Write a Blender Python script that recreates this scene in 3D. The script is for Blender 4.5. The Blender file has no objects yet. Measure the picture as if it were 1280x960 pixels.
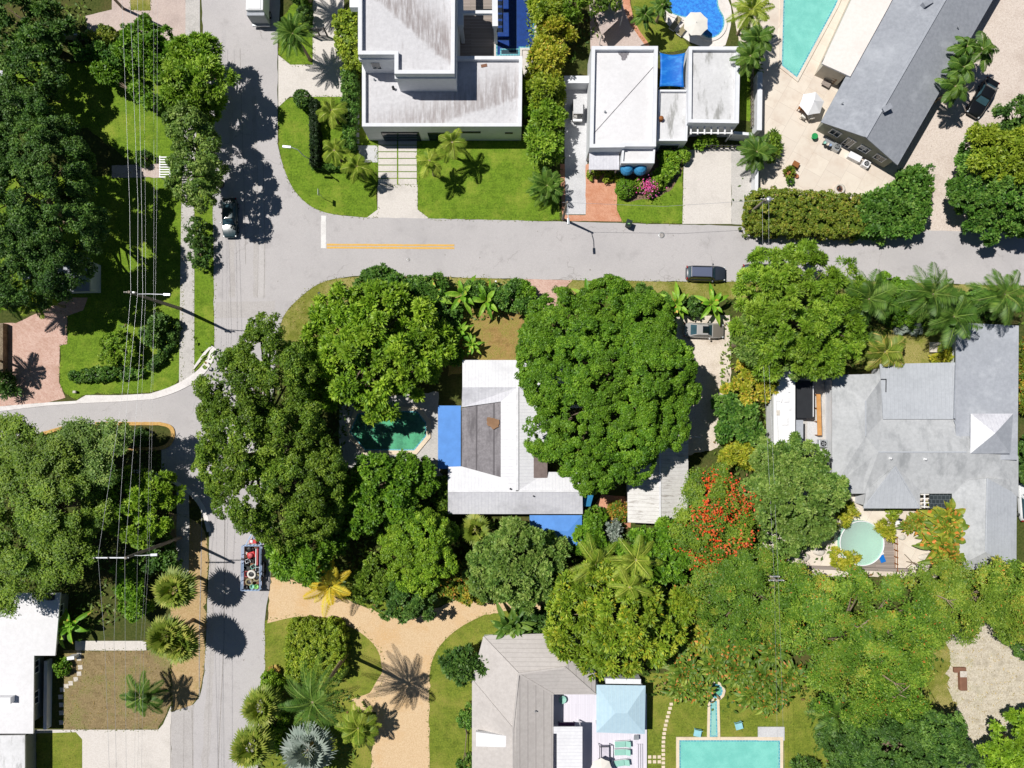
import bpy, bmesh, math, random
import numpy as np
from mathutils import Vector, Matrix
R = math.radians
S = bpy.context.scene
COL = S.collection
random.seed(7)
# ------------------------------------------------------------------ camera
H, F = 84.0, 887.0
TILT = math.atan(40.0 / F)
cam_d = bpy.data.cameras.new("camera"); cam = bpy.data.objects.new("camera", cam_d); COL.objects.link(cam)
cam.location = (0, 0, H); cam.rotation_euler = (TILT, 0, 0)
cam_d.sensor_width = 36; cam_d.lens = 36 * F / 1280; cam_d.clip_end = 2000
S.camera = cam
CT, ST = math.cos(TILT), math.sin(TILT)

def P(px, py, z=0.0):
    """where the view through this point of the photograph meets the height z"""
    dx, dy, dz = (px - 640) / F, -(py - 480) / F, -1.0
    wy, wz = dy * CT - dz * ST, dy * ST + dz * CT
    t = (z - H) / wz
    return Vector((dx * t, wy * t, z))

M_PX = H / F      # metres per picture point on the ground
# ------------------------------------------------------------------ light
SUN_EL, SHADOW_DEG = 60.0, -25.0
sd = bpy.data.lights.new("sun", "SUN"); sun = bpy.data.objects.new("sun", sd); COL.objects.link(sun)
sd.energy = 5.0; sd.angle = R(0.5); sd.color = (1.0, 0.965, 0.91)
a = R(SHADOW_DEG)
travel = Vector((math.cos(a) * math.cos(R(SUN_EL)), math.sin(a) * math.cos(R(SUN_EL)), -math.sin(R(SUN_EL))))
sun.rotation_euler = travel.to_track_quat('-Z', 'Y').to_euler()
sun.location = (0, 0, 60)
W = bpy.data.worlds.new("World"); S.world = W; W.use_nodes = True
nt = W.node_tree; nt.nodes.clear()
sky = nt.nodes.new("ShaderNodeTexSky"); sky.sky_type = 'NISHITA'; sky.sun_disc = False
sky.sun_elevation = R(SUN_EL)
sky.sun_rotation = math.atan2(-travel.x, -travel.y)
sky.air_density = 0.7; sky.dust_density = 0.1; sky.ozone_density = 1.5
bg = nt.nodes.new("ShaderNodeBackground"); bg.inputs[1].default_value = 0.05
out = nt.nodes.new("ShaderNodeOutputWorld")
nt.links.new(sky.outputs[0], bg.inputs[0]); nt.links.new(bg.outputs[0], out.inputs[0])
S.view_settings.view_transform = 'Standard'; S.view_settings.look = 'None'
S.view_settings.exposure = -0.15; S.view_settings.gamma = 1; S.view_settings.use_curve_mapping = False
S.render.engine = 'CYCLES'
S.cycles.max_bounces = 6; S.cycles.diffuse_bounces = 2; S.cycles.transparent_max_bounces = 12
S.cycles.caustics_reflective = False; S.cycles.caustics_refractive = False

# ------------------------------------------------------------------ materials
def srgb(r, g, b):
    def l(c):
        c /= 255.0
        return c / 12.92 if c <= 0.04045 else ((c + 0.055) / 1.055) ** 2.4
    return (l(r), l(g), l(b), 1)

class N:
    def __init__(s, name):
        s.m = bpy.data.materials.new(name); s.m.use_nodes = True
        s.t = s.m.node_tree; s.t.nodes.clear()
        s.out = s.add("ShaderNodeOutputMaterial")
        s.geo = None
    def add(s, k, **kw):
        n = s.t.nodes.new(k)
        for a_, v in kw.items(): setattr(n, a_, v)
        return n
    def link(s, a_, b_): s.t.links.new(a_, b_)
    def pos(s):
        if s.geo is None: s.geo = s.add("ShaderNodeNewGeometry")
        return s.geo.outputs["Position"]
    def noise(s, scale, detail=4, rough=0.6, stretch=None, rot=0):
        n = s.add("ShaderNodeTexNoise"); n.inputs["Scale"].default_value = scale
        n.inputs["Detail"].default_value = detail; n.inputs["Roughness"].default_value = rough
        src = s.pos()
        if stretch or rot:
            mp = s.add("ShaderNodeMapping"); mp.inputs["Scale"].default_value = stretch or (1, 1, 1)
            mp.inputs["Rotation"].default_value = (0, 0, rot)
            s.link(src, mp.inputs["Vector"]); src = mp.outputs[0]
        s.link(src, n.inputs["Vector"])
        return n.outputs["Fac"]
    def ramp(s, fac, lo, hi):
        r = s.add("ShaderNodeMapRange"); r.clamp = True; r.interpolation_type = 'SMOOTHSTEP'
        r.inputs["From Min"].default_value = lo; r.inputs["From Max"].default_value = hi
        s.link(fac, r.inputs["Value"]); return r.outputs[0]
    def mix(s, fac, c1, c2, mode='MIX'):
        m = s.add("ShaderNodeMix", data_type='RGBA', blend_type=mode)
        if isinstance(fac, (int, float)): m.inputs[0].default_value = fac
        else: s.link(fac, m.inputs[0])
        for i, c in ((6, c1), (7, c2)):
            if isinstance(c, tuple): m.inputs[i].default_value = c
            else: s.link(c, m.inputs[i])
        return m.outputs[2]
    def mul(s, x, k):
        m = s.add("ShaderNodeMath", operation='MULTIPLY'); s.link(x, m.inputs[0])
        if isinstance(k, (int, float)): m.inputs[1].default_value = k
        else: s.link(k, m.inputs[1])
        return m.outputs[0]
    def finish(s, col, rough=0.9, spec=0.2, metal=0.0, bump=None, bump_s=0.3, bump_d=0.05):
        p = s.add("ShaderNodeBsdfPrincipled")
        if isinstance(col, tuple): p.inputs["Base Color"].default_value = col
        else: s.link(col, p.inputs["Base Color"])
        p.inputs["Roughness"].default_value = rough; p.inputs["Specular IOR Level"].default_value = spec
        p.inputs["Metallic"].default_value = metal
        if bump is not None:
            b = s.add("ShaderNodeBump"); b.inputs["Strength"].default_value = bump_s; b.inputs["Distance"].default_value = bump_d
            s.link(bump, b.inputs["Height"]); s.link(b.outputs[0], p.inputs["Normal"])
        s.link(p.outputs[0], s.out.inputs["Surface"])
        return s.m

def m_ground(name, c1, c2, c3=None, s1=6.0, s2=0.25, lo=0.35, hi=0.65, lo3=0.45, hi3=0.7, rough=0.95, bump_s=0.4, fleck=None, bump_d=0.05):
    """two colours in a fine grain, a third in broad patches, a sprinkle of flecks"""
    n = N(name); g = n.noise(s1, 6, 0.7)
    c = n.mix(n.ramp(g, lo, hi), c1, c2)
    if c3: c = n.mix(n.ramp(n.noise(s2, 5, 0.65), lo3, hi3), c, n.mix(n.ramp(n.noise(s1 * 1.7, 4, 0.7), .3, .7), c3, c))
    if fleck: c = n.mix(n.ramp(n.noise(s1 * 2.3, 2, 0.5), 0.62, 0.7), c, fleck)
    return n.finish(c, rough, 0.15, bump=g, bump_s=bump_s, bump_d=bump_d)

def m_plain(name, c, rough=0.6, spec=0.4, metal=0.0, var=0.12, scale=1.5):
    n = N(name); d = tuple(x * (1 - var) for x in c[:3]) + (1,)
    u = tuple(min(1, x * (1 + var * .6)) for x in c[:3]) + (1,)
    return n.finish(n.mix(n.ramp(n.noise(scale, 5, 0.65), .3, .7), d, u), rough, spec, metal)

MAT = {}
def grass(name, c1, c2, c3, s2=0.2, fleck=None, lo3=.5, hi3=.75):
    n = N(name); g = n.noise(5, 8, 0.75); g2 = n.noise(1.1, 5, .7)
    c = n.mix(n.ramp(g, .38, .62), c1, c2)
    c = n.mix(n.mul(n.ramp(g2, .4, .7), .55), c, tuple(x * .62 for x in c1[:3]) + (1,))
    mow = n.noise(.9, 3, .6, stretch=(.25, 3, 1))
    c = n.mix(n.mul(n.ramp(mow, .45, .65), .28), c, c2)
    c = n.mix(n.mul(n.ramp(n.noise(s2, 6, .7), lo3, hi3), .85), c, n.mix(n.ramp(n.noise(9, 4, .7), .35, .65), c3, c2))
    if fleck: c = n.mix(n.ramp(n.noise(8, 3, .6), .63, .7), c, fleck)
    else: c = n.mix(n.mul(n.ramp(n.noise(3.2, 3, .6), .60, .68), .55), c, tuple(x * .5 for x in c1[:3]) + (1,))
    return n.finish(c, .95, .1, bump=g, bump_s=.8, bump_d=.15)
MAT['lawn'] = grass('lawn_grass', srgb(100, 118, 42), srgb(138, 150, 56), srgb(168, 152, 84), lo3=.42, hi3=.68)
MAT['lawn_lush'] = grass('lush_lawn_grass', srgb(92, 122, 36), srgb(128, 158, 48), srgb(160, 162, 72), s2=.3, lo3=.46, hi3=.7)
MAT['lawn_dry'] = grass('dry_lawn_grass', srgb(112, 122, 44), srgb(140, 142, 66), srgb(186, 168, 116), s2=.22, lo3=.4, hi3=.6)
MAT['yard'] = grass('bare_yard_grass', srgb(136, 118, 84), srgb(166, 146, 110), srgb(108, 122, 48), s2=.3, lo3=.46, hi3=.62, fleck=srgb(92, 100, 48))
MAT['court'] = grass('courtyard_grass', srgb(152, 126, 74), srgb(180, 148, 98), srgb(120, 138, 44), s2=.35, lo3=.42, hi3=.58, fleck=srgb(168, 112, 64))
MAT['straw'] = grass('straw_clearing', srgb(194, 182, 160), srgb(224, 215, 198), srgb(138, 146, 66), s2=.13, lo3=.5, hi3=.66, fleck=srgb(150, 138, 104))
MAT['ground'] = m_ground('earth_ground', srgb(60, 72, 30), srgb(86, 92, 46), srgb(104, 88, 58), 4, .3)
MAT['bed'] = m_ground('mulch_bed', srgb(112, 92, 74), srgb(150, 128, 110), srgb(92, 72, 58), 9, .6)
MAT['verge_dirt'] = m_ground('verge_dirt', srgb(172, 144, 102), srgb(194, 168, 128), srgb(136, 128, 74), 5, .35)

def m_road():
    n = N('worn_asphalt'); g = n.noise(9, 8, .75)
    c = n.mix(n.ramp(g, .3, .7), srgb(180, 176, 176), srgb(196, 192, 192))
    c = n.mix(n.mul(n.ramp(n.noise(.12, 5, .6), .42, .7), .5), c, srgb(170, 167, 168))
    c = n.mix(n.mul(n.ramp(n.noise(.5, 6, .7), .52, .72), .5), c, srgb(160, 156, 156))
    v = n.add("ShaderNodeTexVoronoi", feature='DISTANCE_TO_EDGE'); v.inputs["Scale"].default_value = .16
    w = n.add("ShaderNodeVectorMath", operation='ADD'); nz = n.add("ShaderNodeTexNoise"); nz.inputs["Scale"].default_value = 1.2
    n.link(n.pos(), nz.inputs["Vector"]); n.link(n.pos(), w.inputs[0]); n.link(nz.outputs["Color"], w.inputs[1])
    n.link(w.outputs[0], v.inputs["Vector"])
    crack = n.add("ShaderNodeMath", operation='LESS_THAN'); crack.inputs[1].default_value = .006
    n.link(v.outputs["Distance"], crack.inputs[0])
    c = n.mix(n.mul(n.mul(crack.outputs[0], n.ramp(n.noise(.2, 3, .5), .5, .6)), .3), c, srgb(120, 114, 110))
    c = n.mix(n.ramp(n.noise(2.2, 2, .5), .74, .78), c, srgb(140, 132, 126))
    return n.finish(c, .92, .2, bump=g, bump_s=.25, bump_d=.02)
MAT['road'] = m_road()
MAT['road_patch'] = m_ground('asphalt_patch', srgb(176, 171, 169), srgb(192, 188, 186), srgb(166, 161, 159), 8, .4)
MAT['road_pale'] = m_ground('pale_asphalt_strip', srgb(186, 182, 181), srgb(200, 196, 195), srgb(172, 168, 166), 8, .5)
MAT['seam'] = m_ground('tar_seam', srgb(150, 145, 142), srgb(178, 173, 170), None, 3)
MAT['concrete'] = m_ground('driveway_concrete', srgb(208, 201, 194), srgb(222, 216, 210), srgb(190, 184, 178), 7, .3)
MAT['concrete_cool'] = m_ground('cool_concrete', srgb(198, 198, 200), srgb(214, 214, 216), srgb(176, 176, 180), 6, .35)
MAT['sidewalk'] = m_ground('sidewalk_concrete', srgb(186, 182, 178), srgb(204, 200, 196), srgb(164, 162, 158), 6, .5)
MAT['gutter'] = m_ground('gutter_concrete', srgb(222, 216, 214), srgb(236, 232, 230), srgb(196, 190, 188), 6, .6)
MAT['sand'] = m_ground('sandy_drive', srgb(212, 200, 184), srgb(228, 216, 204), srgb(178, 162, 144), 6, .35, fleck=srgb(172, 160, 146))
MAT['pinkdrive'] = m_ground('pinkish_drive', srgb(190, 172, 164), srgb(206, 190, 182), srgb(172, 156, 150), 6, .3)
MAT['tan'] = m_ground('tan_gravel_drive', srgb(206, 176, 138), srgb(222, 196, 160), srgb(210, 170, 118), 7, .22, fleck=srgb(186, 156, 120))
MAT['gravel'] = m_ground('pale_gravel', srgb(204, 190, 178), srgb(222, 210, 200), srgb(182, 166, 154), 5, .25, fleck=srgb(168, 152, 142), bump_s=.7)
MAT['patio'] = None

def m_pave(name, c1, c2, mortar, scale, rot=0, bw=.5, bh=.25, mort=.02, dirt=None):
    n = N(name); b = n.add("ShaderNodeTexBrick"); b.inputs["Scale"].default_value = scale
    b.inputs["Color1"].default_value = c1; b.inputs["Color2"].default_value = c2; b.inputs["Mortar"].default_value = mortar
    b.inputs["Mortar Size"].default_value = mort; b.inputs["Brick Width"].default_value = bw; b.inputs["Row Height"].default_value = bh
    mp = n.add("ShaderNodeMapping"); mp.inputs["Rotation"].default_value = (0, 0, rot); n.link(n.pos(), mp.inputs[0]); n.link(mp.outputs[0], b.inputs["Vector"])
    c = b.outputs["Color"]
    if dirt: c = n.mix(n.mul(n.ramp(n.noise(.4, 6, .7), .42, .7), .6), c, dirt)
    return n.finish(c, .9, .2, bump=b.outputs["Fac"], bump_s=-.2, bump_d=.01)
MAT['brick'] = m_pave('red_brick_paving', srgb(212, 156, 126), srgb(194, 132, 102), srgb(222, 180, 156), 2.2, .785, dirt=srgb(188, 122, 88))
MAT['pinkbrick'] = m_pave('pink_brick_paving', srgb(210, 178, 164), srgb(190, 150, 136), srgb(218, 194, 180), 2.2, .4, dirt=srgb(178, 140, 122))
MAT['patio'] = m_pave('beige_patio_stone', srgb(226, 216, 202), srgb(218, 207, 194), srgb(204, 193, 180), .45, R(-60), 1, 1, .012, dirt=srgb(202, 184, 168))
MAT['deckwhite'] = m_pave('white_deck_boards', srgb(226, 222, 232), srgb(218, 214, 224), srgb(196, 192, 204), 1.2, R(90), 8, .25, .01)
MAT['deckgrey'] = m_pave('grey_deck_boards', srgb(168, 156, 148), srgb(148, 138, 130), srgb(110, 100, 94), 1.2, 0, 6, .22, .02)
MAT['plankwood'] = m_pave('brown_planks', srgb(164, 110, 60), srgb(140, 90, 48), srgb(96, 60, 32), 1.6, R(30), 4, .2, .03)

def m_roof(name, c1, c2, stain, s2=.25, lo=.5, hi=.75, amt=.8, seam=None, seam_rot=0, seam_scale=1.6, streak=None, rough=.7):
    """roof sheet: soft mottling, weather stains and (optionally) standing seams across the slope"""
    n = N(name); c = n.mix(n.ramp(n.noise(2.5, 6, .7), .3, .7), c1, c2)
    st = n.noise(s2, 7, .7, stretch=streak) if streak else n.noise(s2, 7, .7)
    c = n.mix(n.mul(n.ramp(st, lo, hi), amt), c, stain)
    c = n.mix(n.mul(n.ramp(n.noise(.08, 4, .6), .4, .7), .25), c, stain)
    bump = None
    if seam:
        w = n.add("ShaderNodeTexWave", wave_type='BANDS', bands_direction='X', wave_profile='SAW')
        w.inputs["Scale"].default_value = seam_scale / 3.1416 * 0.5 * 2; w.inputs["Distortion"].default_value = 0
        mp = n.add("ShaderNodeMapping"); mp.inputs["Rotation"].default_value = (0, 0, seam_rot)
        n.link(n.pos(), mp.inputs[0]); n.link(mp.outputs[0], w.inputs["Vector"])
        f = n.ramp(w.outputs["Fac"], .86, .98)
        c = n.mix(f, c, seam); bump = f
    return n.finish(c, rough, .3, bump=bump, bump_s=.5, bump_d=.03)
MAT['roof_modern'] = m_roof('stained_flat_roof', srgb(206, 204, 210), srgb(222, 220, 226), srgb(142, 124, 126), .3, .5, .74, .85, streak=(1, 2.6, 1))
MAT['roof_modern_up'] = m_roof('stained_upper_roof', srgb(202, 200, 206), srgb(216, 214, 220), srgb(130, 112, 112), .22, .5, .7, .9, streak=(3, .8, 1))
def m_streak(name, c1, c2, stain, nx, ny, off, soft, rot, amt=.85):
    """flat roof with run-off stains: dirt gathers on one side of a drainage line, drawn out into streaks"""
    n = N(name); c = n.mix(n.ramp(n.noise(2.5, 6, .7), .3, .7), c1, c2)
    st = n.noise(1.0, 8, .72, stretch=(3.2, .35, 1), rot=rot); bl = n.noise(.35, 5, .65)
    d = n.add("ShaderNodeVectorMath", operation='DOT_PRODUCT'); d.inputs[1].default_value = (nx, ny, 0); n.link(n.pos(), d.inputs[0])
    w = n.add("ShaderNodeMath", operation='MULTIPLY_ADD'); n.link(bl, w.inputs[0]); w.inputs[1].default_value = 2.0; n.link(d.outputs["Value"], w.inputs[2])
    edge = n.ramp(w.outputs[0], off + 1.0 - .25, off + 1.0 + .35); fade = n.ramp(w.outputs[0], off + 1.0 + soft, off + 1.0 + soft * .25)
    side = n.mul(edge, fade)
    c = n.mix(n.mul(n.mul(n.ramp(st, .3, .62), side), amt), c, stain)
    c = n.mix(n.mul(n.mul(n.ramp(st, .5, .7), n.ramp(bl, .45, .6)), .3), c, stain)
    return n.finish(c, .75, .25)
MAT['roof_white'] = m_roof('white_membrane_roof', srgb(222, 221, 223), srgb(232, 231, 233), srgb(196, 194, 193), .3, .55, .8, .6)
MAT['roof_white_worn'] = m_roof('worn_white_roof', srgb(214, 214, 216), srgb(228, 228, 230), srgb(136, 136, 132), .3, .5, .66, .8, streak=(2.6, .6, 1))
MAT['roof_grey'] = m_roof('grey_roof', srgb(158, 162, 170), srgb(172, 176, 184), srgb(196, 200, 206), .35, .48, .75, .7)
MAT['roof_slate'] = m_roof('blue_grey_roof', srgb(142, 146, 154), srgb(158, 162, 170), srgb(184, 188, 195), .25, .5, .75, .7)
MAT['roof_lgrey'] = m_roof('light_grey_roof', srgb(180, 182, 184), srgb(196, 198, 200), srgb(140, 143, 146), .35, .46, .72, .75, streak=(1.6, .8, 1))
MAT['roof_lgrey2'] = m_roof('grey_seamed_roof', srgb(180, 184, 190), srgb(192, 196, 202), srgb(158, 162, 168), .3, .45, .75, .6, seam=srgb(168, 172, 178), seam_scale=2.2)
MAT['roof_metal'] = m_roof('white_metal_roof', srgb(224, 224, 228), srgb(235, 235, 238), srgb(196, 196, 202), .3, .5, .8, .5, seam=srgb(206, 206, 214), seam_scale=2.6)
MAT['roof_metal_y'] = m_roof('white_metal_roof_cross', srgb(224, 224, 228), srgb(235, 235, 238), srgb(198, 198, 204), .3, .5, .8, .5, seam=srgb(206, 206, 214), seam_scale=2.6, seam_rot=R(90))
MAT['roof_metal_s'] = m_roof('greyer_metal_roof', srgb(206, 206, 214), srgb(222, 222, 228), srgb(172, 172, 178), .35, .45, .7, .7, seam=srgb(190, 190, 198), seam_scale=2.6)  # greyer, more mottled copy of the white metal roof
MAT['roof_weather'] = m_roof('weathered_grey_roof', srgb(122, 118, 122), srgb(148, 144, 148), srgb(92, 88, 92), .5, .45, .7, .8, streak=(2.5, .5, 1), seam=srgb(84, 80, 84), seam_scale=.5)
MAT['roof_shed'] = m_roof('dirty_white_shed_roof', srgb(222, 220, 218), srgb(236, 235, 233), srgb(140, 132, 124), .8, .52, .7, .8, seam=srgb(186, 182, 176), seam_rot=R(90), seam_scale=2.2, streak=(.8, 3, 1))
MAT['roof_tile'] = m_roof('grey_tile_roof', srgb(188, 182, 178), srgb(202, 196, 192), srgb(172, 166, 162), .3, .45, .75, .6)
MAT['roof_tile_x'] = m_roof('ribbed_tile_roof', srgb(184, 178, 174), srgb(198, 192, 188), srgb(168, 162, 158), .3, .45, .75, .5, seam=srgb(150, 144, 142), seam_scale=1.1)
MAT['roof_tile_y'] = m_roof('banded_tile_roof', srgb(188, 182, 178), srgb(200, 194, 190), srgb(172, 166, 162), .3, .45, .75, .5, seam=srgb(172, 166, 162), seam_rot=R(90), seam_scale=2.2)
MAT['roof_blue'] = m_roof('pale_blue_roof', srgb(180, 206, 220), srgb(190, 216, 228), srgb(168, 196, 212), .4, .5, .8, .5, seam=srgb(172, 204, 222), seam_scale=2.2)
MAT['roof_fascia'] = m_plain('white_ridge_metal', srgb(226, 226, 230), .6)
MAT['roof_brown'] = m_roof('dark_brown_roof', srgb(122, 108, 104), srgb(140, 126, 122), srgb(96, 84, 82), .5, .45, .7, .7)
MAT['roof_ext'] = m_roof('cream_flat_roof', srgb(232, 224, 218), srgb(240, 233, 228), srgb(214, 204, 196), .25, .5, .8, .5)
MAT['stucco'] = m_plain('white_stucco', srgb(226, 228, 232), .85, .15, var=.05)
MAT['stucco_grey'] = m_plain('grey_green_stucco', srgb(150, 152, 140), .9, .1, var=.1)
MAT['stucco_beige'] = m_plain('beige_stucco', srgb(206, 198, 184), .9, .1, var=.08)
MAT['white'] = m_plain('white_paint', srgb(236, 236, 238), .5, .4, var=.04)
MAT['offwhite'] = m_plain('off_white_canvas', srgb(228, 224, 216), .9, .1, var=.05)
MAT['line_white'] = m_ground('road_paint_white', srgb(226, 224, 222), srgb(236, 234, 232), srgb(204, 200, 198), 8, .6, fleck=srgb(188, 184, 184))
MAT['line_yellow'] = m_ground('road_paint_yellow', srgb(220, 172, 84), srgb(230, 186, 104), srgb(206, 170, 108), 8, .6, fleck=srgb(190, 180, 164))
MAT['kerb_yellow'] = m_ground('worn_yellow_kerb', srgb(192, 150, 88), srgb(214, 176, 112), srgb(160, 130, 92), 5, .6)
MAT['steel'] = m_plain('galvanised_steel', srgb(190, 194, 198), .45, .5, .6)
MAT['dark'] = m_plain('dark_metal', srgb(44, 46, 50), .5, .4)
MAT['black'] = m_plain('black_rubber', srgb(26, 26, 28), .8, .2)
MAT['wood'] = m_plain('weathered_pole_wood', srgb(150, 140, 128), .9, .1)
MAT['redwood'] = m_plain('brown_wood', srgb(150, 98, 58), .7, .2)
MAT['bark'] = m_ground('grey_bark', srgb(116, 102, 84), srgb(148, 134, 114), srgb(84, 72, 58), 6, .8)
MAT['palmbark'] = m_ground('palm_bark', srgb(150, 132, 108), srgb(176, 160, 136), srgb(110, 94, 76), 5, .8)
MAT['wire'] = m_plain('pale_cable', srgb(206, 208, 212), .4, .5, .5)
MAT['bluetarp'] = None
def m_cloth(name, c1, c2, fold=None, scale=.5):
    n = N(name); w = n.noise(scale, 5, .6, stretch=(1, 2.2, 1), rot=.8)
    c = n.mix(n.ramp(w, .45, .7), c1, c2)
    return n.finish(c, .55, .35, bump=w, bump_s=.5, bump_d=.15)
MAT['bluetarp'] = m_cloth('blue_shade_cloth', srgb(0, 104, 200), srgb(48, 140, 220), scale=.8)
MAT['bluecanopy'] = m_plain('cobalt_canopy', srgb(92, 148, 222), .6, .3, var=.1, scale=.9)
MAT['awning'] = m_plain('sky_blue_awning', srgb(60, 140, 190), .6, .3, var=.1, scale=5)
MAT['mint'] = m_plain('mint_cushion', srgb(150, 200, 186), .8, .2, var=.06)
MAT['teal'] = m_plain('pale_teal_cushion', srgb(150, 205, 215), .8, .2)
MAT['taupe'] = m_plain('taupe_cushion', srgb(152, 142, 112), .85, .1)
MAT['green'] = m_plain('green_plastic', srgb(40, 150, 84), .5, .4)
MAT['lime'] = m_plain('light_green_plastic', srgb(140, 196, 120), .5, .4)
MAT['bin'] = m_plain('dark_green_bin', srgb(28, 46, 40), .5, .4)
MAT['red'] = m_plain('red_plastic', srgb(208, 56, 58), .45, .4)
MAT['pinkred'] = m_plain('faded_red_panel', srgb(198, 92, 96), .5, .4)
MAT['bluegrey'] = m_plain('pale_blue_metal', srgb(150, 172, 204), .45, .5, .3)
MAT['terracotta'] = m_plain('terracotta', srgb(172, 112, 78), .8, .2)
MAT['stone'] = m_ground('pale_stone', srgb(200, 192, 180), srgb(222, 214, 204), srgb(170, 162, 150), 5, .8)
MAT['coping'] = m_ground('pool_coping', srgb(222, 204, 178), srgb(234, 218, 196), srgb(202, 184, 160), 6, .8)
MAT['coping_white'] = m_ground('white_pool_deck', srgb(224, 216, 210), srgb(234, 228, 224), srgb(206, 198, 192), 6, .5)
MAT['rust'] = m_plain('rusty_plate', srgb(132, 96, 78), .8, .2)
MAT['cage'] = m_pave('dark_mesh_panel', srgb(58, 66, 70), srgb(50, 58, 62), srgb(92, 100, 104), 2.2, 0, 1, 1, .06)
def m_glass(name, c, rough=.06):
    n = N(name)
    return n.finish(n.mix(n.ramp(n.noise(.7, 3, .5), .3, .7), c, tuple(x * 1.5 for x in c[:3]) + (1,)), rough, .8)
MAT['glass'] = m_glass('window_glass', srgb(34, 48, 58))
MAT['carglass'] = m_glass('car_glass', srgb(52, 78, 88))
MAT['carglass_dark'] = m_glass('dark_car_glass', srgb(18, 26, 30))
def m_paint(name, c):
    n = N(name); p = n.finish(c, .28, .55)
    b = [x for x in n.t.nodes if x.type == 'BSDF_PRINCIPLED'][0]
    b.inputs["Coat Weight"].default_value = .5; b.inputs["Coat Roughness"].default_value = .08
    return p
MAT['paint_navy'] = m_paint('dark_slate_car_paint', srgb(46, 52, 64))
MAT['paint_roof'] = m_paint('slate_roof_paint', srgb(96, 104, 128))
MAT['paint_black'] = m_paint('black_car_paint', srgb(20, 22, 24))
MAT['paint_silver'] = m_paint('silver_car_paint', srgb(170, 168, 166))
MAT['paint_hood'] = m_paint('worn_grey_bonnet', srgb(118, 112, 104))
MAT['paint_teal'] = m_paint('teal_car_paint', srgb(28, 58, 66))
MAT['paint_white'] = m_paint('white_car_paint', srgb(226, 228, 230))
MAT['lampglass'] = m_plain('headlamp_lens', srgb(206, 212, 216), .15, .6)
MAT['taillamp'] = m_plain('tail_lamp_lens', srgb(150, 22, 20), .2, .6)
MAT['rim'] = m_plain('alloy_rim', srgb(160, 162, 166), .35, .5, .7)

def m_water(name, tint, clear=.75, rip=2.2, caust=None):
    """clear pool water: tinted see-through surface with ripples and a soft sheen"""
    n = N(name); tr = n.add("ShaderNodeBsdfTransparent"); tr.inputs[0].default_value = tint
    df = n.add("ShaderNodeBsdfDiffuse"); df.inputs[0].default_value = tuple(x * .8 for x in tint[:3]) + (1,)
    mx = n.add("ShaderNodeMixShader"); mx.inputs[0].default_value = clear
    n.link(df.outputs[0], mx.inputs[1]); n.link(tr.outputs[0], mx.inputs[2])
    gl = n.add("ShaderNodeBsdfGlossy"); gl.inputs["Roughness"].default_value = .03
    bp = n.add("ShaderNodeBump"); bp.inputs["Strength"].default_value = .25; bp.inputs["Distance"].default_value = .06
    n.link(n.noise(rip, 4, .6), bp.inputs["Height"]); n.link(bp.outputs[0], gl.inputs["Normal"])
    fr = n.add("ShaderNodeFresnel"); fr.inputs[0].default_value = 1.33; n.link(bp.outputs[0], fr.inputs["Normal"])
    m2 = n.add("ShaderNodeMixShader"); n.link(fr.outputs[0], m2.inputs[0]); n.link(mx.outputs[0], m2.inputs[1]); n.link(gl.outputs[0], m2.inputs[2])
    n.link(m2.outputs[0], n.out.inputs["Surface"]); return n.m
def m_basin(name, c1, c2, scale=1.6, lo=.35, hi=.65):
    n = N(name); c = n.mix(n.ramp(n.noise(scale, 5, .7), lo, hi), c1, c2)
    return n.finish(c, .6, .3)

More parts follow.
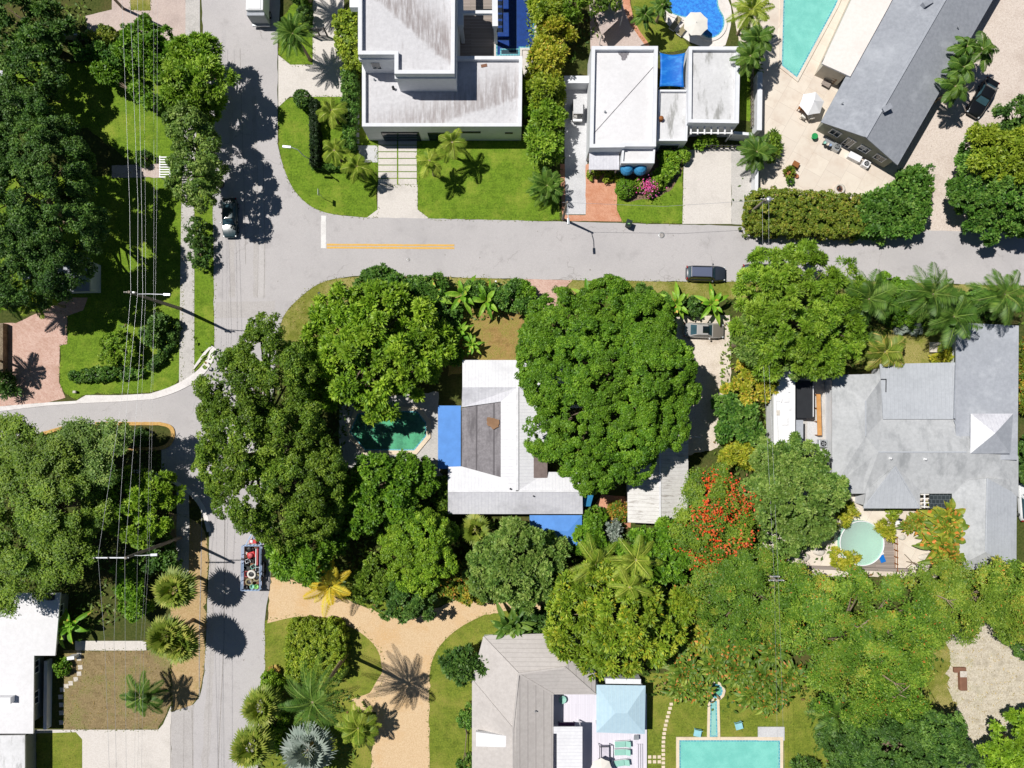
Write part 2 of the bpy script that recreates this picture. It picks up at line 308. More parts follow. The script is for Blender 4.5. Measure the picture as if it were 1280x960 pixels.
# ------------------------------------------------------------------ meshes
class MB:
    def __init__(s): s.v = []; s.f = []; s.mi = []; s.sm = []
    def face(s, pts, mi=0, smooth=False):
        i = len(s.v); s.v += [Vector(p) for p in pts]; s.f.append(tuple(range(i, i + len(pts)))); s.mi.append(mi); s.sm.append(smooth)
    def idx(s, verts, faces, mi=0, smooth=False):
        i = len(s.v); s.v += [Vector(p) for p in verts]
        for f in faces: s.f.append(tuple(i + k for k in f)); s.mi.append(mi); s.sm.append(smooth)
    def prism(s, pts, z0, z1, mi=0, top=True, bottom=True, mtop=None):
        pts = ccw(pts); n = len(pts)
        vs = [(p[0], p[1], z0) for p in pts] + [(p[0], p[1], z1) for p in pts]
        s.idx(vs, [(k, (k + 1) % n, n + (k + 1) % n, n + k) for k in range(n)], mi)
        if top: s.idx([(p[0], p[1], z1) for p in pts], [tuple(range(n))], mi if mtop is None else mtop)
        if bottom: s.idx([(p[0], p[1], z0) for p in pts], [tuple(reversed(range(n)))], mi)
    def ring(s, outer, inner, z0, z1, mi=0):
        n = len(outer)
        if area(outer) < 0: outer = outer[::-1]; inner = inner[::-1]
        vs = [(p[0], p[1], z1) for p in outer] + [(p[0], p[1], z1) for p in inner] + [(p[0], p[1], z0) for p in outer] + [(p[0], p[1], z0) for p in inner]
        fs = []
        for k in range(n):
            j = (k + 1) % n
            fs += [(k, j, n + j, n + k), (2 * n + k, 2 * n + j, j, k), (n + k, n + j, 3 * n + j, 3 * n + k)]
        s.idx(vs, fs, mi)
    def box(s, c, size, rz=0, mi=0, ry=0):
        m = Matrix.Translation(Vector(c)) @ Matrix.Rotation(rz, 4, 'Z') @ Matrix.Rotation(ry, 4, 'Y')
        x, y, z = size[0] / 2, size[1] / 2, size[2] / 2
        vs = [m @ Vector(p) for p in ((-x, -y, -z), (x, -y, -z), (x, y, -z), (-x, y, -z), (-x, -y, z), (x, -y, z), (x, y, z), (-x, y, z))]
        s.idx(vs, [(3, 2, 1, 0), (4, 5, 6, 7), (0, 1, 5, 4), (1, 2, 6, 5), (2, 3, 7, 6), (3, 0, 4, 7)], mi)
    def bar(s, p, q, w, h, mi=0):
        p, q = Vector(p), Vector(q); d = (q - p)
        m = Matrix.Translation((p + q) / 2) @ d.to_track_quat('X', 'Z').to_matrix().to_4x4()
        x, y, z = d.length / 2, w / 2, h / 2
        vs = [m @ Vector(t) for t in ((-x, -y, -z), (x, -y, -z), (x, y, -z), (-x, y, -z), (-x, -y, z), (x, -y, z), (x, y, z), (-x, y, z))]
        s.idx(vs, [(3, 2, 1, 0), (4, 5, 6, 7), (0, 1, 5, 4), (1, 2, 6, 5), (2, 3, 7, 6), (3, 0, 4, 7)], mi)
    def tube(s, pts, rad, seg=8, mi=0, cap=True):
        pts = [Vector(p) for p in pts]; n = len(pts)
        if not isinstance(rad, (list, tuple)): rad = [rad] * n
        vs = []; 
        for k in range(n):
            d = (pts[min(k + 1, n - 1)] - pts[max(k - 1, 0)]).normalized()
            u = d.cross(Vector((0.13, .21, 1)) if abs(d.z) < .9 else Vector((1, 0.2, 0))).normalized(); w = d.cross(u)
            for j in range(seg):
                t = 2 * math.pi * j / seg; vs.append(pts[k] + (u * math.cos(t) + w * math.sin(t)) * rad[k])
        fs = [(k * seg + j, k * seg + (j + 1) % seg, (k + 1) * seg + (j + 1) % seg, (k + 1) * seg + j) for k in range(n - 1) for j in range(seg)]
        s.idx(vs, fs, mi, True)
        if cap:
            s.idx(vs[-seg:], [tuple(range(seg))], mi); s.idx(vs[:seg], [tuple(reversed(range(seg)))], mi)
    def lathe(s, c, prof, seg=20, mi=0, smooth=True):
        c = Vector(c); n = len(prof); vs = []
        for r, z in prof:
            for j in range(seg):
                t = 2 * math.pi * j / seg; vs.append(c + Vector((r * math.cos(t), r * math.sin(t), z)))
        fs = [(k * seg + j, k * seg + (j + 1) % seg, (k + 1) * seg + (j + 1) % seg, (k + 1) * seg + j) for k in range(n - 1) for j in range(seg)]
        s.idx(vs, fs, mi, smooth)
        if prof[-1][0] > 1e-4: s.idx(vs[-seg:], [tuple(range(seg))], mi)
        if prof[0][0] > 1e-4: s.idx(vs[:seg], [tuple(reversed(range(seg)))], mi)
    def torus(s, c, R_, r, seg=20, sub=8, mi=0, tilt=0):
        m = Matrix.Translation(Vector(c)) @ Matrix.Rotation(tilt, 4, 'X'); vs = []
        for k in range(seg):
            A = 2 * math.pi * k / seg
            for j in range(sub):
                B = 2 * math.pi * j / sub
                vs.append(m @ Vector(((R_ + r * math.cos(B)) * math.cos(A), (R_ + r * math.cos(B)) * math.sin(A), r * math.sin(B))))
        s.idx(vs, [(k * sub + j, ((k + 1) % seg) * sub + j, ((k + 1) % seg) * sub + (j + 1) % sub, k * sub + (j + 1) % sub) for k in range(seg) for j in range(sub)], mi, True)
    def build(s, name, mats, parent=None, local=False, bevel=0):
        if not isinstance(mats, (list, tuple)): mats = [mats]
        me = bpy.data.meshes.new(name)
        off = Vector((0, 0, 0)) if (parent is None or local) else world_loc(parent)
        me.from_pydata([v - off for v in s.v], [], s.f)
        for m in mats: me.materials.append(m)
        me.polygons.foreach_set("material_index", s.mi); me.polygons.foreach_set("use_smooth", s.sm)
        me.update()
        o = bpy.data.objects.new(name, me); COL.objects.link(o)
        if parent is not None: o.parent = parent
        if bevel:
            b = o.modifiers.new("edge", 'BEVEL'); b.width = bevel; b.segments = 2; b.limit_method = 'ANGLE'; b.angle_limit = R(35)
        return o

def world_loc(o):
    v = Vector(o.location)
    while o.parent is not None:
        o = o.parent; v += Vector(o.location)
    return v
def area(p): return .5 * sum(p[i][0] * p[(i + 1) % len(p)][1] - p[(i + 1) % len(p)][0] * p[i][1] for i in range(len(p)))
def ccw(p): return list(p) if area(p) > 0 else list(p)[::-1]
def inset(pts, d):
    """polygon moved inward by d (same winding and order as given)"""
    s = 1 if area(pts) > 0 else -1; n = len(pts); r = []
    for i in range(n):
        a_, b_, c_ = Vector(pts[i - 1][:2]), Vector(pts[i][:2]), Vector(pts[(i + 1) % n][:2])
        e1, e2 = (b_ - a_).normalized(), (c_ - b_).normalized()
        n1, n2 = Vector((-e1.y, e1.x)) * s, Vector((-e2.y, e2.x)) * s
        m = n1 + n2; k = m.dot(n1)
        r.append(b_ + m * (d / max(k, .3)))
    return r
def px_poly(pts, z=0): return [P(x, y, z) for x, y in pts]
def rough(pts, step=.5, amp=.08, seed=1):
    rng = random.Random(seed); r = []
    for i in range(len(pts)):
        a_, b_ = Vector(pts[i]), Vector(pts[(i + 1) % len(pts)]); L = (b_ - a_).length; k = max(1, int(L / step))
        for j in range(k):
            p = a_.lerp(b_, j / k)
            if j: p = p + Vector((rng.gauss(0, amp), rng.gauss(0, amp), 0))
            r.append(p)
    return r
def smooth_px(pts, it=2, closed=True):
    for _ in range(it):
        q = []; n = len(pts); rng_ = range(n) if closed else range(n - 1)
        if not closed: q.append(pts[0])
        for i in rng_:
            (x0, y0), (x1, y1) = pts[i], pts[(i + 1) % n]
            q += [(x0 * .75 + x1 * .25, y0 * .75 + y1 * .25), (x0 * .25 + x1 * .75, y0 * .25 + y1 * .75)]
        if not closed: q.append(pts[-1])
        pts = q
    return pts

def tag(o, label=None, cat=None, group=None, kind=None):
    if label: o["label"] = label
    if cat: o["category"] = cat
    if group: o["group"] = group
    if kind: o["kind"] = kind
    return o
def thing(name, label, cat, loc, group=None, rz=0):
    o = bpy.data.objects.new(name, None); COL.objects.link(o); o.empty_display_size = .3
    o.location = loc; o.rotation_euler = (0, 0, rz)
    return tag(o, label, cat, group)
def kids(o): return [c for c in bpy.data.objects if c.parent is o]
def copy_tree(o, loc, rz=0, label=None, parent=None):
    c = o.copy(); COL.objects.link(c)
    if parent is None:
        c.location = loc; c.rotation_euler = (0, 0, rz)
        if label: c["label"] = label
    else: c.parent = parent
    for k in kids(o): copy_tree(k, None, parent=c)
    return c
FRINGE = []
def sheet(name, px, z, mat, jag=0.0, step=.6, seed=1, smooth=0, kind='structure', thick=0):
    if name in ('sidewalk', 'driveway', 'lawn', 'gutter', 'gravel_drive', 'clearing', 'yard_strip'):   # runs on beyond the frame
        px = [(-260 if x <= -30 else 1560 if x >= 1300 else x, -240 if y <= -40 else 1210 if y >= 1000 else y) for x, y in px]
    p = smooth_px(px, smooth) if smooth else px
    pts = px_poly(p, 0)
    if jag: pts = rough(pts, step, jag, seed)
    if name in ('lawn', 'lawn_strip', 'verge', 'yard', 'clearing', 'lawn_patch'): FRINGE.append((pts, mat))
    m = MB(); pts = ccw(pts)
    if thick: m.prism([(q.x, q.y) for q in pts], z - thick, z)
    else: m.face([(q.x, q.y, z) for q in pts])
    o = m.build(name, MAT[mat] if isinstance(mat, str) else mat)
    return tag(o, kind=kind)
# ------------------------------------------------------------------ foliage
def m_leaf(name, dark, mid, light, accent=None, trans=.22, rough=.5, big=.22):
    """leaf colours by leaf (attribute 'tint'); a few leaves take the accent; slow hue drift through the crown"""
    n = N(name); at = n.add("ShaderNodeAttribute"); at.attribute_name = 'tint'
    r = n.add("ShaderNodeValToRGB"); e = r.color_ramp.elements
    e[0].position = .0; e[0].color = dark; e[1].position = .86 if accent else 1.0; e[1].color = light
    k = e.new(.45); k.color = mid
    if accent:
        k = e.new(.9); k.color = accent; k = e.new(1.0); k.color = accent
    n.link(at.outputs["Fac"], r.inputs[0])
    c = n.mix(n.mul(n.ramp(n.noise(big, 4, .65), .38, .62), .5), r.outputs[0], tuple(x * y for x, y in zip(r.color_ramp.elements[0].color[:3], (1.5, 1.15, 1.0))) + (1,))
    p = n.add("ShaderNodeBsdfPrincipled"); n.link(c, p.inputs["Base Color"])
    p.inputs["Roughness"].default_value = rough; p.inputs["Specular IOR Level"].default_value = .35
    t = n.add("ShaderNodeBsdfTranslucent"); n.link(n.mix(1.0, c, (1.0, 1.15, .5, 1), 'MULTIPLY'), t.inputs[0])
    mx = n.add("ShaderNodeMixShader"); mx.inputs[0].default_value = trans
    n.link(p.outputs[0], mx.inputs[1]); n.link(t.outputs[0], mx.inputs[2]); n.link(mx.outputs[0], n.out.inputs["Surface"])
    return n.m
def L3(*rgb): return tuple(srgb(*c) for c in rgb)
LEAF = {}
LEAF_GAIN = 1.45
def lg(c): return tuple(min(.8, x * LEAF_GAIN * k) for x, k in zip(srgb(*c)[:3], (1.13, 1.0, 1.1))) + (1,)
def leafmat(k, d, m, l, accent=None, **kw): LEAF[k] = m_leaf(k + '_foliage', lg(d), lg(m), lg(l), lg(accent) if accent else None, **kw)
leafmat('deep',   (42, 74, 30), (68, 108, 40), (108, 144, 60))            # large dark tree, north west
leafmat('black',  (26, 46, 24), (36, 60, 28), (52, 78, 36))             # very dark dense tree
leafmat('olive',  (58, 90, 24), (90, 126, 32), (136, 164, 56))          # oak beside the road
leafmat('bright', (72, 110, 26), (104, 146, 30), (152, 184, 56))         # bright broad leaves
leafmat('rich',   (58, 98, 22), (84, 130, 28), (124, 164, 46))          # big central tree
leafmat('fresh',  (70, 108, 26), (104, 146, 34), (150, 180, 64))
leafmat('greyg',  (62, 96, 36), (96, 132, 52), (146, 170, 86))        # grey green
leafmat('yellowg',(82, 112, 28), (118, 148, 36), (164, 180, 62))        # yellow green
leafmat('gold',   (98, 122, 28), (136, 152, 38), (184, 184, 66), (206, 156, 64))
leafmat('hedge',  (72, 98, 28), (100, 124, 36), (136, 150, 54), (134, 118, 52))
leafmat('shrub',  (46, 84, 28), (74, 120, 38), (124, 160, 70))
leafmat('mango',  (74, 108, 26), (108, 142, 34), (148, 170, 52), (170, 160, 40))
leafmat('poinc',  (56, 94, 24), (88, 128, 34), (138, 166, 58), (176, 98, 44))
leafmat('poincb', (68, 102, 28), (100, 134, 40), (146, 168, 62), (180, 110, 50))
leafmat('flame',  (66, 100, 26), (96, 130, 34), (130, 154, 48))
leafmat('palm',   (44, 78, 26), (70, 108, 34), (124, 154, 66))
leafmat('palmy',  (70, 102, 28), (112, 140, 40), (170, 182, 78))
leafmat('sabal',  (70, 98, 30), (108, 132, 44), (166, 172, 82), (186, 168, 90))
leafmat('yellowpalm', (150, 140, 34), (206, 180, 48), (236, 204, 84))
leafmat('silver', (84, 106, 92), (116, 136, 122), (156, 172, 160), trans=.1)
leafmat('banana', (64, 116, 28), (104, 156, 36), (158, 190, 72), (186, 160, 70))
leafmat('croton', (60, 92, 26), (100, 126, 36), (156, 158, 54), (190, 124, 52))
leafmat('cover',  (52, 84, 28), (82, 114, 38), (124, 150, 58), (120, 100, 64))
leafmat('petal_orange', (196, 62, 26), (214, 84, 40), (230, 124, 76), trans=.25)
leafmat('petal_pink', (204, 60, 130), (224, 96, 160), (238, 150, 190), trans=.25)
leafmat('heli', (50, 84, 24), (80, 114, 34), (132, 152, 56), (176, 118, 52))
leafmat('edge', (74, 98, 30), (104, 122, 44), (140, 142, 70))
leafmat('drygrass', (120, 116, 52), (150, 140, 70), (186, 170, 104))

def kites(name, C, A, NN, L, Wd, tint, mat, parent=None, fold=0.0):
    """one mesh of leaf shaped faces: centre C, pointing A, facing NN"""
    n = len(C)
    A = A / np.maximum(np.linalg.norm(A, axis=1, keepdims=True), 1e-6)
    Sd = np.cross(NN, A); Sd /= np.maximum(np.linalg.norm(Sd, axis=1, keepdims=True), 1e-6)
    Nr = np.cross(A, Sd)
    L = np.broadcast_to(np.asarray(L, float), (n,))[:, None]; Wd = np.broadcast_to(np.asarray(Wd, float), (n,))[:, None]
    co = np.empty((n, 4, 3))
    co[:, 0] = C - A * L * .5; co[:, 2] = C + A * L * .5 - Nr * L * .08
    mid = C - A * L * .04 + Nr * L * fold
    co[:, 1] = mid + Sd * Wd * .5; co[:, 3] = mid - Sd * Wd * .5
    return quads(name, co, tint, mat, parent)
def quads(name, co, tint, mat, parent=None):
    n = len(co)
    off = np.array(world_loc(parent)) if parent is not None else np.zeros(3)
    me = bpy.data.meshes.new(name)
    me.vertices.add(4 * n); me.vertices.foreach_set("co", (co - off).reshape(-1).astype(np.float32))
    me.loops.add(4 * n); me.loops.foreach_set("vertex_index", np.arange(4 * n, dtype=np.int32))
    me.polygons.add(n); me.polygons.foreach_set("loop_start", np.arange(0, 4 * n, 4, dtype=np.int32))
    me.update(calc_edges=True); me.validate()
    at = me.attributes.new('tint', 'FLOAT', 'POINT'); at.data.foreach_set('value', np.repeat(np.clip(tint, 0, 1), 4).astype(np.float32))
    me.materials.append(mat if not isinstance(mat, str) else LEAF[mat])
    o = bpy.data.objects.new(name, me); COL.objects.link(o)
    if parent is not None: o.parent = parent
    return o
def unit(v): return v / np.maximum(np.linalg.norm(v, axis=1, keepdims=True), 1e-6)
def rnd_dirs(rng, n, zmin=-1.0):
    z = rng.uniform(zmin, 1, n); t = rng.uniform(0, 2 * np.pi, n); r = np.sqrt(np.maximum(0, 1 - z * z))
    return np.stack([r * np.cos(t), r * np.sin(t), z], 1)

# clump radius, leaves per clump, leaf length, leaf width, clump cover, style, roughness of outline
KIND = {
 'fine':    dict(cr=.44, nl=58, L=.24, W=.145, cov=1.2, style='ball', jag=.09, tc=1.8, tuft=1.8),
 'oak':     dict(cr=.60, nl=78, L=.25, W=.15, cov=1.12, style='ball', jag=.16, tc=1.6),
 'broad':   dict(cr=.62, nl=42, L=.50, W=.22, cov=1.15, style='rosette', jag=.14, tc=1.5),
 'mango':   dict(cr=.56, nl=42, L=.44, W=.18, cov=1.1, style='rosette', jag=.16, tc=1.5),
 'loose':   dict(cr=.56, nl=48, L=.33, W=.16, cov=1.0, style='ball', jag=.2),
 'feather': dict(cr=.78, nl=84, L=.28, W=.12, cov=1.12, style='flat', jag=.15, tc=1.5),
 'small':   dict(cr=.34, nl=34, L=.26, W=.16, cov=1.1, style='ball', jag=.10),
 'round':   dict(cr=.42, nl=32, L=.33, W=.21, cov=1.15, style='rosette', jag=.16, tc=1.5),
 'clip':    dict(cr=.24, nl=26, L=.18, W=.12, cov=1.3, style='ball', jag=.03),
 'needle':  dict(cr=.58, nl=60, L=.42, W=.12, cov=1.08, style='rosette', jag=.2, tc=1.5),
}
def clump_leaves(rng, cc, out, k, scale=1.0):
    m = len(cc); nl = k['nl']; sz = rng.uniform(.65, 1.35, m)
    ct = rng.normal(0, .2, m)
    idx = np.repeat(np.arange(m), nl); n = len(idx)
    o = out[idx]
    d = unit(rnd_dirs(rng, n) + o * .85 + np.array([0, 0, .45]))
    if k['style'] == 'flat':
        d = rnd_dirs(rng, n); d[:, 2] *= .28
        pos = cc[idx] + d * (k['cr'] * sz[idx] * np.sqrt(rng.uniform(0, 1, n)))[:, None] * scale
        nn = unit(np.array([0, 0, 1.0]) + o * .5 + rng.normal(0, .35, (n, 3)))
        ax = unit(rng.normal(0, 1, (n, 3)) * np.array([1, 1, .3]))
    elif k['style'] == 'rosette':
        d = unit(rnd_dirs(rng, n) * np.array([1, 1, .7]) + o * .55 + np.array([0, 0, .1]))
        pos = cc[idx] + d * (k['cr'] * sz[idx] * rng.uniform(.35, .95, n))[:, None] * scale
        ax = unit(d + np.array([0, 0, -.12])); nn = unit(o * .8 + np.array([0, 0, .75]) + rng.normal(0, .42, (n, 3)))
    else:
        pos = cc[idx] + d * (k['cr'] * sz[idx] * rng.uniform(.25, 1, n) ** .5)[:, None] * scale
        nn = unit(d + rng.normal(0, .4, (n, 3)) + np.array([0, 0, .4])); ax = unit(rng.normal(0, 1, (n, 3)))
    nn = unit(nn + 1e-4); L = k['L'] * rng.uniform(.65, 1.3, n) * scale; Wd = k['W'] * rng.uniform(.7, 1.2, n) * scale
    tint = np.clip(.45 + ct[idx] + rng.normal(0, .2, n), 0, .87)
    return pos, ax, nn, L, Wd, tint

def crown(name, lobes, kind, mat, parent, seed, dens=1.0, accent=0.0, under=-.3, scale=1.0):
    """lobes: (centre, radius, vertical radius). Each lobe carries tufts, each tuft clumps of leaves; a thinner inner layer of leaves closes the crown"""
    rng = np.random.default_rng(seed); k = KIND[kind]; CC = []; OO = []; TT = []; cr = k['cr'] * scale
    def clear(p, i, shell, lim):
        keep = p[:, 2] > .15
        for j, (c2, r2, rz2) in enumerate(lobes):
            if j != i:
                q = (p - np.array(c2)) / np.array([r2, r2, rz2]) / shell; keep &= (q ** 2).sum(1) > lim
        return keep
    for i, (c, r, rz) in enumerate(lobes):
        c = np.array(c); A = 2 * np.pi * r * (r * .5 + rz * .5) * (1 - under)
        tr = min(max(cr * k.get('tuft', 1.9), .17 * r), 1.7)
        ph = rng.uniform(0, 6.28, 6)
        def wobble(d, n): return 1 + k['jag'] * (np.sin(d[:, 0] * 3.1 + ph[0]) * np.sin(d[:, 1] * 3.7 + ph[1]) + .6 * np.sin(d[:, 0] * 7.3 + d[:, 1] * 5.1 + ph[2]) + .55 * rng.normal(0, 1, n) - .2)
        if r > 2.6 * cr and kind != 'clip':
            n = int(dens * k.get('tc', 1.35) * A / (np.pi * tr * tr)) + 4; d = rnd_dirs(rng, n, under)
            p = c + d * np.array([r, r, rz]) * wobble(d, n)[:, None]
            ok = clear(p, i, 1, .72); p = p[ok]; d = d[ok]; n = len(p)
            m = max(4, int(1.45 * dens * k['cov'] * 1.3 * tr * tr / (cr * cr))); idx = np.repeat(np.arange(n), m)
            d2 = unit(rnd_dirs(rng, len(idx)) + d[idx] * .7 + np.array([0, 0, .35])); ts = np.clip(rng.lognormal(-.05, .32, n), .45, 1.5)[idx]
            CC.append(p[idx] + d2 * (tr * .72 * ts * rng.uniform(.6, 1, len(idx)))[:, None] * np.array([1, 1, .8])); OO.append(unit(d2 + d[idx] * .5)); TT.append(rng.normal(0, .11, n)[idx])
            s2, cov2 = .70, .95
        else:
            n = int(dens * k['cov'] * 1.9 * A / (np.pi * cr * cr)) + 3; d = rnd_dirs(rng, n, under)
            p = c + d * np.array([r, r, rz]) * wobble(d, n)[:, None]; ok = clear(p, i, 1, .74)
            CC.append(p[ok]); OO.append(d[ok]); TT.append(np.zeros(ok.sum())); s2, cov2 = .66, .6
        n = int(dens * cov2 * A * s2 * s2 / (np.pi * cr * cr)) + 2; d = rnd_dirs(rng, n, under); p = c + d * np.array([r, r, rz]) * s2 * rng.uniform(.85, 1.1, (n, 1))
        ok = clear(p, i, s2, .74); CC.append(p[ok]); OO.append(d[ok]); TT.append(np.zeros(ok.sum()))
    cc = np.concatenate(CC); oo = np.concatenate(OO); t0 = np.concatenate(TT)
    pos, ax, nn, L, Wd, tint = clump_leaves(rng, cc, oo, k, scale)
    tint = np.clip(tint + np.repeat(t0, k['nl']), 0, .87)
    if accent: tint = np.where(rng.uniform(0, 1, len(tint)) < accent, .95, tint)
    ok = pos[:, 2] > .04
    return kites(name, pos[ok], ax[ok], nn[ok], L[ok], Wd[ok], tint[ok], mat, parent, fold=.06)

SEED = [100]
def nseed(): SEED[0] += 1; return SEED[0]
def lobes3d(lobes, h, flat=.72, var=.12, rng=None):
    r_ = rng or random.Random(len(lobes) * 31 + int(h * 10)); res = []
    mx_, my_ = sum(t[0] for t in lobes) / len(lobes), sum(t[1] for t in lobes) / len(lobes); dm = max(math.hypot(t[0] - mx_, t[1] - my_) for t in lobes) + 1e-6
    for t in lobes:
        px, py, rp = t[:3]; dz = t[3] if len(t) > 3 else r_.uniform(-var, .02) * h
        if len(lobes) > 4: dz -= .30 * h * (math.hypot(px - mx_, py - my_) / dm) ** 2 - .04 * h   # outer limbs hang lower
        top = h + dz; k = 1 - top / H * .75
        r = rp * M_PX * k * (.87 if rp > 12 else 1); rz = min(r * flat, top * .62)
        c = P(px, py, top - rz)
        res.append((tuple(c), r, rz))
    return res
def tree(name, label, cat, lobes, h, kind, mat, group=None, dens=1.0, accent=0.0, flat=.72, trunk=True, scale=1.0, under=-.3, base=None, bark='bark'):
    ls = lobes3d(lobes, h, flat)
    w = sum(l[1] for l in ls); cx = sum(l[0][0] * l[1] for l in ls) / w; cy = sum(l[0][1] * l[1] for l in ls) / w
    if base: b = P(*base, 0); cx, cy = b.x, b.y
    root = thing(name, label, cat, (cx, cy, 0), group); s = nseed()
    if trunk:
        m = MB(); big = max(l[1] for l in ls); r0 = max(.06, min(.55, .09 * big + .02 * h)); rng = random.Random(s)
        zf = h * .42; top = Vector((cx + rng.uniform(-.2, .2), cy + rng.uniform(-.2, .2), zf))
        m.tube([(cx, cy, -.05), (cx + .03, cy, zf * .5), top], [r0 * 1.25, r0, r0 * .8], 9)
        for c, r, rz in ls:
            e = Vector(c) + Vector((0, 0, rz * .1)); mid = top.lerp(e, .5) + Vector((rng.uniform(-.4, .4), rng.uniform(-.4, .4), .1 * h * .3))
            m.tube([top - Vector((0, 0, .2)), mid, e], [r0 * .6, r0 * .38, r0 * .12], 6)
            for _ in range(4):
                a_ = rng.uniform(0, 6.28); e2 = Vector(c) + Vector((math.cos(a_) * r * .6, math.sin(a_) * r * .6, rz * rng.uniform(-.1, .25)))
                m.tube([mid, mid.lerp(e2, .55) + Vector((0, 0, .15)), e2], [r0 * .28, r0 * .16, r0 * .05], 5)
        m.build('trunk', MAT[bark], root)
    crown('crown' if trunk else 'foliage', ls, kind, LEAF[mat], root, s, dens, accent, under, scale)
    return root
def blossoms(root, name, lobes, h, mat, n, size=.42, seed=5, flat=.72, cl=6):
    ls = lobes3d(lobes, h, flat); rng = np.random.default_rng(seed); C = []
    for c, r, rz in ls:
        d = rnd_dirs(rng, n, .12); C.append(np.array(c) + d * np.array([r, r, rz]) * rng.uniform(1.04, 1.2, n)[:, None] + np.array([0, 0, .4]))
    C = np.concatenate(C); idx = np.repeat(np.arange(len(C)), cl); m = len(idx)
    spread = np.repeat(rng.uniform(.15, .6, len(C)), cl)[:, None]
    pos = C[idx] + rng.normal(0, 1, (m, 3)) * np.array([1, 1, .4]) * spread
    return kites(name, pos, rng.normal(0, 1, (m, 3)), unit(rng.normal(0, .5, (m, 3)) + np.array([0, 0, 1])), size * rng.uniform(.6, 1.3, m), size * .75, rng.uniform(.1, .9, m), LEAF[mat], root)

def hedge(name, label, cat, px, h, mat, kind='clip', group=None, dens=1.0, accent=0.0, wob=.12, scale=1.0, zpix=True):
    """a clipped or shaggy hedge: leaves over the top and sides of a polygon"""
    pts = ccw([(p.x, p.y) for p in px_poly(px, h if zpix else 0)]); rng = np.random.default_rng(nseed()); k = KIND[kind]
    cx = sum(p[0] for p in pts) / len(pts); cy = sum(p[1] for p in pts) / len(pts)
    root = thing(name, label, cat, (cx, cy, 0), group)
    poly = np.array(pts); A = abs(area(pts)); acl = np.pi * (k['cr'] * scale) ** 2
    lo, hi = poly.min(0), poly.max(0); n = int(dens * k['cov'] * A / acl * ((hi - lo).prod() / A) * 2.4) + 4
    q = rng.uniform(lo, hi, (n, 2)); q = q[inpoly(q, poly)]
    top = np.concatenate([q, (h - k['cr'] * .5 * scale + wob * (np.sin(q[:, :1] * 1.9) * np.sin(q[:, 1:] * 2.3) + rng.normal(0, .6, (len(q), 1))))], 1)
    to = np.tile([0, 0, 1.0], (len(q), 1)); CC = [top]; OO = [to]
    for i in range(len(pts)):
        p0, p1 = poly[i], poly[(i + 1) % len(pts)]; e = p1 - p0; Ln = np.linalg.norm(e); m = int(dens * k['cov'] * Ln * h / acl * 1.7) + 2
        t = rng.uniform(0, 1, m); z = rng.uniform(.1, h - .1, m); nn = np.array([e[1], -e[0]]) / max(Ln, 1e-6)
        xy = p0 + e * t[:, None] - nn * k['cr'] * .5 * scale + nn * rng.normal(0, wob, (m, 1))
        CC.append(np.concatenate([xy, z[:, None]], 1)); OO.append(np.tile([nn[0], nn[1], .3], (m, 1)))
    cc = np.concatenate(CC); oo = unit(np.concatenate(OO))
    pos, ax, n3, L, Wd, tint = clump_leaves(rng, cc, oo, k, scale)
    if accent: tint = np.where(rng.uniform(0, 1, len(tint)) < accent, .95, tint)
    ok = pos[:, 2] > .03
    kites('foliage', pos[ok], ax[ok], n3[ok], L[ok], Wd[ok], tint[ok], LEAF[mat], root, fold=.06)
    m = MB(); ins = inset(pts, min(k['cr'] * 1.1 * scale + .08, .25 * math.sqrt(A) if A < 4 else .6))
    m.prism([(p.x, p.y) for p in ins], 0, h * .7); o = m.build('stems', LEAF[mat], root)
    return root
def inpoly(q, poly):
    x, y = q[:, 0], q[:, 1]; r = np.zeros(len(q), bool); j = len(poly) - 1
    for i in range(len(poly)):
        xi, yi = poly[i]; xj, yj = poly[j]
        if yi != yj: r ^= ((yi > y) != (yj > y)) & (x < (xj - xi) * (y - yi) / (yj - yi) + xi)
        j = i
    return r
def cover(name, px, h, mat, dens=7, size=.45, seed=1, accent=.04, group=None):
    """low tangled growth that nobody could count"""
    rng = np.random.default_rng(seed); poly = np.array([(p.x, p.y) for p in px_poly(px, 0)])
    lo, hi = poly.min(0), poly.max(0); n = int(dens * (hi - lo).prod()); q = rng.uniform(lo, hi, (n, 2)); q = q[inpoly(q, poly)]; n = len(q)
    g = .5 + .5 * np.sin(q[:, 0] * .9 + 2 * np.sin(q[:, 1] * .5)) * np.sin(q[:, 1] * 1.1 + 1.5 * np.sin(q[:, 0] * .6)); 
    keep = rng.uniform(0, 1, n) < (.35 + .65 * g); q = q[keep]; g = g[keep]; n = len(q)
    z = h * (.12 + .88 * g * rng.uniform(.3, 1, n))
    tint = np.clip(.42 + .25 * np.sin(q[:, 0] * .7 + q[:, 1] * .4) + rng.normal(0, .16, n), 0, .86); tint = np.where(rng.uniform(0, 1, n) < accent, .95, tint)
    o = kites(name, np.concatenate([q, z[:, None]], 1), rng.normal(0, 1, (n, 3)) * np.array([1, 1, .4]), unit(rng.normal(0, .45, (n, 3)) + np.array([0, 0, 1])), size * rng.uniform(.6, 1.5, n), size * .5 * rng.uniform(.7, 1.3, n), tint, LEAF[mat], None, fold=.06)
    return tag(o, kind='stuff')
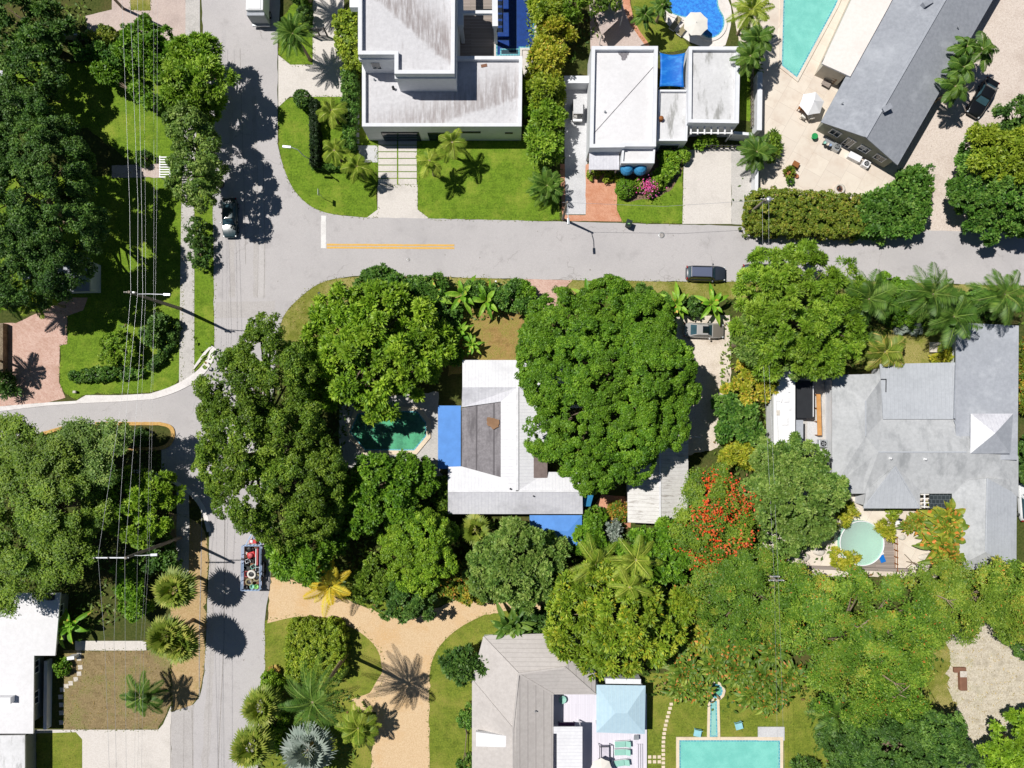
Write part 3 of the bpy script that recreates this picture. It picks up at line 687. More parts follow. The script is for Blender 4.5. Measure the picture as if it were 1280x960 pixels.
def tufts(name, px, mat='drygrass', dens=3, size=.22, seed=2):
    rng = np.random.default_rng(seed); poly = np.array([(p.x, p.y) for p in px_poly(px, 0)])
    lo, hi = poly.min(0), poly.max(0); n = int(dens * (hi - lo).prod()); q = rng.uniform(lo, hi, (n, 2)); q = q[inpoly(q, poly)]; n = len(q)
    C = np.concatenate([q, np.full((n, 1), .09)], 1)
    return tag(kites(name, C, rng.normal(0, 1, (n, 3)) + np.array([0, 0, .5]), unit(rng.normal(0, .6, (n, 3)) + np.array([0, 0, 1])), size * rng.uniform(.5, 1.4, n), size * .35, rng.uniform(0, .86, n), LEAF[mat], None), kind='stuff')

# ------------------------------------------------------------------ palms
def frond_quads(rng, c, az, el, Ln, droop, ll, lw, nleaf=22, tint0=.5, out=None, tt=None, twist=0, down=.35, start=.1):
    d = np.array([math.cos(az), math.sin(az), 0]); s = np.array([-math.sin(az), math.cos(az), 0]); up = np.array([0, 0, 1.0])
    def pt(t): return c + Ln * (d * (t * math.cos(el)) + up * (t * math.sin(el) - droop * t * t))
    ts = np.linspace(0, 1, 9); ps = [pt(t) for t in ts]
    for i in range(8):
        w0 = .07 * (1 - ts[i] * .8); w1 = .07 * (1 - ts[i + 1] * .8)
        out.append([ps[i] - s * w0, ps[i] + s * w0, ps[i + 1] + s * w1, ps[i + 1] - s * w1]); tt.append(.8)
    for k in range(nleaf):
        t = start + (1 - start) * (k + .5) / nleaf; p = pt(t); tan = pt(min(t + .03, 1.02)) - pt(t - .03); tan = tan / np.linalg.norm(tan)
        l = ll * (math.sin(math.pi * min(1, .16 + .82 * t)) ** .7 + .12) * rng.uniform(.88, 1.1)
        for sg in (-1, 1):
            v = s * sg * .8 + tan * .62 - up * down * rng.uniform(.6, 1.4); v /= np.linalg.norm(v); b = tan * lw * .5
            mid = p + v * l * .5; e = p + v * l - up * l * .12
            out.append([p - b * .6, mid - b * 1.1, e, mid + b * 1.1]); tt.append(min(.86, max(0, tint0 + rng.normal(0, .13) - .1 * (sg > 0))))
def palm(label, px, py, h, rpx, mat='palm', n=18, style='feather', group=None, name='palm_tree', droop=.42, lw=.15, ll=.26, trunk_r=.14, base=None, cat='palm', el_lo=-8, fruit=False, nleaf=22, accent=0):
    c = P(px, py, h); b = P(base[0], base[1], 0) if base else Vector((c.x, c.y, 0)); s = nseed(); rng = np.random.default_rng(s)
    root = thing(name, label, cat, (b.x, b.y, 0), group); Ln = rpx * M_PX * (1 - h / H)
    m = MB(); mid = b.lerp(c, .5) + Vector((.05, .03, 0)); mid.x += (b.x - c.x) * .12; mid.y += (b.y - c.y) * .12
    m.tube([b - Vector((0, 0, .05)), b.lerp(mid, .4), mid, c + Vector((0, 0, .1))], [trunk_r * 1.5, trunk_r * 1.1, trunk_r, trunk_r * .85], 9); m.build('trunk', MAT['palmbark'], root)
    out, tt = [], []; cc = np.array(c); az0 = rng.uniform(0, 6.28)
    if style == 'feather':
        for i in range(n):
            f = i / max(1, n - 1); el = R(72 - (72 - el_lo) * f ** .8) + rng.normal(0, .06)
            l = Ln * 1.15 * rng.uniform(.85, 1.1) / max(.62, math.cos(el) if f > .5 else .9)
            frond_quads(rng, cc, az0 + i * 2.39996 + rng.normal(0, .1), el, l, droop * (1.25 - .35 * f) * rng.uniform(.8, 1.2), l * ll, lw * .62, int(nleaf * 1.35), .5 + rng.normal(0, .12), out, tt)
    else:   # fan leaves
        for i in range(n):
            f = i / max(1, n - 1); el = R(80 - 112 * f ** .85); az = az0 + i * 2.39996
            d = np.array([math.cos(az) * math.cos(el), math.sin(az) * math.cos(el), math.sin(el)]); sd = np.array([-math.sin(az), math.cos(az), 0]); nn = np.cross(d, sd) * -1
            if nn[2] < 0: nn = -nn
            pet = Ln * rng.uniform(.40, .52); q = cc + d * pet - np.array([0, 0, 1]) * pet * .1
            out.append([cc - sd * .03, cc + sd * .03, q + sd * .03, q - sd * .03]); tt.append(.7)
            bl = Ln * rng.uniform(.5, .62); t0 = .48 + rng.normal(0, .13) - (.12 if f > .8 else 0); nb = 17
            for k in range(nb):
                a_ = R(-112 + 224 * k / (nb - 1)) + rng.normal(0, .03); v = d * math.cos(a_) + sd * math.sin(a_) ; l = bl * (.72 + .28 * math.cos(a_)) * rng.uniform(.9, 1.08)
                w = np.cross(nn, v); wd = l * .085
                mid_ = q + v * l * .55 + nn * .04; e = q + v * l - np.array([0, 0, 1]) * l * rng.uniform(.14, .32)
                out.append([q, mid_ + w * wd, e, mid_ - w * wd]); tt.append(min(.86, max(0, t0 + rng.normal(0, .11))))
    co = np.array(out); tn = np.array(tt)
    if accent: tn = np.where(rng.uniform(0, 1, len(tn)) < accent, .95, tn)
    quads('crown', co, tn, LEAF[mat], root)
    if fruit:
        m = MB()
        for k in range(26):
            v = rng.normal(0, 1, 3); v /= np.linalg.norm(v); m.lathe(c + Vector((v[0] * .22 + .1, v[1] * .22 - .25, v[2] * .15 - .25)), [(0.0, -.05), (.05, -.02), (.05, .03), (0, .05)], 6)
        m.build('fruit_cluster', MAT['terracotta'], root)
    return root
def paddle(label, cat, name, px, py, h, rpx, mat='banana', n=10, wid=.24, group=None, accent=.04, stems=1, zb=.25):
    """plant of big paddle leaves arching out from a stem or a clump of stems"""
    c0 = P(px, py, h * .6); s = nseed(); rng = np.random.default_rng(s); root = thing(name, label, cat, (c0.x, c0.y, 0), group)
    Ln = rpx * M_PX; out, tt = [], []; m = MB()
    for j in range(stems):
        o_ = Vector((rng.normal(0, .3), rng.normal(0, .3), 0)) * (Ln * .55 if stems > 1 else 0); hh = h * rng.uniform(.75, 1.05) if stems > 1 else h
        b = Vector((c0.x, c0.y, 0)) + o_; t = b + Vector((0, 0, hh * .55)); m.tube([b, t], [.11, .06], 7)
        for i in range(n):
            f = i / max(1, n - 1); az = j + i * 2.39996 + rng.normal(0, .2); el = R(78 - 66 * f) ; l = Ln * rng.uniform(.75, 1.1) * (1 if stems == 1 else .75)
            d = np.array([math.cos(az), math.sin(az), 0]); sd = np.array([-math.sin(az), math.cos(az), 0]); up = np.array([0, 0, 1.0]); c = np.array(t)
            def pt(u): return c + l * (d * u * math.cos(el) + up * (u * math.sin(el) - .5 * u * u)) * 1.2
            us = np.linspace(.12, 1, 7); wd = [0.12, .8, 1, 1, .85, .5, .02]; t0 = .5 + rng.normal(0, .18)
            out.append([pt(0) - sd * .03, pt(0) + sd * .03, pt(.14) + sd * .03, pt(.14) - sd * .03]); tt.append(.8)
            for a_ in range(6):
                p0, p1 = pt(us[a_]), pt(us[a_ + 1]); w0, w1 = wd[a_] * wid * l * .5, wd[a_ + 1] * wid * l * .5
                for sg in (-1, 1):
                    out.append([p0, p1, p1 + sd * sg * w1 + up * w1 * .35, p0 + sd * sg * w0 + up * w0 * .35][::sg]); tt.append(min(.86, max(0, t0 + rng.normal(0, .07) + .06 * sg)) if rng.uniform() > accent else .95)
    m.build('stem', MAT['palmbark'], root); quads('leaves', np.array(out), np.array(tt), LEAF[mat], root)
    return root
def shrub(label, px, py, rp, h, mat='shrub', kind='small', name='shrub', cat='shrub', group=None, dens=1.0, accent=0.0, more=(), scale=1.0):
    return tree(name, label, cat, [(px, py, rp, 0)] + [tuple(m) + ((0,) if len(m) < 4 else ()) for m in more], h, kind, mat, group, dens, accent, flat=.9, trunk=True, scale=scale, under=-.5)

def fringe():
    """short blades creeping over the edges of the grass"""
    rng = np.random.default_rng(9); C = []; 
    for pts, mat in FRINGE:
        p = np.array([(q[0], q[1]) for q in pts])
        for i in range(len(p)):
            e = p[(i + 1) % len(p)] - p[i]; L = np.linalg.norm(e); k = int(L * 7)
            if k and abs(p[i]).max() < 70:
                t = rng.uniform(0, 1, k)[:, None]; C.append(p[i] + e * t + rng.normal(0, .11, (k, 2)))
    C = np.concatenate(C); n = len(C)
    return tag(kites('edge_grass', np.concatenate([C, np.full((n, 1), .07)], 1), rng.normal(0, 1, (n, 3)) + np.array([0, 0, .4]), unit(rng.normal(0, .6, (n, 3)) + np.array([0, 0, 1])), .2 * rng.uniform(.6, 1.4, n), .08, rng.uniform(.1, .86, n), LEAF['edge'], None), kind='stuff')
# ------------------------------------------------------------------ ground, roads, drives
m = MB(); m.face([(-260, -260, 0), (260, -260, 0), (260, 260, 0), (-260, 260, 0)]); tag(m.build('ground', MAT['ground']), kind='structure')
def arc(*p): return smooth_px(list(p), 2, False)
# lawns
sheet('lawn', [(-30, 68), (75, 78), (120, 76), (170, 84), (205, 78), (228, 90), (228, 205), (165, 206), (110, 160), (-30, 150)], .02, 'lawn_lush', .12, .7, 1)
sheet('lawn', [(-30, 206), (110, 222), (228, 206), (228, 470), (215, 484), (190, 490), (104, 494), (96, 500), (82, 492), (75, 480), (75, 432), (84, 430), (84, 390), (-30, 380)], .02, 'lawn_lush', .08, .6, 2)
sheet('lawn_strip', [(242, 52), (254, 52), (262, 150), (267, 240), (268, 430), (262, 446), (242, 466)], .02, 'lawn_lush', .05, .6, 3)
sheet('lawn', arc((348, 133), (362, 120), (430, 120)) + [(455, 120), (470, 165), (471, 272)] + arc((458, 272), (410, 268), (385, 257), (365, 236), (353, 206), (348, 180)), .02, 'lawn_lush', .07, .5, 4)
sheet('lawn', [(348, 68), (352, 24), (370, 0), (372, -30), (392, -30), (392, 82), (364, 82)], .02, 'lawn_lush', .07, .5, 5)
sheet('lawn', [(522, 172), (655, 172), (674, 188), (698, 230), (700, 276), (640, 275.5), (536, 273.5), (522, 262)], .02, 'lawn_lush', .05, .6, 6)
sheet('lawn', [(771, 225), (800, 246), (830, 240), (853, 205), (854, 279), (777, 278), (771, 262)], .02, 'lawn_lush', .05, .5, 7)
sheet('mulch_bed', smooth_px([(771, 205), (855, 180), (855, 206), (846, 228), (832, 244), (800, 251), (772, 250)], 1), .028, 'bed', .08, .4, 8)
sheet('lawn_strip', [(923, 150), (924, 88), (938, 88), (938, 152)], .02, 'lawn_lush', .04, .6, 9)
sheet('verge', arc((662, 349), (560, 346), (440, 345), (400, 352), (375, 370), (353, 394), (347, 425)) + [(452, 440), (540, 380), (665, 372)], .02, 'lawn_dry', .1, .5, 10)
sheet('verge', [(712, 350), (860, 352), (925, 353), (1010, 352), (1060, 350), (1160, 354), (1300, 358), (1300, 385), (1060, 378), (925, 374), (712, 374)], .02, 'lawn_dry', .09, .5, 11)
sheet('courtyard', [(560, 385), (655, 385), (660, 452), (560, 470)], .018, 'court', .1, .6, 12)
sheet('lawn', [(331, 776), (370, 768), (430, 776), (456, 790), (478, 816), (482, 842), (470, 870), (440, 900), (466, 946), (470, 1000), (318, 1000), (331, 860)], .02, 'lawn', .05, .6, 13)
sheet('lawn', arc((536, 960), (535, 850), (540, 822), (552, 802), (575, 782), (606, 767), (640, 758)) + [(668, 756), (668, 790), (600, 800), (592, 960), (592, 1000), (536, 1000)], .02, 'lawn', .05, .6, 14)
sheet('lawn', [(470, 720), (600, 720), (590, 745), (560, 753), (530, 766), (500, 773), (480, 768), (440, 752), (400, 736), (400, 720)], .02, 'lawn', .06, .6, 15)
sheet('lawn', [(806, 840), (900, 850), (1060, 850), (1060, 1000), (806, 1000)], .02, 'lawn', .05, .6, 16)
sheet('clearing', smooth_px([(1160, 800), (1200, 782), (1250, 776), (1310, 790), (1310, 1000), (1195, 1000), (1165, 900)], 1), .02, 'straw', .15, .5, 17)
sheet('lawn_patch', smooth_px([(1150, 790), (1176, 788), (1190, 820), (1184, 860), (1200, 890), (1180, 930), (1150, 930)], 1), .025, 'lawn_dry', .2, .4, 240)
sheet('yard', [(79, 813), (213, 813), (214, 880), (197, 912), (79, 912)], .02, 'yard', .06, .5, 18)
sheet('yard_strip', [(46, 916), (95, 914), (103, 924), (103, 1000), (46, 1000)], .022, 'lawn', .05, .6, 19)
sheet('verge', arc((212, 640), (240, 648), (256, 660), (261, 690), (258, 740), (256, 830), (250, 868), (236, 886)) + [(215, 890), (212, 780)], .02, 'verge_dirt', .12, .5, 20)
sheet('ground_patch', [(955, 590), (1200, 590), (1200, 720), (955, 722)], .016, 'patio', .12, .6, 21)
sheet('courtyard', [(1095, 405), (1200, 405), (1200, 460), (1095, 460)], .018, 'lawn_dry', .1, .6, 22)
# roads
road = [(252, -60), (252, 0), (258, 130), (266, 240), (268, 430)] + arc((268, 434), (262, 452), (246, 472), (218, 487), (190, 496)) + [(150, 500), (104, 501), (60, 504), (0, 511), (-60, 520),
        (-60, 552), (0, 547), (60, 541), (125, 529)] + arc((200, 529), (214, 532), (219, 543), (213, 556), (200, 562)) + [(208, 566), (208, 596)] + arc((216, 600), (238, 614), (254, 634), (261, 664)) + [(262, 700), (258, 780), (256, 840), (250, 870), (236, 888), (216, 906), (214, 1010),
        (312, 1010), (324, 950), (331, 860), (331, 776), (338, 730), (340, 640), (340, 520), (345, 440)] + arc((347, 425), (353, 394), (375, 371), (402, 351), (442, 345)) + [(560, 346), (662, 349), (720, 350), (860, 352), (1010, 352), (1060, 350), (1160, 354), (1300, 358), (1340, 360),
        (1340, 292), (1280, 290), (1160, 288), (1000, 285), (860, 281), (760, 278.5), (640, 275.5), (520, 273), (460, 272)] + arc((456, 272), (410, 268), (385, 257), (365, 236), (353, 206), (347, 180)) + [(347, 60), (350, 0), (350, -60)]
sheet('road', road, .034, 'road', .03, .8, 30)
for q in ([(1320, 291), (1560, 295), (1560, 366), (1320, 359.5)], [(-40, 517.5), (-40, 550), (-260, 572), (-260, 542)], [(252, -40), (350, -40), (350, -240), (252, -240)], [(214, 990), (314, 990), (300, 1210), (208, 1210)]):
    sheet('road', q, .030, 'road')
sheet('road_patch', [(322.5, 200), (331, 200), (332, 372), (322, 372)], .040, 'road_pale', .02, .8, 31)
sheet('road_patch', [(270, 378), (344, 376), (343, 396), (270, 398)], .040, 'road_patch', .03, .8, 32)
sheet('road_patch', [(214, 890), (243, 880), (241, 1000), (214, 1000)], .040, 'road_patch', .04, .8, 33)
for q in ([(256, 20), (330, 20)], ): pass
def seam(px, w=.07, z=.044):
    p = px_poly(px, z); m = MB()
    for a_, b_ in zip(p[:-1], p[1:]):
        d = (b_ - a_).normalized(); s = Vector((-d.y, d.x, 0)) * w * .5; m.face([a_ - s, b_ - s, b_ + s, a_ + s])
    tag(m.build('road_seam', MAT['seam']), kind='structure')
seam([(254, 512), (253, 580), (252, 660), (251, 720), (249, 800), (249, 870)], .08)
seam([(280, 560), (281, 660), (280, 800), (275, 900), (271, 1000)], .09)
seam([(300, 60), (302, 140), (305, 230), (307, 330)], .06)
seam([(329, 205), (331, 300), (330, 372)], .08)
seam([(322, 205), (323, 300), (322, 372)], .05)
seam([(240, 885), (241, 960), (240, 1000)], .12)
seam([(213, 905), (213, 1000)], .05)
seam([(230, 890), (229, 1000)], .07)
for k, (px, w) in enumerate(((288, .5), (318, .55))):   # wheel tracks, worn darker
    sheet('wheel_track', [(px - 2.5, 120), (px + 2.5, 120), (px + 6, 372), (px - 1, 372)], .038, 'road_patch', .06, .7, 40 + k)
sheet('wheel_track', [(262, 700), (269, 700), (266, 870), (258, 1000), (250, 1000), (258, 860)], .038, 'road_patch', .07, .7, 43)
# paint on the road
sheet('stop_line', [(401.5, 269.5), (407.8, 269.8), (407.6, 310.5), (401.3, 310.3)], .046, 'line_white', .012, .3, 50)
sheet('centre_line', [(408.5, 304.8), (568, 305.6), (568, 308.0), (408.5, 307.2)], .046, 'line_yellow', .01, .3, 51)
sheet('centre_line', [(408.5, 308.3), (568, 309.1), (568, 311.5), (408.5, 310.7)], .046, 'line_yellow', .01, .3, 52)
# pavements, kerbs, gutters
sheet('sidewalk', [(232, -60), (250, -60), (250, 50), (246, 150), (243, 240), (243, 470), (238, 478), (224, 482), (224, 470), (227, 240), (230, 150), (232, 50)], .036, 'sidewalk', 0, .6, 60)
gut_o = arc((271, 436), (266, 454), (250, 475), (220, 491), (192, 499)) + [(150, 502), (104, 504), (60, 507), (0, 514), (-60, 523)]
gut_i = arc((265, 432), (259, 450), (243, 468), (214, 484), (188, 492)) + [(150, 494), (108, 494), (96, 501), (60, 503), (0, 508), (-60, 516)]
sheet('gutter', gut_o + gut_i[::-1], .11, 'gutter', .0, thick=.1)
kw = [(243, 462), (251, 452), (260, 440), (266, 434), (262, 434), (255, 441), (243, 458)]
sheet('kerb', kw, .17, 'gutter', thick=.16)
gut2 = [(150, 586), (185, 588), (212, 596)] + arc((216, 598), (240, 612), (257, 632), (264, 664))
gut2i = [(150, 590), (184, 592), (210, 600)] + arc((213, 602), (236, 616), (252, 636), (259, 665))
sheet('gutter', gut2 + gut2i[::-1], .06, 'gutter', thick=.05)
sheet('sidewalk', [(221, 602), (236, 608), (237, 650), (236, 745), (220, 745), (221, 650)], .036, 'sidewalk', .02, .7, 61)
sheet('sidewalk', [(202, 562), (208, 562), (208, 592), (202, 590)], .05, 'sidewalk', .0)
isl = [(120, 527.5)] + arc((200, 527.5), (216, 531), (220.5, 543), (214, 558), (198, 563)) + [(135, 562.5)]
isl_i = [(135, 558.5)] + arc((197, 559), (210, 555), (215.5, 543), (212, 534), (199, 531.5)) + [(120, 531.5)]
sheet('kerb', isl + isl_i, .17, 'kerb_yellow', .015, .4, 62, thick=.16)
sheet('kerb', [(50, 541), (78, 533), (78, 537), (52, 545)], .15, 'kerb_yellow', .02, .4, 63, thick=.14)
# driveways
sheet('driveway', [(107, 20), (140, 12), (143, -40), (232, -40), (232, 49), (200, 51), (160, 49), (120, 47), (109, 36)], .03, 'pinkdrive', .03, .7, 70)
sheet('lawn_patch', [(163, -40), (180, -40), (189, 13), (163, 13)], .036, 'lawn_dry', .06, .5, 71)
sheet('driveway', [(-40, 398), (20, 404), (88, 372), (110, 372), (104, 388), (84, 395), (84, 430), (75, 432), (74, 478), (82, 497), (60, 503), (0, 508), (-40, 512)], .03, 'pinkbrick', .02, .6, 72)
sheet('driveway', [(348, 69), (363, 81), (391, 81), (391, -40), (430, -40), (430, 121), (362, 121), (348, 134)], .03, 'concrete', .0)
sheet('lawn_strip', [(470, 160), (524, 160), (524, 232), (470, 232)], .018, 'lawn_lush')
sheet('driveway', [(472, 231), (522, 231), (522, 262), (537, 273.5), (458, 272.5), (472, 262)], .03, 'concrete', .0)
for c, (xa, xb) in enumerate(((473, 496.2), (498, 521))):
    for r_ in range(8):
        y0 = 165 + r_ * 8.3; sheet('driveway_slab', [(xa, y0 + .55), (xb, y0 + .55), (xb, y0 + 7.7), (xa, y0 + 7.7)], .05, 'concrete', thick=.05)
for k in range(9):    # stepping path along the west wall
    y0 = 118 + k * 8; sheet('path_slab', [(441, y0), (449, y0), (449, y0 + 5.6), (441, y0 + 5.6)], .05, 'concrete_cool', thick=.05)
sheet('path', [(449, 182), (472, 182), (472, 203), (456, 203), (449, 196)], .04, 'concrete_cool')
sheet('driveway', [(705, 96), (738, 96), (734, 205), (732, 268), (707, 268), (706, 210)], .03, 'concrete_cool', .0)
sheet('driveway', [(700, 205), (706, 205), (707, 269), (732, 269), (732, 206), (738, 204), (738, 215), (772, 215), (771, 262), (778, 277), (703, 276)], .032, 'brick', .02, .6, 74)
sheet('driveway', [(855, 188), (914, 184), (914, 280), (853, 280)], .03, 'concrete', .0)
sheet('gravel_bed', [(914, 182), (945, 200), (944, 270), (935, 282), (914, 280)], .022, 'sidewalk', .05, .5, 75)
sheet('driveway', [(655, 349), (716, 350), (700, 366), (696, 386), (690, 400), (668, 400), (662, 372), (656, 358)], .03, 'pinkbrick', .03, .6, 76)
sheet('driveway', [(845, 396), (912, 394), (913, 480), (900, 560), (850, 570), (846, 480)], .03, 'sand', .08, .6, 77)
sheet('patio', [(906, -40), (1120, -40), (1080, 110), (1125, 208), (1092, 250), (940, 250), (942, 205), (950, 150), (950, 90), (925, 60)], .03, 'patio', .03, .7, 78)
sheet('gravel_drive', [(1120, -40), (1330, -40), (1330, 291), (1180, 290), (1160, 289), (1090, 250), (1108, 205)], .026, 'gravel', .06, .7, 79)
sheet('driveway', [(338, 722), (362, 724), (400, 737), (440, 752), (480, 768), (500, 774), (530, 767), (560, 754), (590, 745), (640, 749), (700, 748), (700, 762), (640, 762)] +
      arc((606, 768), (575, 783), (552, 803), (540, 823), (536, 850), (537, 960)) + [(538, 1000), (470, 1000), (464, 940), (470, 905), (470, 890), (440, 890), (440, 874), (462, 866), (477, 842)] + arc((478, 838), (474, 812), (454, 792), (430, 779), (400, 771), (370, 770), (334, 779)), .031, 'tan', .06, .5, 80)
sheet('driveway', [(28, 912), (198, 912), (204, 905), (214, 882), (215, 1000), (103, 1000), (103, 924), (95, 915), (28, 917)], .03, 'concrete', .0)
sheet('path', [(94, 801), (183, 801), (183, 813), (94, 813)], .036, 'concrete', .0)
for k, (x, y) in enumerate(((99, 817), (99, 823), (100.5, 834), (99, 842), (95, 849), (88.5, 854), (83, 857.5), (78, 862), (76, 871), (77, 881), (77, 891), (77, 903))):
    sheet('stepping_stone', [(x - 3, y - 2.6), (x + 2.6, y - 2.9), (x + 3, y + 2.4), (x - 2.4, y + 2.8)], .05, 'stone', .02, .3, 90 + k, thick=.05)
for k in range(17):
    t = k / 16; x = 839 - 10 * math.sin(min(1, t * 1.6) * 1.5708) + 0 * t; y = 880 + t * 84
    sheet('stepping_stone', [(x - 2.2, y - 1.7), (x + 2.1, y - 1.9), (x + 2.3, y + 1.6), (x - 2, y + 1.8)], .05, 'coping', .015, .3, 120 + k, thick=.05)
for k in range(8):
    x, y = 806 + (k % 4) * 6, 946 + (k // 4) * 6; sheet('stepping_stone', [(x - 2, y - 1.9), (x + 2, y - 2), (x + 2.1, y + 1.9), (x - 2, y + 2)], .05, 'coping', .015, .3, 150 + k, thick=.05)
for k, (x, y) in enumerate(((1018, 222), (1042, 222), (1066, 222))): pass

# manhole in the east road, small dark lid by the yellow line
def manhole(label, px, py, r):
    p = P(px, py, .04); t = thing('manhole_cover', label, 'manhole cover', p); m = MB(); m.lathe(p, [(r * 1.25, .0), (r * 1.25, .008), (r * 1.02, .010)], 24); m.build('frame', MAT['steel'], t)
    m = MB(); m.lathe(p, [(r, .0), (r, .014), (r * .6, .016), (r * .58, .012), (r * .2, .012), (0, .016)], 24); m.build('lid', MAT['seam'], t)
manhole('round rusty manhole cover in the road south of the concrete driveway', 827, 294, .30)
manhole('small dark round lid in the road below the double yellow line', 510.5, 324.5, .17)

# ------------------------------------------------------------------ pools
def pool(label, px, basin, water, coping, cw=.5, z=.16, smooth=0, group=None):
    p = smooth_px(px, smooth) if smooth else px
    pts = ccw([(q.x, q.y) for q in px_poly(p, .1)]); c = Vector((sum(q[0] for q in pts) / len(pts), sum(q[1] for q in pts) / len(pts), 0))
    t = thing('swimming_pool', label, 'swimming pool', c, group)
    m = MB(); m.face([(q[0], q[1], .05) for q in pts]); m.build('basin', basin, t)
    m = MB(); m.face([(q[0], q[1], z - .04) for q in inset(pts, .01)]); m.build('water', water, t)
    m = MB(); m.ring(pts, [tuple(q) for q in inset(pts, .16)], .051, z - .035); m.build('tile_band', MAT['tile'], t)
    if cw:
        m = MB(); m.ring([tuple(q) for q in inset(pts, -cw)], pts, 0, z); m.build('coping', MAT[coping], t)
    return t
MAT['tile'] = m_pave('waterline_tile', srgb(70, 150, 170), srgb(96, 176, 190), srgb(150, 200, 205), 3, 0, 1, 1, .08)
basin_l = m_basin('turquoise_basin', srgb(136, 218, 208), srgb(168, 236, 226), .5); wat_l = m_water('turquoise_pool_water', (.74, .95, .93, 1), .85)
basin_b = m_basin('blue_mosaic_basin', srgb(0, 124, 226), srgb(62, 180, 255), 2.6); wat_b = m_water('blue_pool_water', (.62, .88, 1, 1), .92)
basin_g = m_basin('green_basin', srgb(40, 150, 112), srgb(120, 206, 164), .8); wat_g = m_water('green_pool_water', (.55, .86, .74, 1), .85)
basin_d = m_basin('deep_blue_basin', srgb(0, 44, 120), srgb(6, 62, 142), 2); wat_d = m_water('deep_blue_pool_water', (.4, .7, .95, 1), .93); basin_s = m_basin('bright_blue_basin', srgb(70, 160, 236), srgb(84, 176, 244), 2)
basin_m = m_basin('pale_mint_basin', srgb(176, 228, 206), srgb(188, 236, 214), 1); wat_m = m_water('mint_pool_water', (.86, .98, .94, 1), .6)
sheet('pool_deck', [(424, 500), (548, 490), (550, 590), (560, 600), (540, 600), (424, 584)], .03, 'sidewalk', .04, .6, 180)
sheet('pool_deck', smooth_px([(826, -40), (824, 16), (838, 36), (870, 58), (905, 62), (912, 40), (916, 14), (906, -10), (906, -40)], 1), .032, 'coping_white', .0)
sheet('pool_deck', [(947, 908), (980, 908), (980, 925), (947, 925)], .15, 'concrete_cool', thick=.12)
sheet('pool_deck', [(648, 56), (668, 56), (668, 96), (655, 96)], .04, 'concrete', .0)
pool('green octagonal pool half under the bright broadleaf tree west of the metal-roofed house', [(437, 540), (447, 517), (470, 513), (522, 514), (533, 528), (533, 545), (518, 563), (456, 563)], basin_g, wat_g, 'coping', .5)
kid = [(830, -30), (830, 4), (836, 16), (850, 21), (866, 24), (872, 38), (884, 49), (897, 46), (905, 36), (906, 22), (898, 10), (897, -4), (898, -30)]
pool('bright blue kidney pool behind the white house with the white parasol over its edge', kid, basin_b, wat_b, 'coping_white', .35, smooth=2)
pool('turquoise straight-edged pool beside the white-roofed annexe of the long grey house', [(980, -30), (1060, -30), (1044, 8), (996, 97), (977, 82)], basin_l, wat_l, 'patio', .35)
pool('deep blue pool on the terrace of the stained flat-roofed house', [(620, -30), (668, -30), (668, 60), (650, 60), (650, 70), (620, 70)], basin_d, wat_d, 'concrete', .25)
pool('small bright blue stretch of water at the south end of the deep blue pool', [(625, 61), (649.5, 61), (649.5, 69.5), (625, 69.5)], basin_s, wat_b, 'concrete', 0, .2)  # separate brighter blue piece laid over the pool's south end
pool('aqua rectangular pool with cream coping at the bottom edge beyond the lawn', [(849, 925), (975, 925), (975, 1000), (849, 1000)], basin_l, wat_l, 'coping', .35)
pool('narrow cream-edged water channel leading from the spa to the aqua pool', [(888, 876), (896, 876), (897, 921), (887, 921)], basin_l, m_water('channel_water', (.85, .95, .92, 1)), 'coping', .3, .14)
pool('small round spa with a curved cream rim among the heliconia plants', [(894 + 9 * math.cos(k * .5236), 863 + 9 * math.sin(k * .5236)) for k in range(12)], basin_g, wat_l, 'coping', .3, .3)

def round_pool():
    c = P(1077, 679, .5); t = thing('swimming_pool', 'round pale mint above-ground pool south of the grey-roofed house', 'swimming pool', (c.x, c.y, 0)); r = 2.5
    m = MB(); m.lathe((c.x, c.y, 0), [(r + .12, 0), (r + .12, .55), (r + .1, .6), (r - .02, .6), (r - .04, .3), (0, .3)], 48); m.build('shell', basin_m, t)
    m = MB(); m.face([(c.x + (r - .03) * math.cos(k * math.pi / 24), c.y + (r - .03) * math.sin(k * math.pi / 24), .5) for k in range(48)]); m.build('water', wat_m, t)
    m = MB(); m.torus((c.x, c.y, .6), r + .06, .07, 48, 8); m.build('rim', MAT['white'], t)
round_pool()
deck = [(1082, 692), (1104, 668), (1116, 672), (1118, 712), (1076, 712), (1070, 706)]
sheet('pool_deck', deck, .12, 'deckgrey', thick=.12)
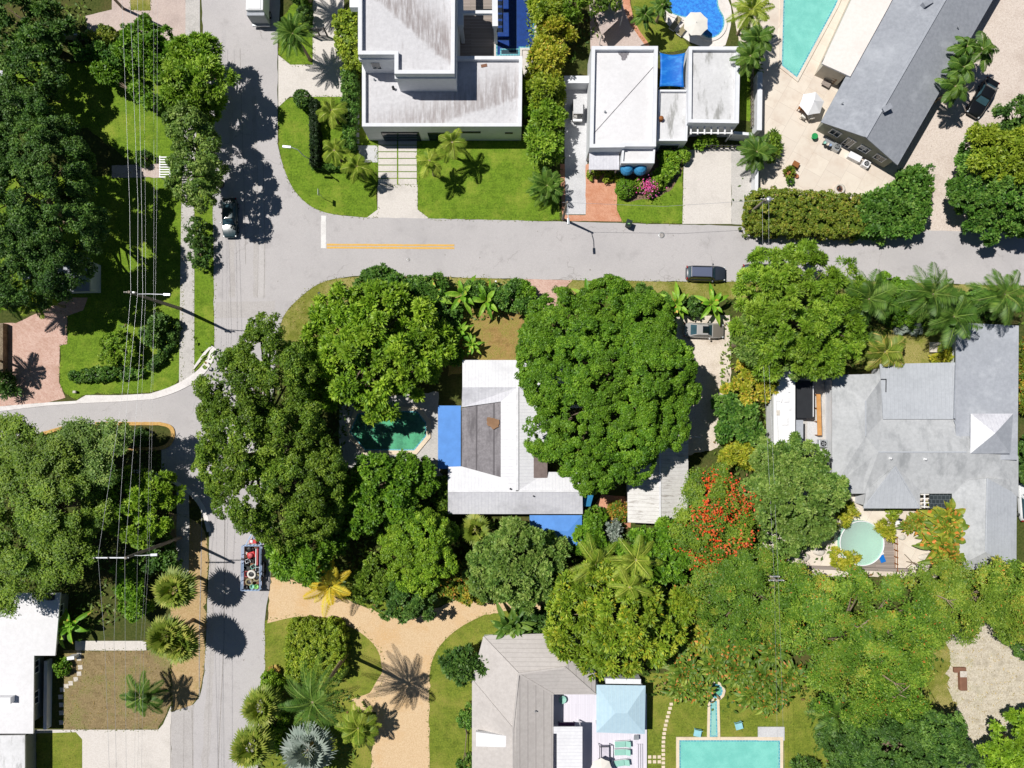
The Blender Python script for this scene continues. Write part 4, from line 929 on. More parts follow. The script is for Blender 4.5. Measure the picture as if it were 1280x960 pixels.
# ------------------------------------------------------------------ houses
def pts_at(px, z): return [(p.x, p.y) for p in px_poly(px, z)]
def ctr(px, z=0):
    p = px_poly(px, z); return Vector((sum(q.x for q in p) / len(p), sum(q.y for q in p) / len(p), 0))
def flat_block(root, px, h, roof='roof_white', wall='stucco', par=.45, pw=.35, z0=0, roofname='roof'):
    o = pts_at(px, h); i = [tuple(q) for q in inset(o, pw)]
    m = MB(); m.prism(o, z0, h - par, top=False); m.build('wall', MAT[wall], root)
    m = MB(); m.face([(q[0], q[1], h - par - .01) for q in ccw(inset(o, pw * .5))]); m.build(roofname, MAT[roof], root)
    m = MB(); m.ring(o, i, h - par, h); m.build('parapet', MAT['stucco' if wall.startswith('stucco') and wall == 'stucco' else wall], root)
    return o
def slope_roof(root, V, faces, name='roof', thick=.14):
    """V: key -> (px, py, z); faces: (keys, material)"""
    mats = []; m = MB()
    for ks, mt in faces:
        if mt not in mats: mats.append(mt)
        pts = [P(*V[k]) for k in ks]
        if area([(p.x, p.y) for p in pts]) < 0: pts = pts[::-1]
        m.face(pts, mats.index(mt))
    o = m.build(name, [MAT[x] for x in mats], root)
    bm = bmesh.new(); bm.from_mesh(o.data); bmesh.ops.remove_doubles(bm, verts=bm.verts, dist=.003); bm.to_mesh(o.data); bm.free()
    s = o.modifiers.new("thickness", 'SOLIDIFY'); s.thickness = thick; s.offset = -1
    return o
def walls(root, px, z, wall='stucco', ins=.4, name='wall'):
    o = pts_at(px, z); i = [tuple(q) for q in inset(o, ins)] if ins else o
    m = MB(); m.prism(i, 0, z - .16); m.build(name, MAT[wall], root); return ccw(i)
def windows(root, poly, items, w=1.3, h=1.2, zc=1.5, door=False):
    """items: (edge, fraction) of a wall outline; frame and pane each"""
    for e, f in items:
        a_, b_ = Vector(poly[e]), Vector(poly[(e + 1) % len(poly)]); d = (b_ - a_).normalized(); n = Vector((d.y, -d.x)); c = a_.lerp(b_, f)
        rz = math.atan2(d.y, d.x); zz = zc
        m = MB(); p = c + n * .02
        for (ox, oz, sx, sz) in ((0, h / 2, w + .16, .1), (0, -h / 2, w + .16, .1), (-w / 2, 0, .1, h - .1), (w / 2, 0, .1, h - .1), (0, 0, .06, h - .1)):
            m.box((p.x + d.x * ox, p.y + d.y * ox, zz + oz), (sx, .12, sz), rz)
        o = m.build('door' if door else 'window', MAT['white'], root)
        m = MB(); p = c + n * .012; m.box((p.x, p.y, zz), (w - .1, .05, h - .1), rz); m.build('pane', MAT['glass'], o)
def vent(root, px, py, z, r=.12, hgt=.35, mat='steel', name='vent_pipe'):
    p = P(px, py, z); m = MB(); m.lathe(p, [(r * 1.5, -.05), (r * 1.4, .03), (r, .05), (r, hgt), (r * 1.35, hgt), (r * 1.35, hgt + .06), (0, hgt + .1)], 12); m.build(name, MAT[mat], root)
def rbox(root, name, px, z0, z1, mat, mtop=None, zp=None):
    m = MB(); o = pts_at(px, z1 if zp is None else zp); m.prism(o, z0, z1, 0, mtop=1 if mtop else None)
    return m.build(name, [MAT[mat]] + ([MAT[mtop]] if mtop else []), root)

# ---- stained flat-roofed modern house
g = ctr([(453, 0), (653, 0), (653, 158), (453, 158)]); mh = thing('modern_house', 'large white modern house whose two flat roofs are streaked with brown stains', 'house', g)
def line_mat(key, c1, c2, st, pa, pb, z, soft, rot, amt):
    a_, b_ = P(*pa, z), P(*pb, z); d = (b_ - a_).normalized(); nx, ny = -d.y, d.x
    MAT[key] = m_streak(key, c1, c2, st, nx, ny, nx * a_.x + ny * a_.y, soft, rot, amt)
line_mat('roof_modern', srgb(196, 195, 198), srgb(212, 211, 214), srgb(126, 112, 108), (540, 158), (652, 118), 4, 4.6, R(100), .62)
line_mat('roof_modern_up', srgb(197, 196, 199), srgb(212, 211, 214), srgb(122, 108, 104), (466, -4), (556, 72), 8, 5.5, R(20), .7)
lo = flat_block(mh, [(452.5, 70), (653, 70), (652, 158), (452.5, 158)], 4.2, 'roof_modern', 'stucco', .5, .4)
up_px = [(447.5, 14), (447.5, -40), (569, -40), (568, 92), (493, 92), (493, 68), (447.5, 68)]
up = flat_block(mh, up_px, 8.0, 'roof_modern_up', 'stucco', .6, .42)
m = MB(); o_ = pts_at(up_px, 8.0); m.prism([tuple(q) for q in inset(o_, -.12)], 6.55, 7.1); m.build('cornice', MAT['stucco'], mh)
rbox(mh, 'balcony', [(437, -10), (463, -10), (463, 9), (437, 9)], 5.6, 6.5, 'stucco')
lw = ccw(lo); uw = ccw(up)
def wall_hit(px, py, z): return P(px, py, z)
def slit(root, name, pa, pb, za, zb, poly_edge_y, mat='glass', out=-.03):
    """opening in the south wall between two picture columns"""
    a_, b_ = P(pa, poly_edge_y, 4.2), P(pb, poly_edge_y, 4.2); m = MB(); m.box(((a_.x + b_.x) / 2, a_.y + out, (za + zb) / 2), (abs(b_.x - a_.x), .1, zb - za)); o = m.build(name, MAT[mat], root); return o
gd = slit(mh, 'garage_door', 473, 521, .05, 2.6, 158, 'dark'); 
a_, b_ = P(473, 158, 4.2), P(521, 158, 4.2); m = MB()
for k in range(4): m.box(((a_.x + b_.x) / 2, a_.y - .09, .35 + k * .62), (abs(b_.x - a_.x) - .1, .03, .5))
m.build('door_panel', MAT['glass'], gd)
slit(mh, 'window', 532, 556, .2, 2.4, 158); slit(mh, 'window', 572, 600, 2.4, 2.75, 158, 'dark'); slit(mh, 'window', 631, 641, 2.2, 2.5, 158, 'dark')
p = P(465, 68, 8.0); m = MB(); m.box((p.x, p.y - .03, 5.6), (1.1, .12, 1.5)); w_ = m.build('window', MAT['white'], mh); m = MB(); m.box((p.x, p.y - .06, 5.6), (.95, .1, 1.35)); m.build('pane', MAT['glass'], w_)
vent(mh, 492, 111, 3.7, .12, .4, 'dark'); vent(mh, 545, 111, 3.7, .06, .3); vent(mh, 468, 100, 3.7, .08, .2)
p = P(605, 82, 3.72); m = MB(); m.box(p, (.7, .35, .06), .2); m.build('drain_cover', MAT['rust'], mh)
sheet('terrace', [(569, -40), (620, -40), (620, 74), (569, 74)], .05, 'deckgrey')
pg = thing('pergola', 'white beamed pergola over the terrace beside the deep blue pool', 'pergola', ctr([(572, -20), (622, -20), (622, 35), (572, 35)]))
for (xa, ya, xb, yb) in ((575, -40, 576, 33), (618, -40, 619, 34)):
    m = MB(); a_, b_ = P(xa, ya, 4), P(xb, yb, 4); m.bar(a_, b_, .65, .5); m.build('side_beam', MAT['stucco'], pg)
    m = MB(); m.box((b_.x, b_.y + .3, 1.87), (.4, .4, 3.74)); m.build('post', MAT['stucco'], pg)
for y in (-20, 16):
    m = MB(); m.bar(P(576, y, 3.9) , P(618, y, 3.9), .38, .4); m.build('cross_beam', MAT['stucco'], pg)
def louvre():
    t = thing('louvre_screen', 'dark slatted screen with pale rungs on the terrace wall by the deep blue pool', 'screen', ctr([(622, 0), (630, 0), (630, 40), (622, 40)]))
    m = MB(); 
    for x in (621.5, 628.5): m.bar(P(x, -40, 3.0), P(x, 40, 3.0), .12, .15)
    m.build('rail', MAT['dark'], t); m = MB()
    for k in range(10): m.bar(P(621.5, -38 + k * 8.4, 2.95), P(628.5, -38 + k * 8.4, 2.95), .5, .06)
    m.build('rung', MAT['concrete_cool'], t)
louvre()

# ---- white house with two blocks
g = ctr([(738, 58), (925, 58), (925, 205), (738, 205)]); wh = thing('white_house', 'bright white flat-roofed house in joined blocks with a blue sail between them', 'house', g)
flat_block(wh, [(739.5, 57.5), (822.5, 57.5), (820, 183), (781, 183), (781, 184), (737, 184.5)], 4.3, 'roof_white', 'stucco', .5, .42)
flat_block(wh, [(778.5, 178), (819.5, 178), (818, 204), (776.5, 204)], 3.7, 'roof_white', 'stucco', .3, .22)
flat_block(wh, [(823, 112), (861, 112), (859, 176), (821, 176)], 3.3, 'roof_white_worn', 'stucco', .3, .22)
flat_block(wh, [(861, 58), (925.5, 58), (923.5, 154), (860, 153)], 4.1, 'roof_white_worn', 'stucco', .45, .4)
rbox(wh, 'carport_roof', [(737, 186.5), (774, 186.5), (774, 212), (736, 212)], 2.55, 2.75, 'roof_metal_s')
for x in (739, 771): m = MB(); q = P(x, 210, 2.5); m.box((q.x, q.y, 1.27), (.18, .18, 2.54)); m.build('carport_post', MAT['white'], wh)
for x in (786, 803):
    p = P(x, 204, 3.7); m = MB(); prof = [(1.0, 0), (.95, .18), (.75, .4), (.4, .55), (0, .6)]
    for a0 in range(8):
        A0, A1 = math.pi + math.pi * a0 / 8, math.pi + math.pi * (a0 + 1) / 8
        for (r1, z1), (r2, z2) in zip(prof[:-1], prof[1:]):
            f = lambda A, r, z: (p.x + .82 * r * math.cos(A), p.y - .01 + .95 * r * math.sin(A), 2.15 + z * 1.5)
            m.face([f(A0, r1, z1), f(A1, r1, z1), f(A1, r2, z2), f(A0, r2, z2)], 0, True)
    m.build('awning', MAT['awning'], wh)
p1, p2 = P(824, 176, 3.3), P(856, 176, 3.3); m = MB(); m.box(((p1.x + p2.x) / 2, p1.y - .03, 1.6), (2.4, .1, 1.3)); w_ = m.build('window', MAT['white'], wh); m = MB(); m.box(((p1.x + p2.x) / 2, p1.y - .06, 1.6), (2.2, .1, 1.1)); m.build('pane', MAT['glass'], w_)
vent(wh, 826, 149, 3.1, .2, .3, 'redwood'); vent(wh, 756, 140, 3.85, .08, .15); vent(wh, 818, 82, 3.85, .06, .3)
m = MB(); m.bar(P(741, 168, 3.83), P(818, 82, 3.83), .05, .03); m.build('roof_cable', MAT['roof_weather'], wh)
p = P(779.5, 69, 3.8); m = MB(); m.face(rough([Vector((p.x - .7, p.y + .35, 3.806)), Vector((p.x - .1, p.y - .65, 3.806)), Vector((p.x + .2, p.y - .6, 3.806)), Vector((p.x + .65, p.y + .35, 3.806))], .15, .08, 4)); m.build('roof_stain', MAT['roof_weather'], wh)
sail = thing('shade_sail', 'blue shade sail stretched between the two white roof blocks', 'shade sail', ctr([(825, 66), (856, 66), (856, 109), (825, 109)]))
m = MB(); c4 = [P(825, 66, 3.7), P(856.5, 66, 3.9), P(855, 109, 3.6), P(824.5, 108, 3.4)]; n_ = 10; vs = []
for i in range(n_ + 1):
    for j in range(n_ + 1):
        u, v = i / n_, j / n_; b = c4[0].lerp(c4[1], u).lerp(c4[3].lerp(c4[2], u), v); s_ = 4 * (u * (1 - u) + v * (1 - v))
        ctr_ = (c4[0] + c4[1] + c4[2] + c4[3]) / 4; e = 1 - .12 * (4 * u * (1 - u) * (abs(v - .5) * 2) ** 2 + 4 * v * (1 - v) * (abs(u - .5) * 2) ** 2) * .7
        q = ctr_ + (b - ctr_) * e; vs.append((q.x, q.y, b.z - .16 * s_))
m.idx(vs, [(i * (n_ + 1) + j, (i + 1) * (n_ + 1) + j, (i + 1) * (n_ + 1) + j + 1, i * (n_ + 1) + j + 1) for i in range(n_) for j in range(n_)], 0, True)
o = m.build('cloth', MAT['bluetarp'], sail); sm = o.modifiers.new("thickness", 'SOLIDIFY'); sm.thickness = .02
for q in c4: m = MB(); m.tube([q, q + (q - ctr_).normalized() * .5 + Vector((0, 0, .1))], .02, 6); m.build('tie_rope', MAT['white'], sail)
pg = thing('pergola', 'small white slatted pergola on the south wall of the white house', 'pergola', ctr([(862, 157), (917, 157), (917, 167), (862, 167)]))
m = MB(); m.bar(P(862, 166, 2.7), P(916, 166.5, 2.7), .14, .16); m.build('beam', MAT['white'], pg)
for k in range(7): m = MB(); x = 863.5 + k * 8.5; m.bar(P(x, 156.5, 2.86), P(x, 168, 2.86), .16, .14); m.build('rafter', MAT['white'], pg)
for x in (863, 915): m = MB(); q = P(x, 166, 2.6); m.box((q.x, q.y, 1.3), (.14, .14, 2.6)); m.build('post', MAT['white'], pg)
def wallseg(label, pxa, pxb, h, w=.25, mat='stucco', name='garden_wall', cat='wall', cap=None):
    a_, b_ = P(*pxa, h), P(*pxb, h); c = (a_ + b_) / 2; t = thing(name, label, cat, (c.x, c.y, 0)); m = MB(); m.bar((a_.x, a_.y, h / 2), (b_.x, b_.y, h / 2), w, h); m.build('wall_body', MAT[mat], t)
    m = MB(); m.bar((a_.x, a_.y, h + .03), (b_.x, b_.y, h + .03), w + .08, .06); m.build('cap', MAT[cap or mat], t)
wallseg('white garden wall east of the small slatted pergola', (917, 166), (940, 168), 1.9)
wallseg('white gate wall across the shaded side driveway of the white house', (705, 99.5), (736, 99.5), 1.8, .8)
wallseg('long white boundary wall between the white house and the beige patio', (950, 90), (949, 163), 1.8, .5)
wallseg('white boundary wall south of the long one, beside the gravel bed', (946, 205), (945, 256), 1.5, .3)
def picket(label, a, b, h, n, mat='white', name='picket_fence', sp=None):
    a_, b_ = P(*a, 0), P(*b, 0); t = thing(name, label, 'fence', (a_ + b_) / 2); m = MB()
    for z in (h * .3, h * .85): m.bar(a_ + Vector((0, 0, z)), b_ + Vector((0, 0, z)), .05, .1)
    for k in range(n):
        q = a_.lerp(b_, k / (n - 1)); m.box((q.x, q.y, h / 2), (.1, .1, h), math.atan2(b_.y - a_.y, b_.x - a_.x))
    m.build('panel', MAT[mat], t)
picket('dark low railing across the head of the concrete driveway', (880, 186), (930, 186), 1.2, 9, 'dark', 'railing')
picket('thin dark fence along the east side of the grass strip by the white house', (938, 92), (938, 160), 1.1, 9, 'wood', 'fence')

# ---- long grey gabled house, north east
V = {'a': (1026, 152.5, 2.9), 'b': (1160, -92, 2.9), 'r0': (1082, 171.5, 4.6), 'r1': (1222, -72, 4.6), 'c': (1122, 206.5, 2.9), 'd': (1264, -40, 2.9)}
gh = thing('long_house', 'long blue-grey gable-roofed house set at a slant beside the beige patio', 'house', ctr([(1026, 152), (1122, 206), (1264, -40), (1160, -92)]))
slope_roof(gh, V, [(('a', 'r0', 'r1', 'b'), 'roof_slate'), (('r0', 'c', 'd', 'r1'), 'roof_slate')])
w = walls(gh, [(1026, 152.5), (1122, 206.5), (1264, -40), (1160, -92)], 2.9, 'stucco_grey', .5)
a_, b_, c_ = P(1026, 152.5, 2.9), P(1122, 206.5, 2.9), P(1082, 171.5, 4.6); dn = (P(1160, -92, 2.9) - a_).normalized() * .5
m = MB(); q = [a_.lerp(b_, .05) + dn, b_.lerp(a_, .05) + dn, c_ + dn - Vector((0, 0, .3))]; m.face([(q[0].x, q[0].y, 2.7), (q[1].x, q[1].y, 2.7), tuple(q[2])]); m.build('gable', MAT['stucco_grey'], gh)
best = min(range(4), key=lambda e: ((Vector(w[e]) + Vector(w[(e + 1) % 4])) / 2).y)
windows(gh, w, [(best, .2), (best, .62), (best, .85)], 1.2, 1.1, 1.6); windows(gh, w, [(best, .42)], 1.0, 2.1, 1.1, True)
m = MB(); m.bar(P(1082, 171.5, 4.66), P(1222, -72, 4.66), .3, .08); m.build('ridge_cap', MAT['roof_grey'], gh)
p = P(1105, 138, 4.3); m = MB(); m.box((p.x, p.y, 4.5), (.95, .5, 1.0), R(30)); m.box((p.x, p.y, 5.03), (1.1, .62, .08), R(30)); m.build('chimney', MAT['roof_slate'], gh)
p = P(1157, 6, 4.0); m = MB(); m.box((p.x, p.y, 4.1), (1.1, .6, .9), R(30)); m.build('chimney', MAT['roof_slate'], gh)
vent(gh, 1052, 130, 3.3, .06, .3); vent(gh, 1196, 35, 3.6, .06, .3)
ex = [(1078, -30), (1121, -12), (1110.5, 9), (1063, 95.5), (1027.5, 79.5)]
rbox(gh, 'annexe_roof', ex, 3.05, 3.25, 'white', 'roof_ext'); m = MB(); m.prism([tuple(q) for q in inset(pts_at(ex, 3.25), .35)], 0, 3.05); m.build('annexe_wall', MAT['stucco_beige'], gh)
m = MB(); m.bar(P(1073, 0, 3.05), P(1028, 78, 3.05), .18, .14); m.build('gutter_pipe', MAT['dark'], gh)
# dark skirt wall of the house's east side, in its own shade
# ---- grey-roofed house, east
eh = thing('grey_house', 'sprawling grey-roofed house with hips, a seamed centre panel and a pyramid cupola', 'house', ctr([(1040, 405), (1272, 405), (1272, 690), (1040, 690)]))
V = {'nw': (1040, 469, 2.8), 'n1': (1100, 467, 2.8), 'rw': (1082, 501, 3.7), 'rs': (1082, 545, 3.7), 'sw': (1058, 617, 2.8), 'w2': (1040, 612, 2.8),
     'v1': (1105, 521, 3.0), 'v0': (1106, 467, 3.0), 'ra': (1098, 565, 3.9), 'rb': (1208, 565, 3.9), 'vn': (1194, 522, 3.0), 's1': (1079, 617, 2.8), 's2': (1190, 617, 2.8),
     'ne': (1206, 555, 3.6), 'e1': (1273, 570, 2.9), 'e2': (1273, 620, 2.8), 'x': (1236, 566, 3.9)}
slope_roof(eh, V, [(('nw', 'n1', 'v0', 'rw'), 'roof_lgrey'), (('nw', 'rw', 'rs', 'w2'), 'roof_lgrey'), (('rw', 'v0', 'v1', 'rs'), 'roof_lgrey'),
    (('rs', 'v1', 'ra'), 'roof_lgrey'), (('v1', 'vn', 'rb', 'ra'), 'roof_lgrey'), (('w2', 'rs', 'ra', 's1', 'sw'), 'roof_lgrey'), (('s1', 'ra', 'rb', 's2'), 'roof_lgrey'), (('rb', 'x', 'e2', 's2'), 'roof_lgrey'), (('rb', 'vn', 'e1', 'x'), 'roof_lgrey'), (('x', 'e1', 'e2'), 'roof_lgrey')])
V = {'a': (1100, 455, 3.15), 'b': (1195, 453, 3.15), 'c': (1195, 524, 3.25), 'd': (1104, 524, 3.25)}
slope_roof(eh, V, [(('a', 'b', 'c', 'd'), 'roof_lgrey2')], 'panel_roof')
V = {'a': (1195, 403, 3.4), 'b': (1273.5, 407, 3.4), 'c': (1272, 575, 3.5), 'd': (1195, 573, 3.5)}
slope_roof(eh, V, [(('a', 'b', 'c', 'd'), 'roof_grey')], 'wing_roof')
V = {'a': (1079, 635.5, 2.75), 'b': (1150, 635.5, 2.75), 't': (1119, 583, 3.75), 'd': (1083, 612, 2.95), 'e': (1150, 612, 2.95)}
slope_roof(eh, V, [(('a', 'b', 't'), 'roof_lgrey2'), (('a', 't', 'd'), 'roof_lgrey'), (('b', 'e', 't'), 'roof_lgrey')], 'porch_roof')
V = {'a': (1190, 613, 2.75), 'b': (1271, 618, 2.75), 'c': (1270.5, 712, 2.75), 'd': (1190, 712, 2.75), 't': (1234, 598, 3.75), 'u': (1232, 690, 3.75), 'f': (1212, 600, 3.3), 'g': (1262, 600, 3.1)}
slope_roof(eh, V, [(('a', 't', 'u', 'd'), 'roof_lgrey'), (('t', 'b', 'c', 'u'), 'roof_lgrey2'), (('d', 'u', 'c'), 'roof_lgrey'), (('a', 'f', 't'), 'roof_lgrey'), (('t', 'g', 'b'), 'roof_lgrey')], 'wing_roof')
V = {'a': (1213.5, 517, 4.0), 'b': (1266.5, 517, 4.0), 'c': (1263, 567, 4.0), 'd': (1213, 567, 4.0), 't': (1244, 541.5, 5.0)}
slope_roof(eh, V, [(('a', 't', 'd'), 'roof_metal'), (('a', 'b', 't'), 'roof_metal_s'), (('b', 'c', 't'), 'roof_grey'), (('c', 'd', 't'), 'roof_grey')], 'cupola_roof')  # side light painted into the faces: west palest, east and south grey
m = MB(); m.prism([tuple(q) for q in inset(pts_at([(1213.5, 517), (1266.5, 517), (1263, 567), (1213, 567)], 4.0), .25)], 3.3, 3.88); m.build('cupola_wall', MAT['white'], eh)
w = walls(eh, [(1040, 469), (1100, 467), (1100, 455), (1195, 455), (1195, 405), (1273, 407), (1271, 710), (1190, 710), (1190, 617), (1040, 613)], 2.8, 'stucco', .45)
walls(eh, [(1079, 636), (1150, 636), (1150, 612), (1079, 612)], 2.75, 'stucco', .35)
south = [e for e in range(len(w)) if (Vector(w[(e + 1) % len(w)]) - Vector(w[e])).normalized().x > .95]
windows(eh, w, [(e, .5) for e in south] + [(south[-1], .25)], 1.4, 1.2, 1.5)
for x, y in ((1112.5, 573), (1156, 574)): vent(eh, x, y, 3.75, .1, .25, 'white')
m = MB(); m.bar(P(1101, 474, 3.3), P(1108, 474, 3.3), .08, .08); m.bar(P(1107.6, 474, 3.3), P(1107.4, 490, 3.3), .08, .08); m.build('flue_pipe', MAT['dark'], eh)
for xa, ya, za, xb, yb, zb in ((1119, 583, 3.8, 1080, 634, 2.8), (1119, 583, 3.8, 1149, 634, 2.8), (1082, 501, 3.75, 1082, 545, 3.75), (1098, 565, 3.95, 1208, 565, 3.95), (1234, 598, 3.8, 1232, 690, 3.8)):
    m = MB(); m.bar(P(xa, ya, za), P(xb, yb, zb), .16, .05); m.build('ridge_cap', MAT['roof_lgrey2'], eh)
m = MB(); m.bar(P(1195, 455, 3.6), P(1193, 523, 3.6), .12, .16); m.build('gutter', MAT['roof_grey'], eh)
m = MB(); m.bar(P(1193, 525, 3.4), P(1206, 562, 3.5), .12, .12); m.build('gutter', MAT['roof_grey'], eh)
cg = thing('mesh_cage', 'dark square mesh panel roof between the south wings of the grey house', 'cage', ctr([(1162, 618), (1189, 618), (1189, 636), (1162, 636)]))
m = MB(); o_ = pts_at([(1162, 618), (1189, 618), (1189, 636), (1162, 636)], 2.4); m.prism(o_, 2.35, 2.4); m.build('mesh_panel', MAT['cage'], cg)
for q in o_: m = MB(); m.box((q[0], q[1], 1.2), (.08, .08, 2.34)); m.build('post', MAT['dark'], cg)
pl = thing('trellis', 'pale timber trellis frame beside the dark mesh panel', 'trellis', ctr([(1150, 617), (1161, 617), (1161, 634), (1150, 634)])); m = MB()
for k in range(4): m.bar(P(1150.5, 618 + k * 5.2, 2.5), P(1161, 618 + k * 5.2, 2.5), .12, .1)
m.build('slat', MAT['offwhite'], pl); m = MB(); m.bar(P(1155.5, 617, 2.58), P(1155.5, 635, 2.58), .14, .1)
for x, y in ((1151, 634), (1161, 634)): q = P(x, y, 2.4); m.box((q.x, q.y, 1.22), (.1, .1, 2.44))
m.build('frame', MAT['white'], pl)

# ---- metal-roofed house in the middle
ch = thing('metal_roofed_house', 'white standing-seam metal-roofed house with a dark weathered roof slope in the trees', 'house', ctr([(578, 450), (728, 450), (728, 642), (560, 642)]))
V = {'a': (578, 450, 2.8), 'b': (728, 450, 2.8), 'r1': (578, 484, 3.8), 'r2': (728, 484, 3.8), 'c': (577, 509, 3.0), 'p': (626, 502, 3.55), 'q': (626, 597, 3.55), 'd': (577, 583, 3.0),
     'k1': (646.5, 484, 3.8), 'k2': (646.5, 614, 3.8), 'e1': (684, 510, 2.9), 'e2': (684, 590, 2.9), 'f': (728, 510, 2.8), 'g': (728, 590, 2.8),
     'h': (560, 583.5, 2.9), 'i': (560, 614, 3.8), 'j': (728, 614, 3.8), 'k': (560, 642.5, 2.8), 'l': (728.5, 642.5, 2.8)}
slope_roof(ch, V, [(('a', 'b', 'r2', 'k1', 'r1'), 'roof_metal'), (('r1', 'k1', 'p', 'c'), 'roof_metal_s'), (('k1', 'k2', 'q', 'p'), 'roof_metal_y'), (('k1', 'e1', 'e2', 'k2'), 'roof_metal_y'),
    (('k1', 'r2', 'f', 'e1'), 'roof_metal_s'), (('h', 'd', 'q', 'k2', 'i'), 'roof_metal'), (('k2', 'e2', 'g', 'j'), 'roof_metal'), (('i', 'k2', 'j', 'l', 'k'), 'roof_metal_s')])
V = {'c': (577, 510, 2.85), 'p': (626.5, 502.5, 3.45), 'q': (626.5, 596.5, 3.45), 'd': (577, 583, 2.85)}
slope_roof(ch, V, [(('c', 'p', 'q', 'd'), 'roof_weather')], 'weathered_roof')
V = {'a': (667, 555, 3.0), 'b': (684, 552, 2.85), 'c': (684, 597, 2.85), 'd': (667, 597, 3.0)}
slope_roof(ch, V, [(('a', 'b', 'c', 'd'), 'roof_brown')], 'lean_to_roof', .12)
for o in bpy.data.objects:
    if o.name.startswith('lean_to_roof'): o.location.z += .35
m = MB(); m.bar(P(646.5, 484, 3.86), P(646.5, 614, 3.86), .3, .06); m.bar(P(560, 614, 3.86), P(728, 614, 3.86), .2, .06); m.build('ridge_cap', MAT['roof_fascia'], ch)
p = P(617, 528, 3.45); m = MB(); m.face(rough([Vector((p.x - .7, p.y + .6, p.z)), Vector((p.x - .8, p.y - .1, p.z)), Vector((p.x - .1, p.y - .8, p.z)), Vector((p.x + .6, p.y - .5, p.z)), Vector((p.x + .65, p.y + .3, p.z)), Vector((p.x, p.y + .5, p.z))], .2, .06, 5)); m.build('rust_patch', m_plain('rust_stain', srgb(150, 118, 92), .8, .1), ch)
for o in bpy.data.objects:
    if o.name.startswith('rust_patch'): o.rotation_euler = (0, 0, 0); o.location.z += .12
vent(ch, 638, 611, 3.75, .07, .2, 'dark'); vent(ch, 667, 620, 3.6, .06, .15, 'dark')
w = walls(ch, [(578, 450), (728, 450), (728, 512), (684, 512), (684, 588), (728, 588), (728, 642), (560, 642), (560, 584), (577, 584)], 2.8, 'stucco', .45)
south = [e for e in range(len(w)) if (Vector(w[(e + 1) % len(w)]) - Vector(w[e])).normalized().x > .95]
windows(ch, w, [(south[0], .2), (south[0], .75), (south[-1], .5)], 1.3, 1.1, 1.5)
def canopy(label, px, z, mat, name='canopy_roof', low=None, cat='canopy', posts=True):
    t = thing(name, label, cat, ctr(px, 0)); m = MB(); o = [P(x, y, (low[k] if low else z)) for k, (x, y) in enumerate(px)]
    if area([(q.x, q.y) for q in o]) < 0: o = o[::-1]
    m.face(o); c = m.build('cover_panel', MAT[mat], t); s = c.modifiers.new("thickness", 'SOLIDIFY'); s.thickness = .06; s.offset = -1
    if posts:
        for q in o: m = MB(); m.box((q.x * .97 + t.location.x * .03, q.y * .97 + t.location.y * .03, (q.z - .08) / 2), (.08, .08, q.z - .08)); m.build('post', MAT['white'], t)
    return t
canopy('cobalt blue flat canopy on the west side of the metal-roofed house beside the green pool', [(547.5, 507), (576, 507), (576, 586), (547.5, 586)], 2.5, 'bluecanopy')
t = thing('hip_canopy', 'blue hipped canopy along the south wall of the metal-roofed house', 'canopy', ctr([(662, 645), (728, 645), (728, 684), (662, 684)]))
V = {'a': (662, 644, 2.6), 'b': (727.5, 644, 2.6), 'c': (727, 684, 2.2), 'd': (662, 684, 2.2), 'e': (680, 664, 2.75), 'f': (710, 664, 2.75)}
slope_roof(t, V, [(('a', 'b', 'f', 'e'), 'bluecanopy'), (('a', 'e', 'd'), 'bluecanopy'), (('b', 'c', 'f'), 'bluecanopy'), (('e', 'f', 'c', 'd'), 'bluecanopy')], 'cover_panel', .05)
for x, y in ((663, 683), (726, 683), (663, 646), (726, 646)): m = MB(); q = P(x, y, 2.1); m.box((q.x, q.y, 1.05), (.08, .08, 2.1)); m.build('post', MAT['white'], t)
canopy('small pale blue awning at the east end of the metal-roofed house', [(729, 615), (743, 615), (738, 633), (729, 633)], 2.3, 'awning', posts=True, low=[2.4, 2.1, 2.1, 2.4])
sheet('brick_path', [(742, 632), (752, 618), (788, 622), (788, 660), (742, 660)], .03, 'brick', .05, .5, 200)
# ---- dirty white outbuilding
sh = thing('outbuilding', 'dirty white gable-roofed outbuilding half shaded by the biggest tree', 'outbuilding', ctr([(784, 543), (860, 543), (860, 655), (784, 655)]))
V = {'a': (784, 543, 2.6), 'r': (825, 543, 3.5), 'b': (860.5, 542, 2.6), 'c': (784.5, 653, 2.6), 's': (825, 655, 3.5), 'd': (860, 655, 2.6)}
slope_roof(sh, V, [(('a', 'r', 's', 'c'), 'roof_shed'), (('r', 'b', 'd', 's'), 'roof_shed')])
m = MB(); m.bar(P(825, 543, 3.55), P(825, 655, 3.55), .2, .06); m.build('ridge_cap', MAT['roof_fascia'], sh)
w = walls(sh, [(784, 543), (860, 543), (860, 655), (784, 655)], 2.6, 'stucco_beige', .3)
windows(sh, w, [(0, .5), (1, .4)], 1.1, 1.0, 1.4)
m = MB(); m.bar(P(861, 546, 2.3), P(875, 546.5, 2.3), .06, .06); q = P(875, 546.5, 2.3); m.box((q.x, q.y, 1.13), (.06, .06, 2.26)); m.build('bracket', MAT['white'], sh)

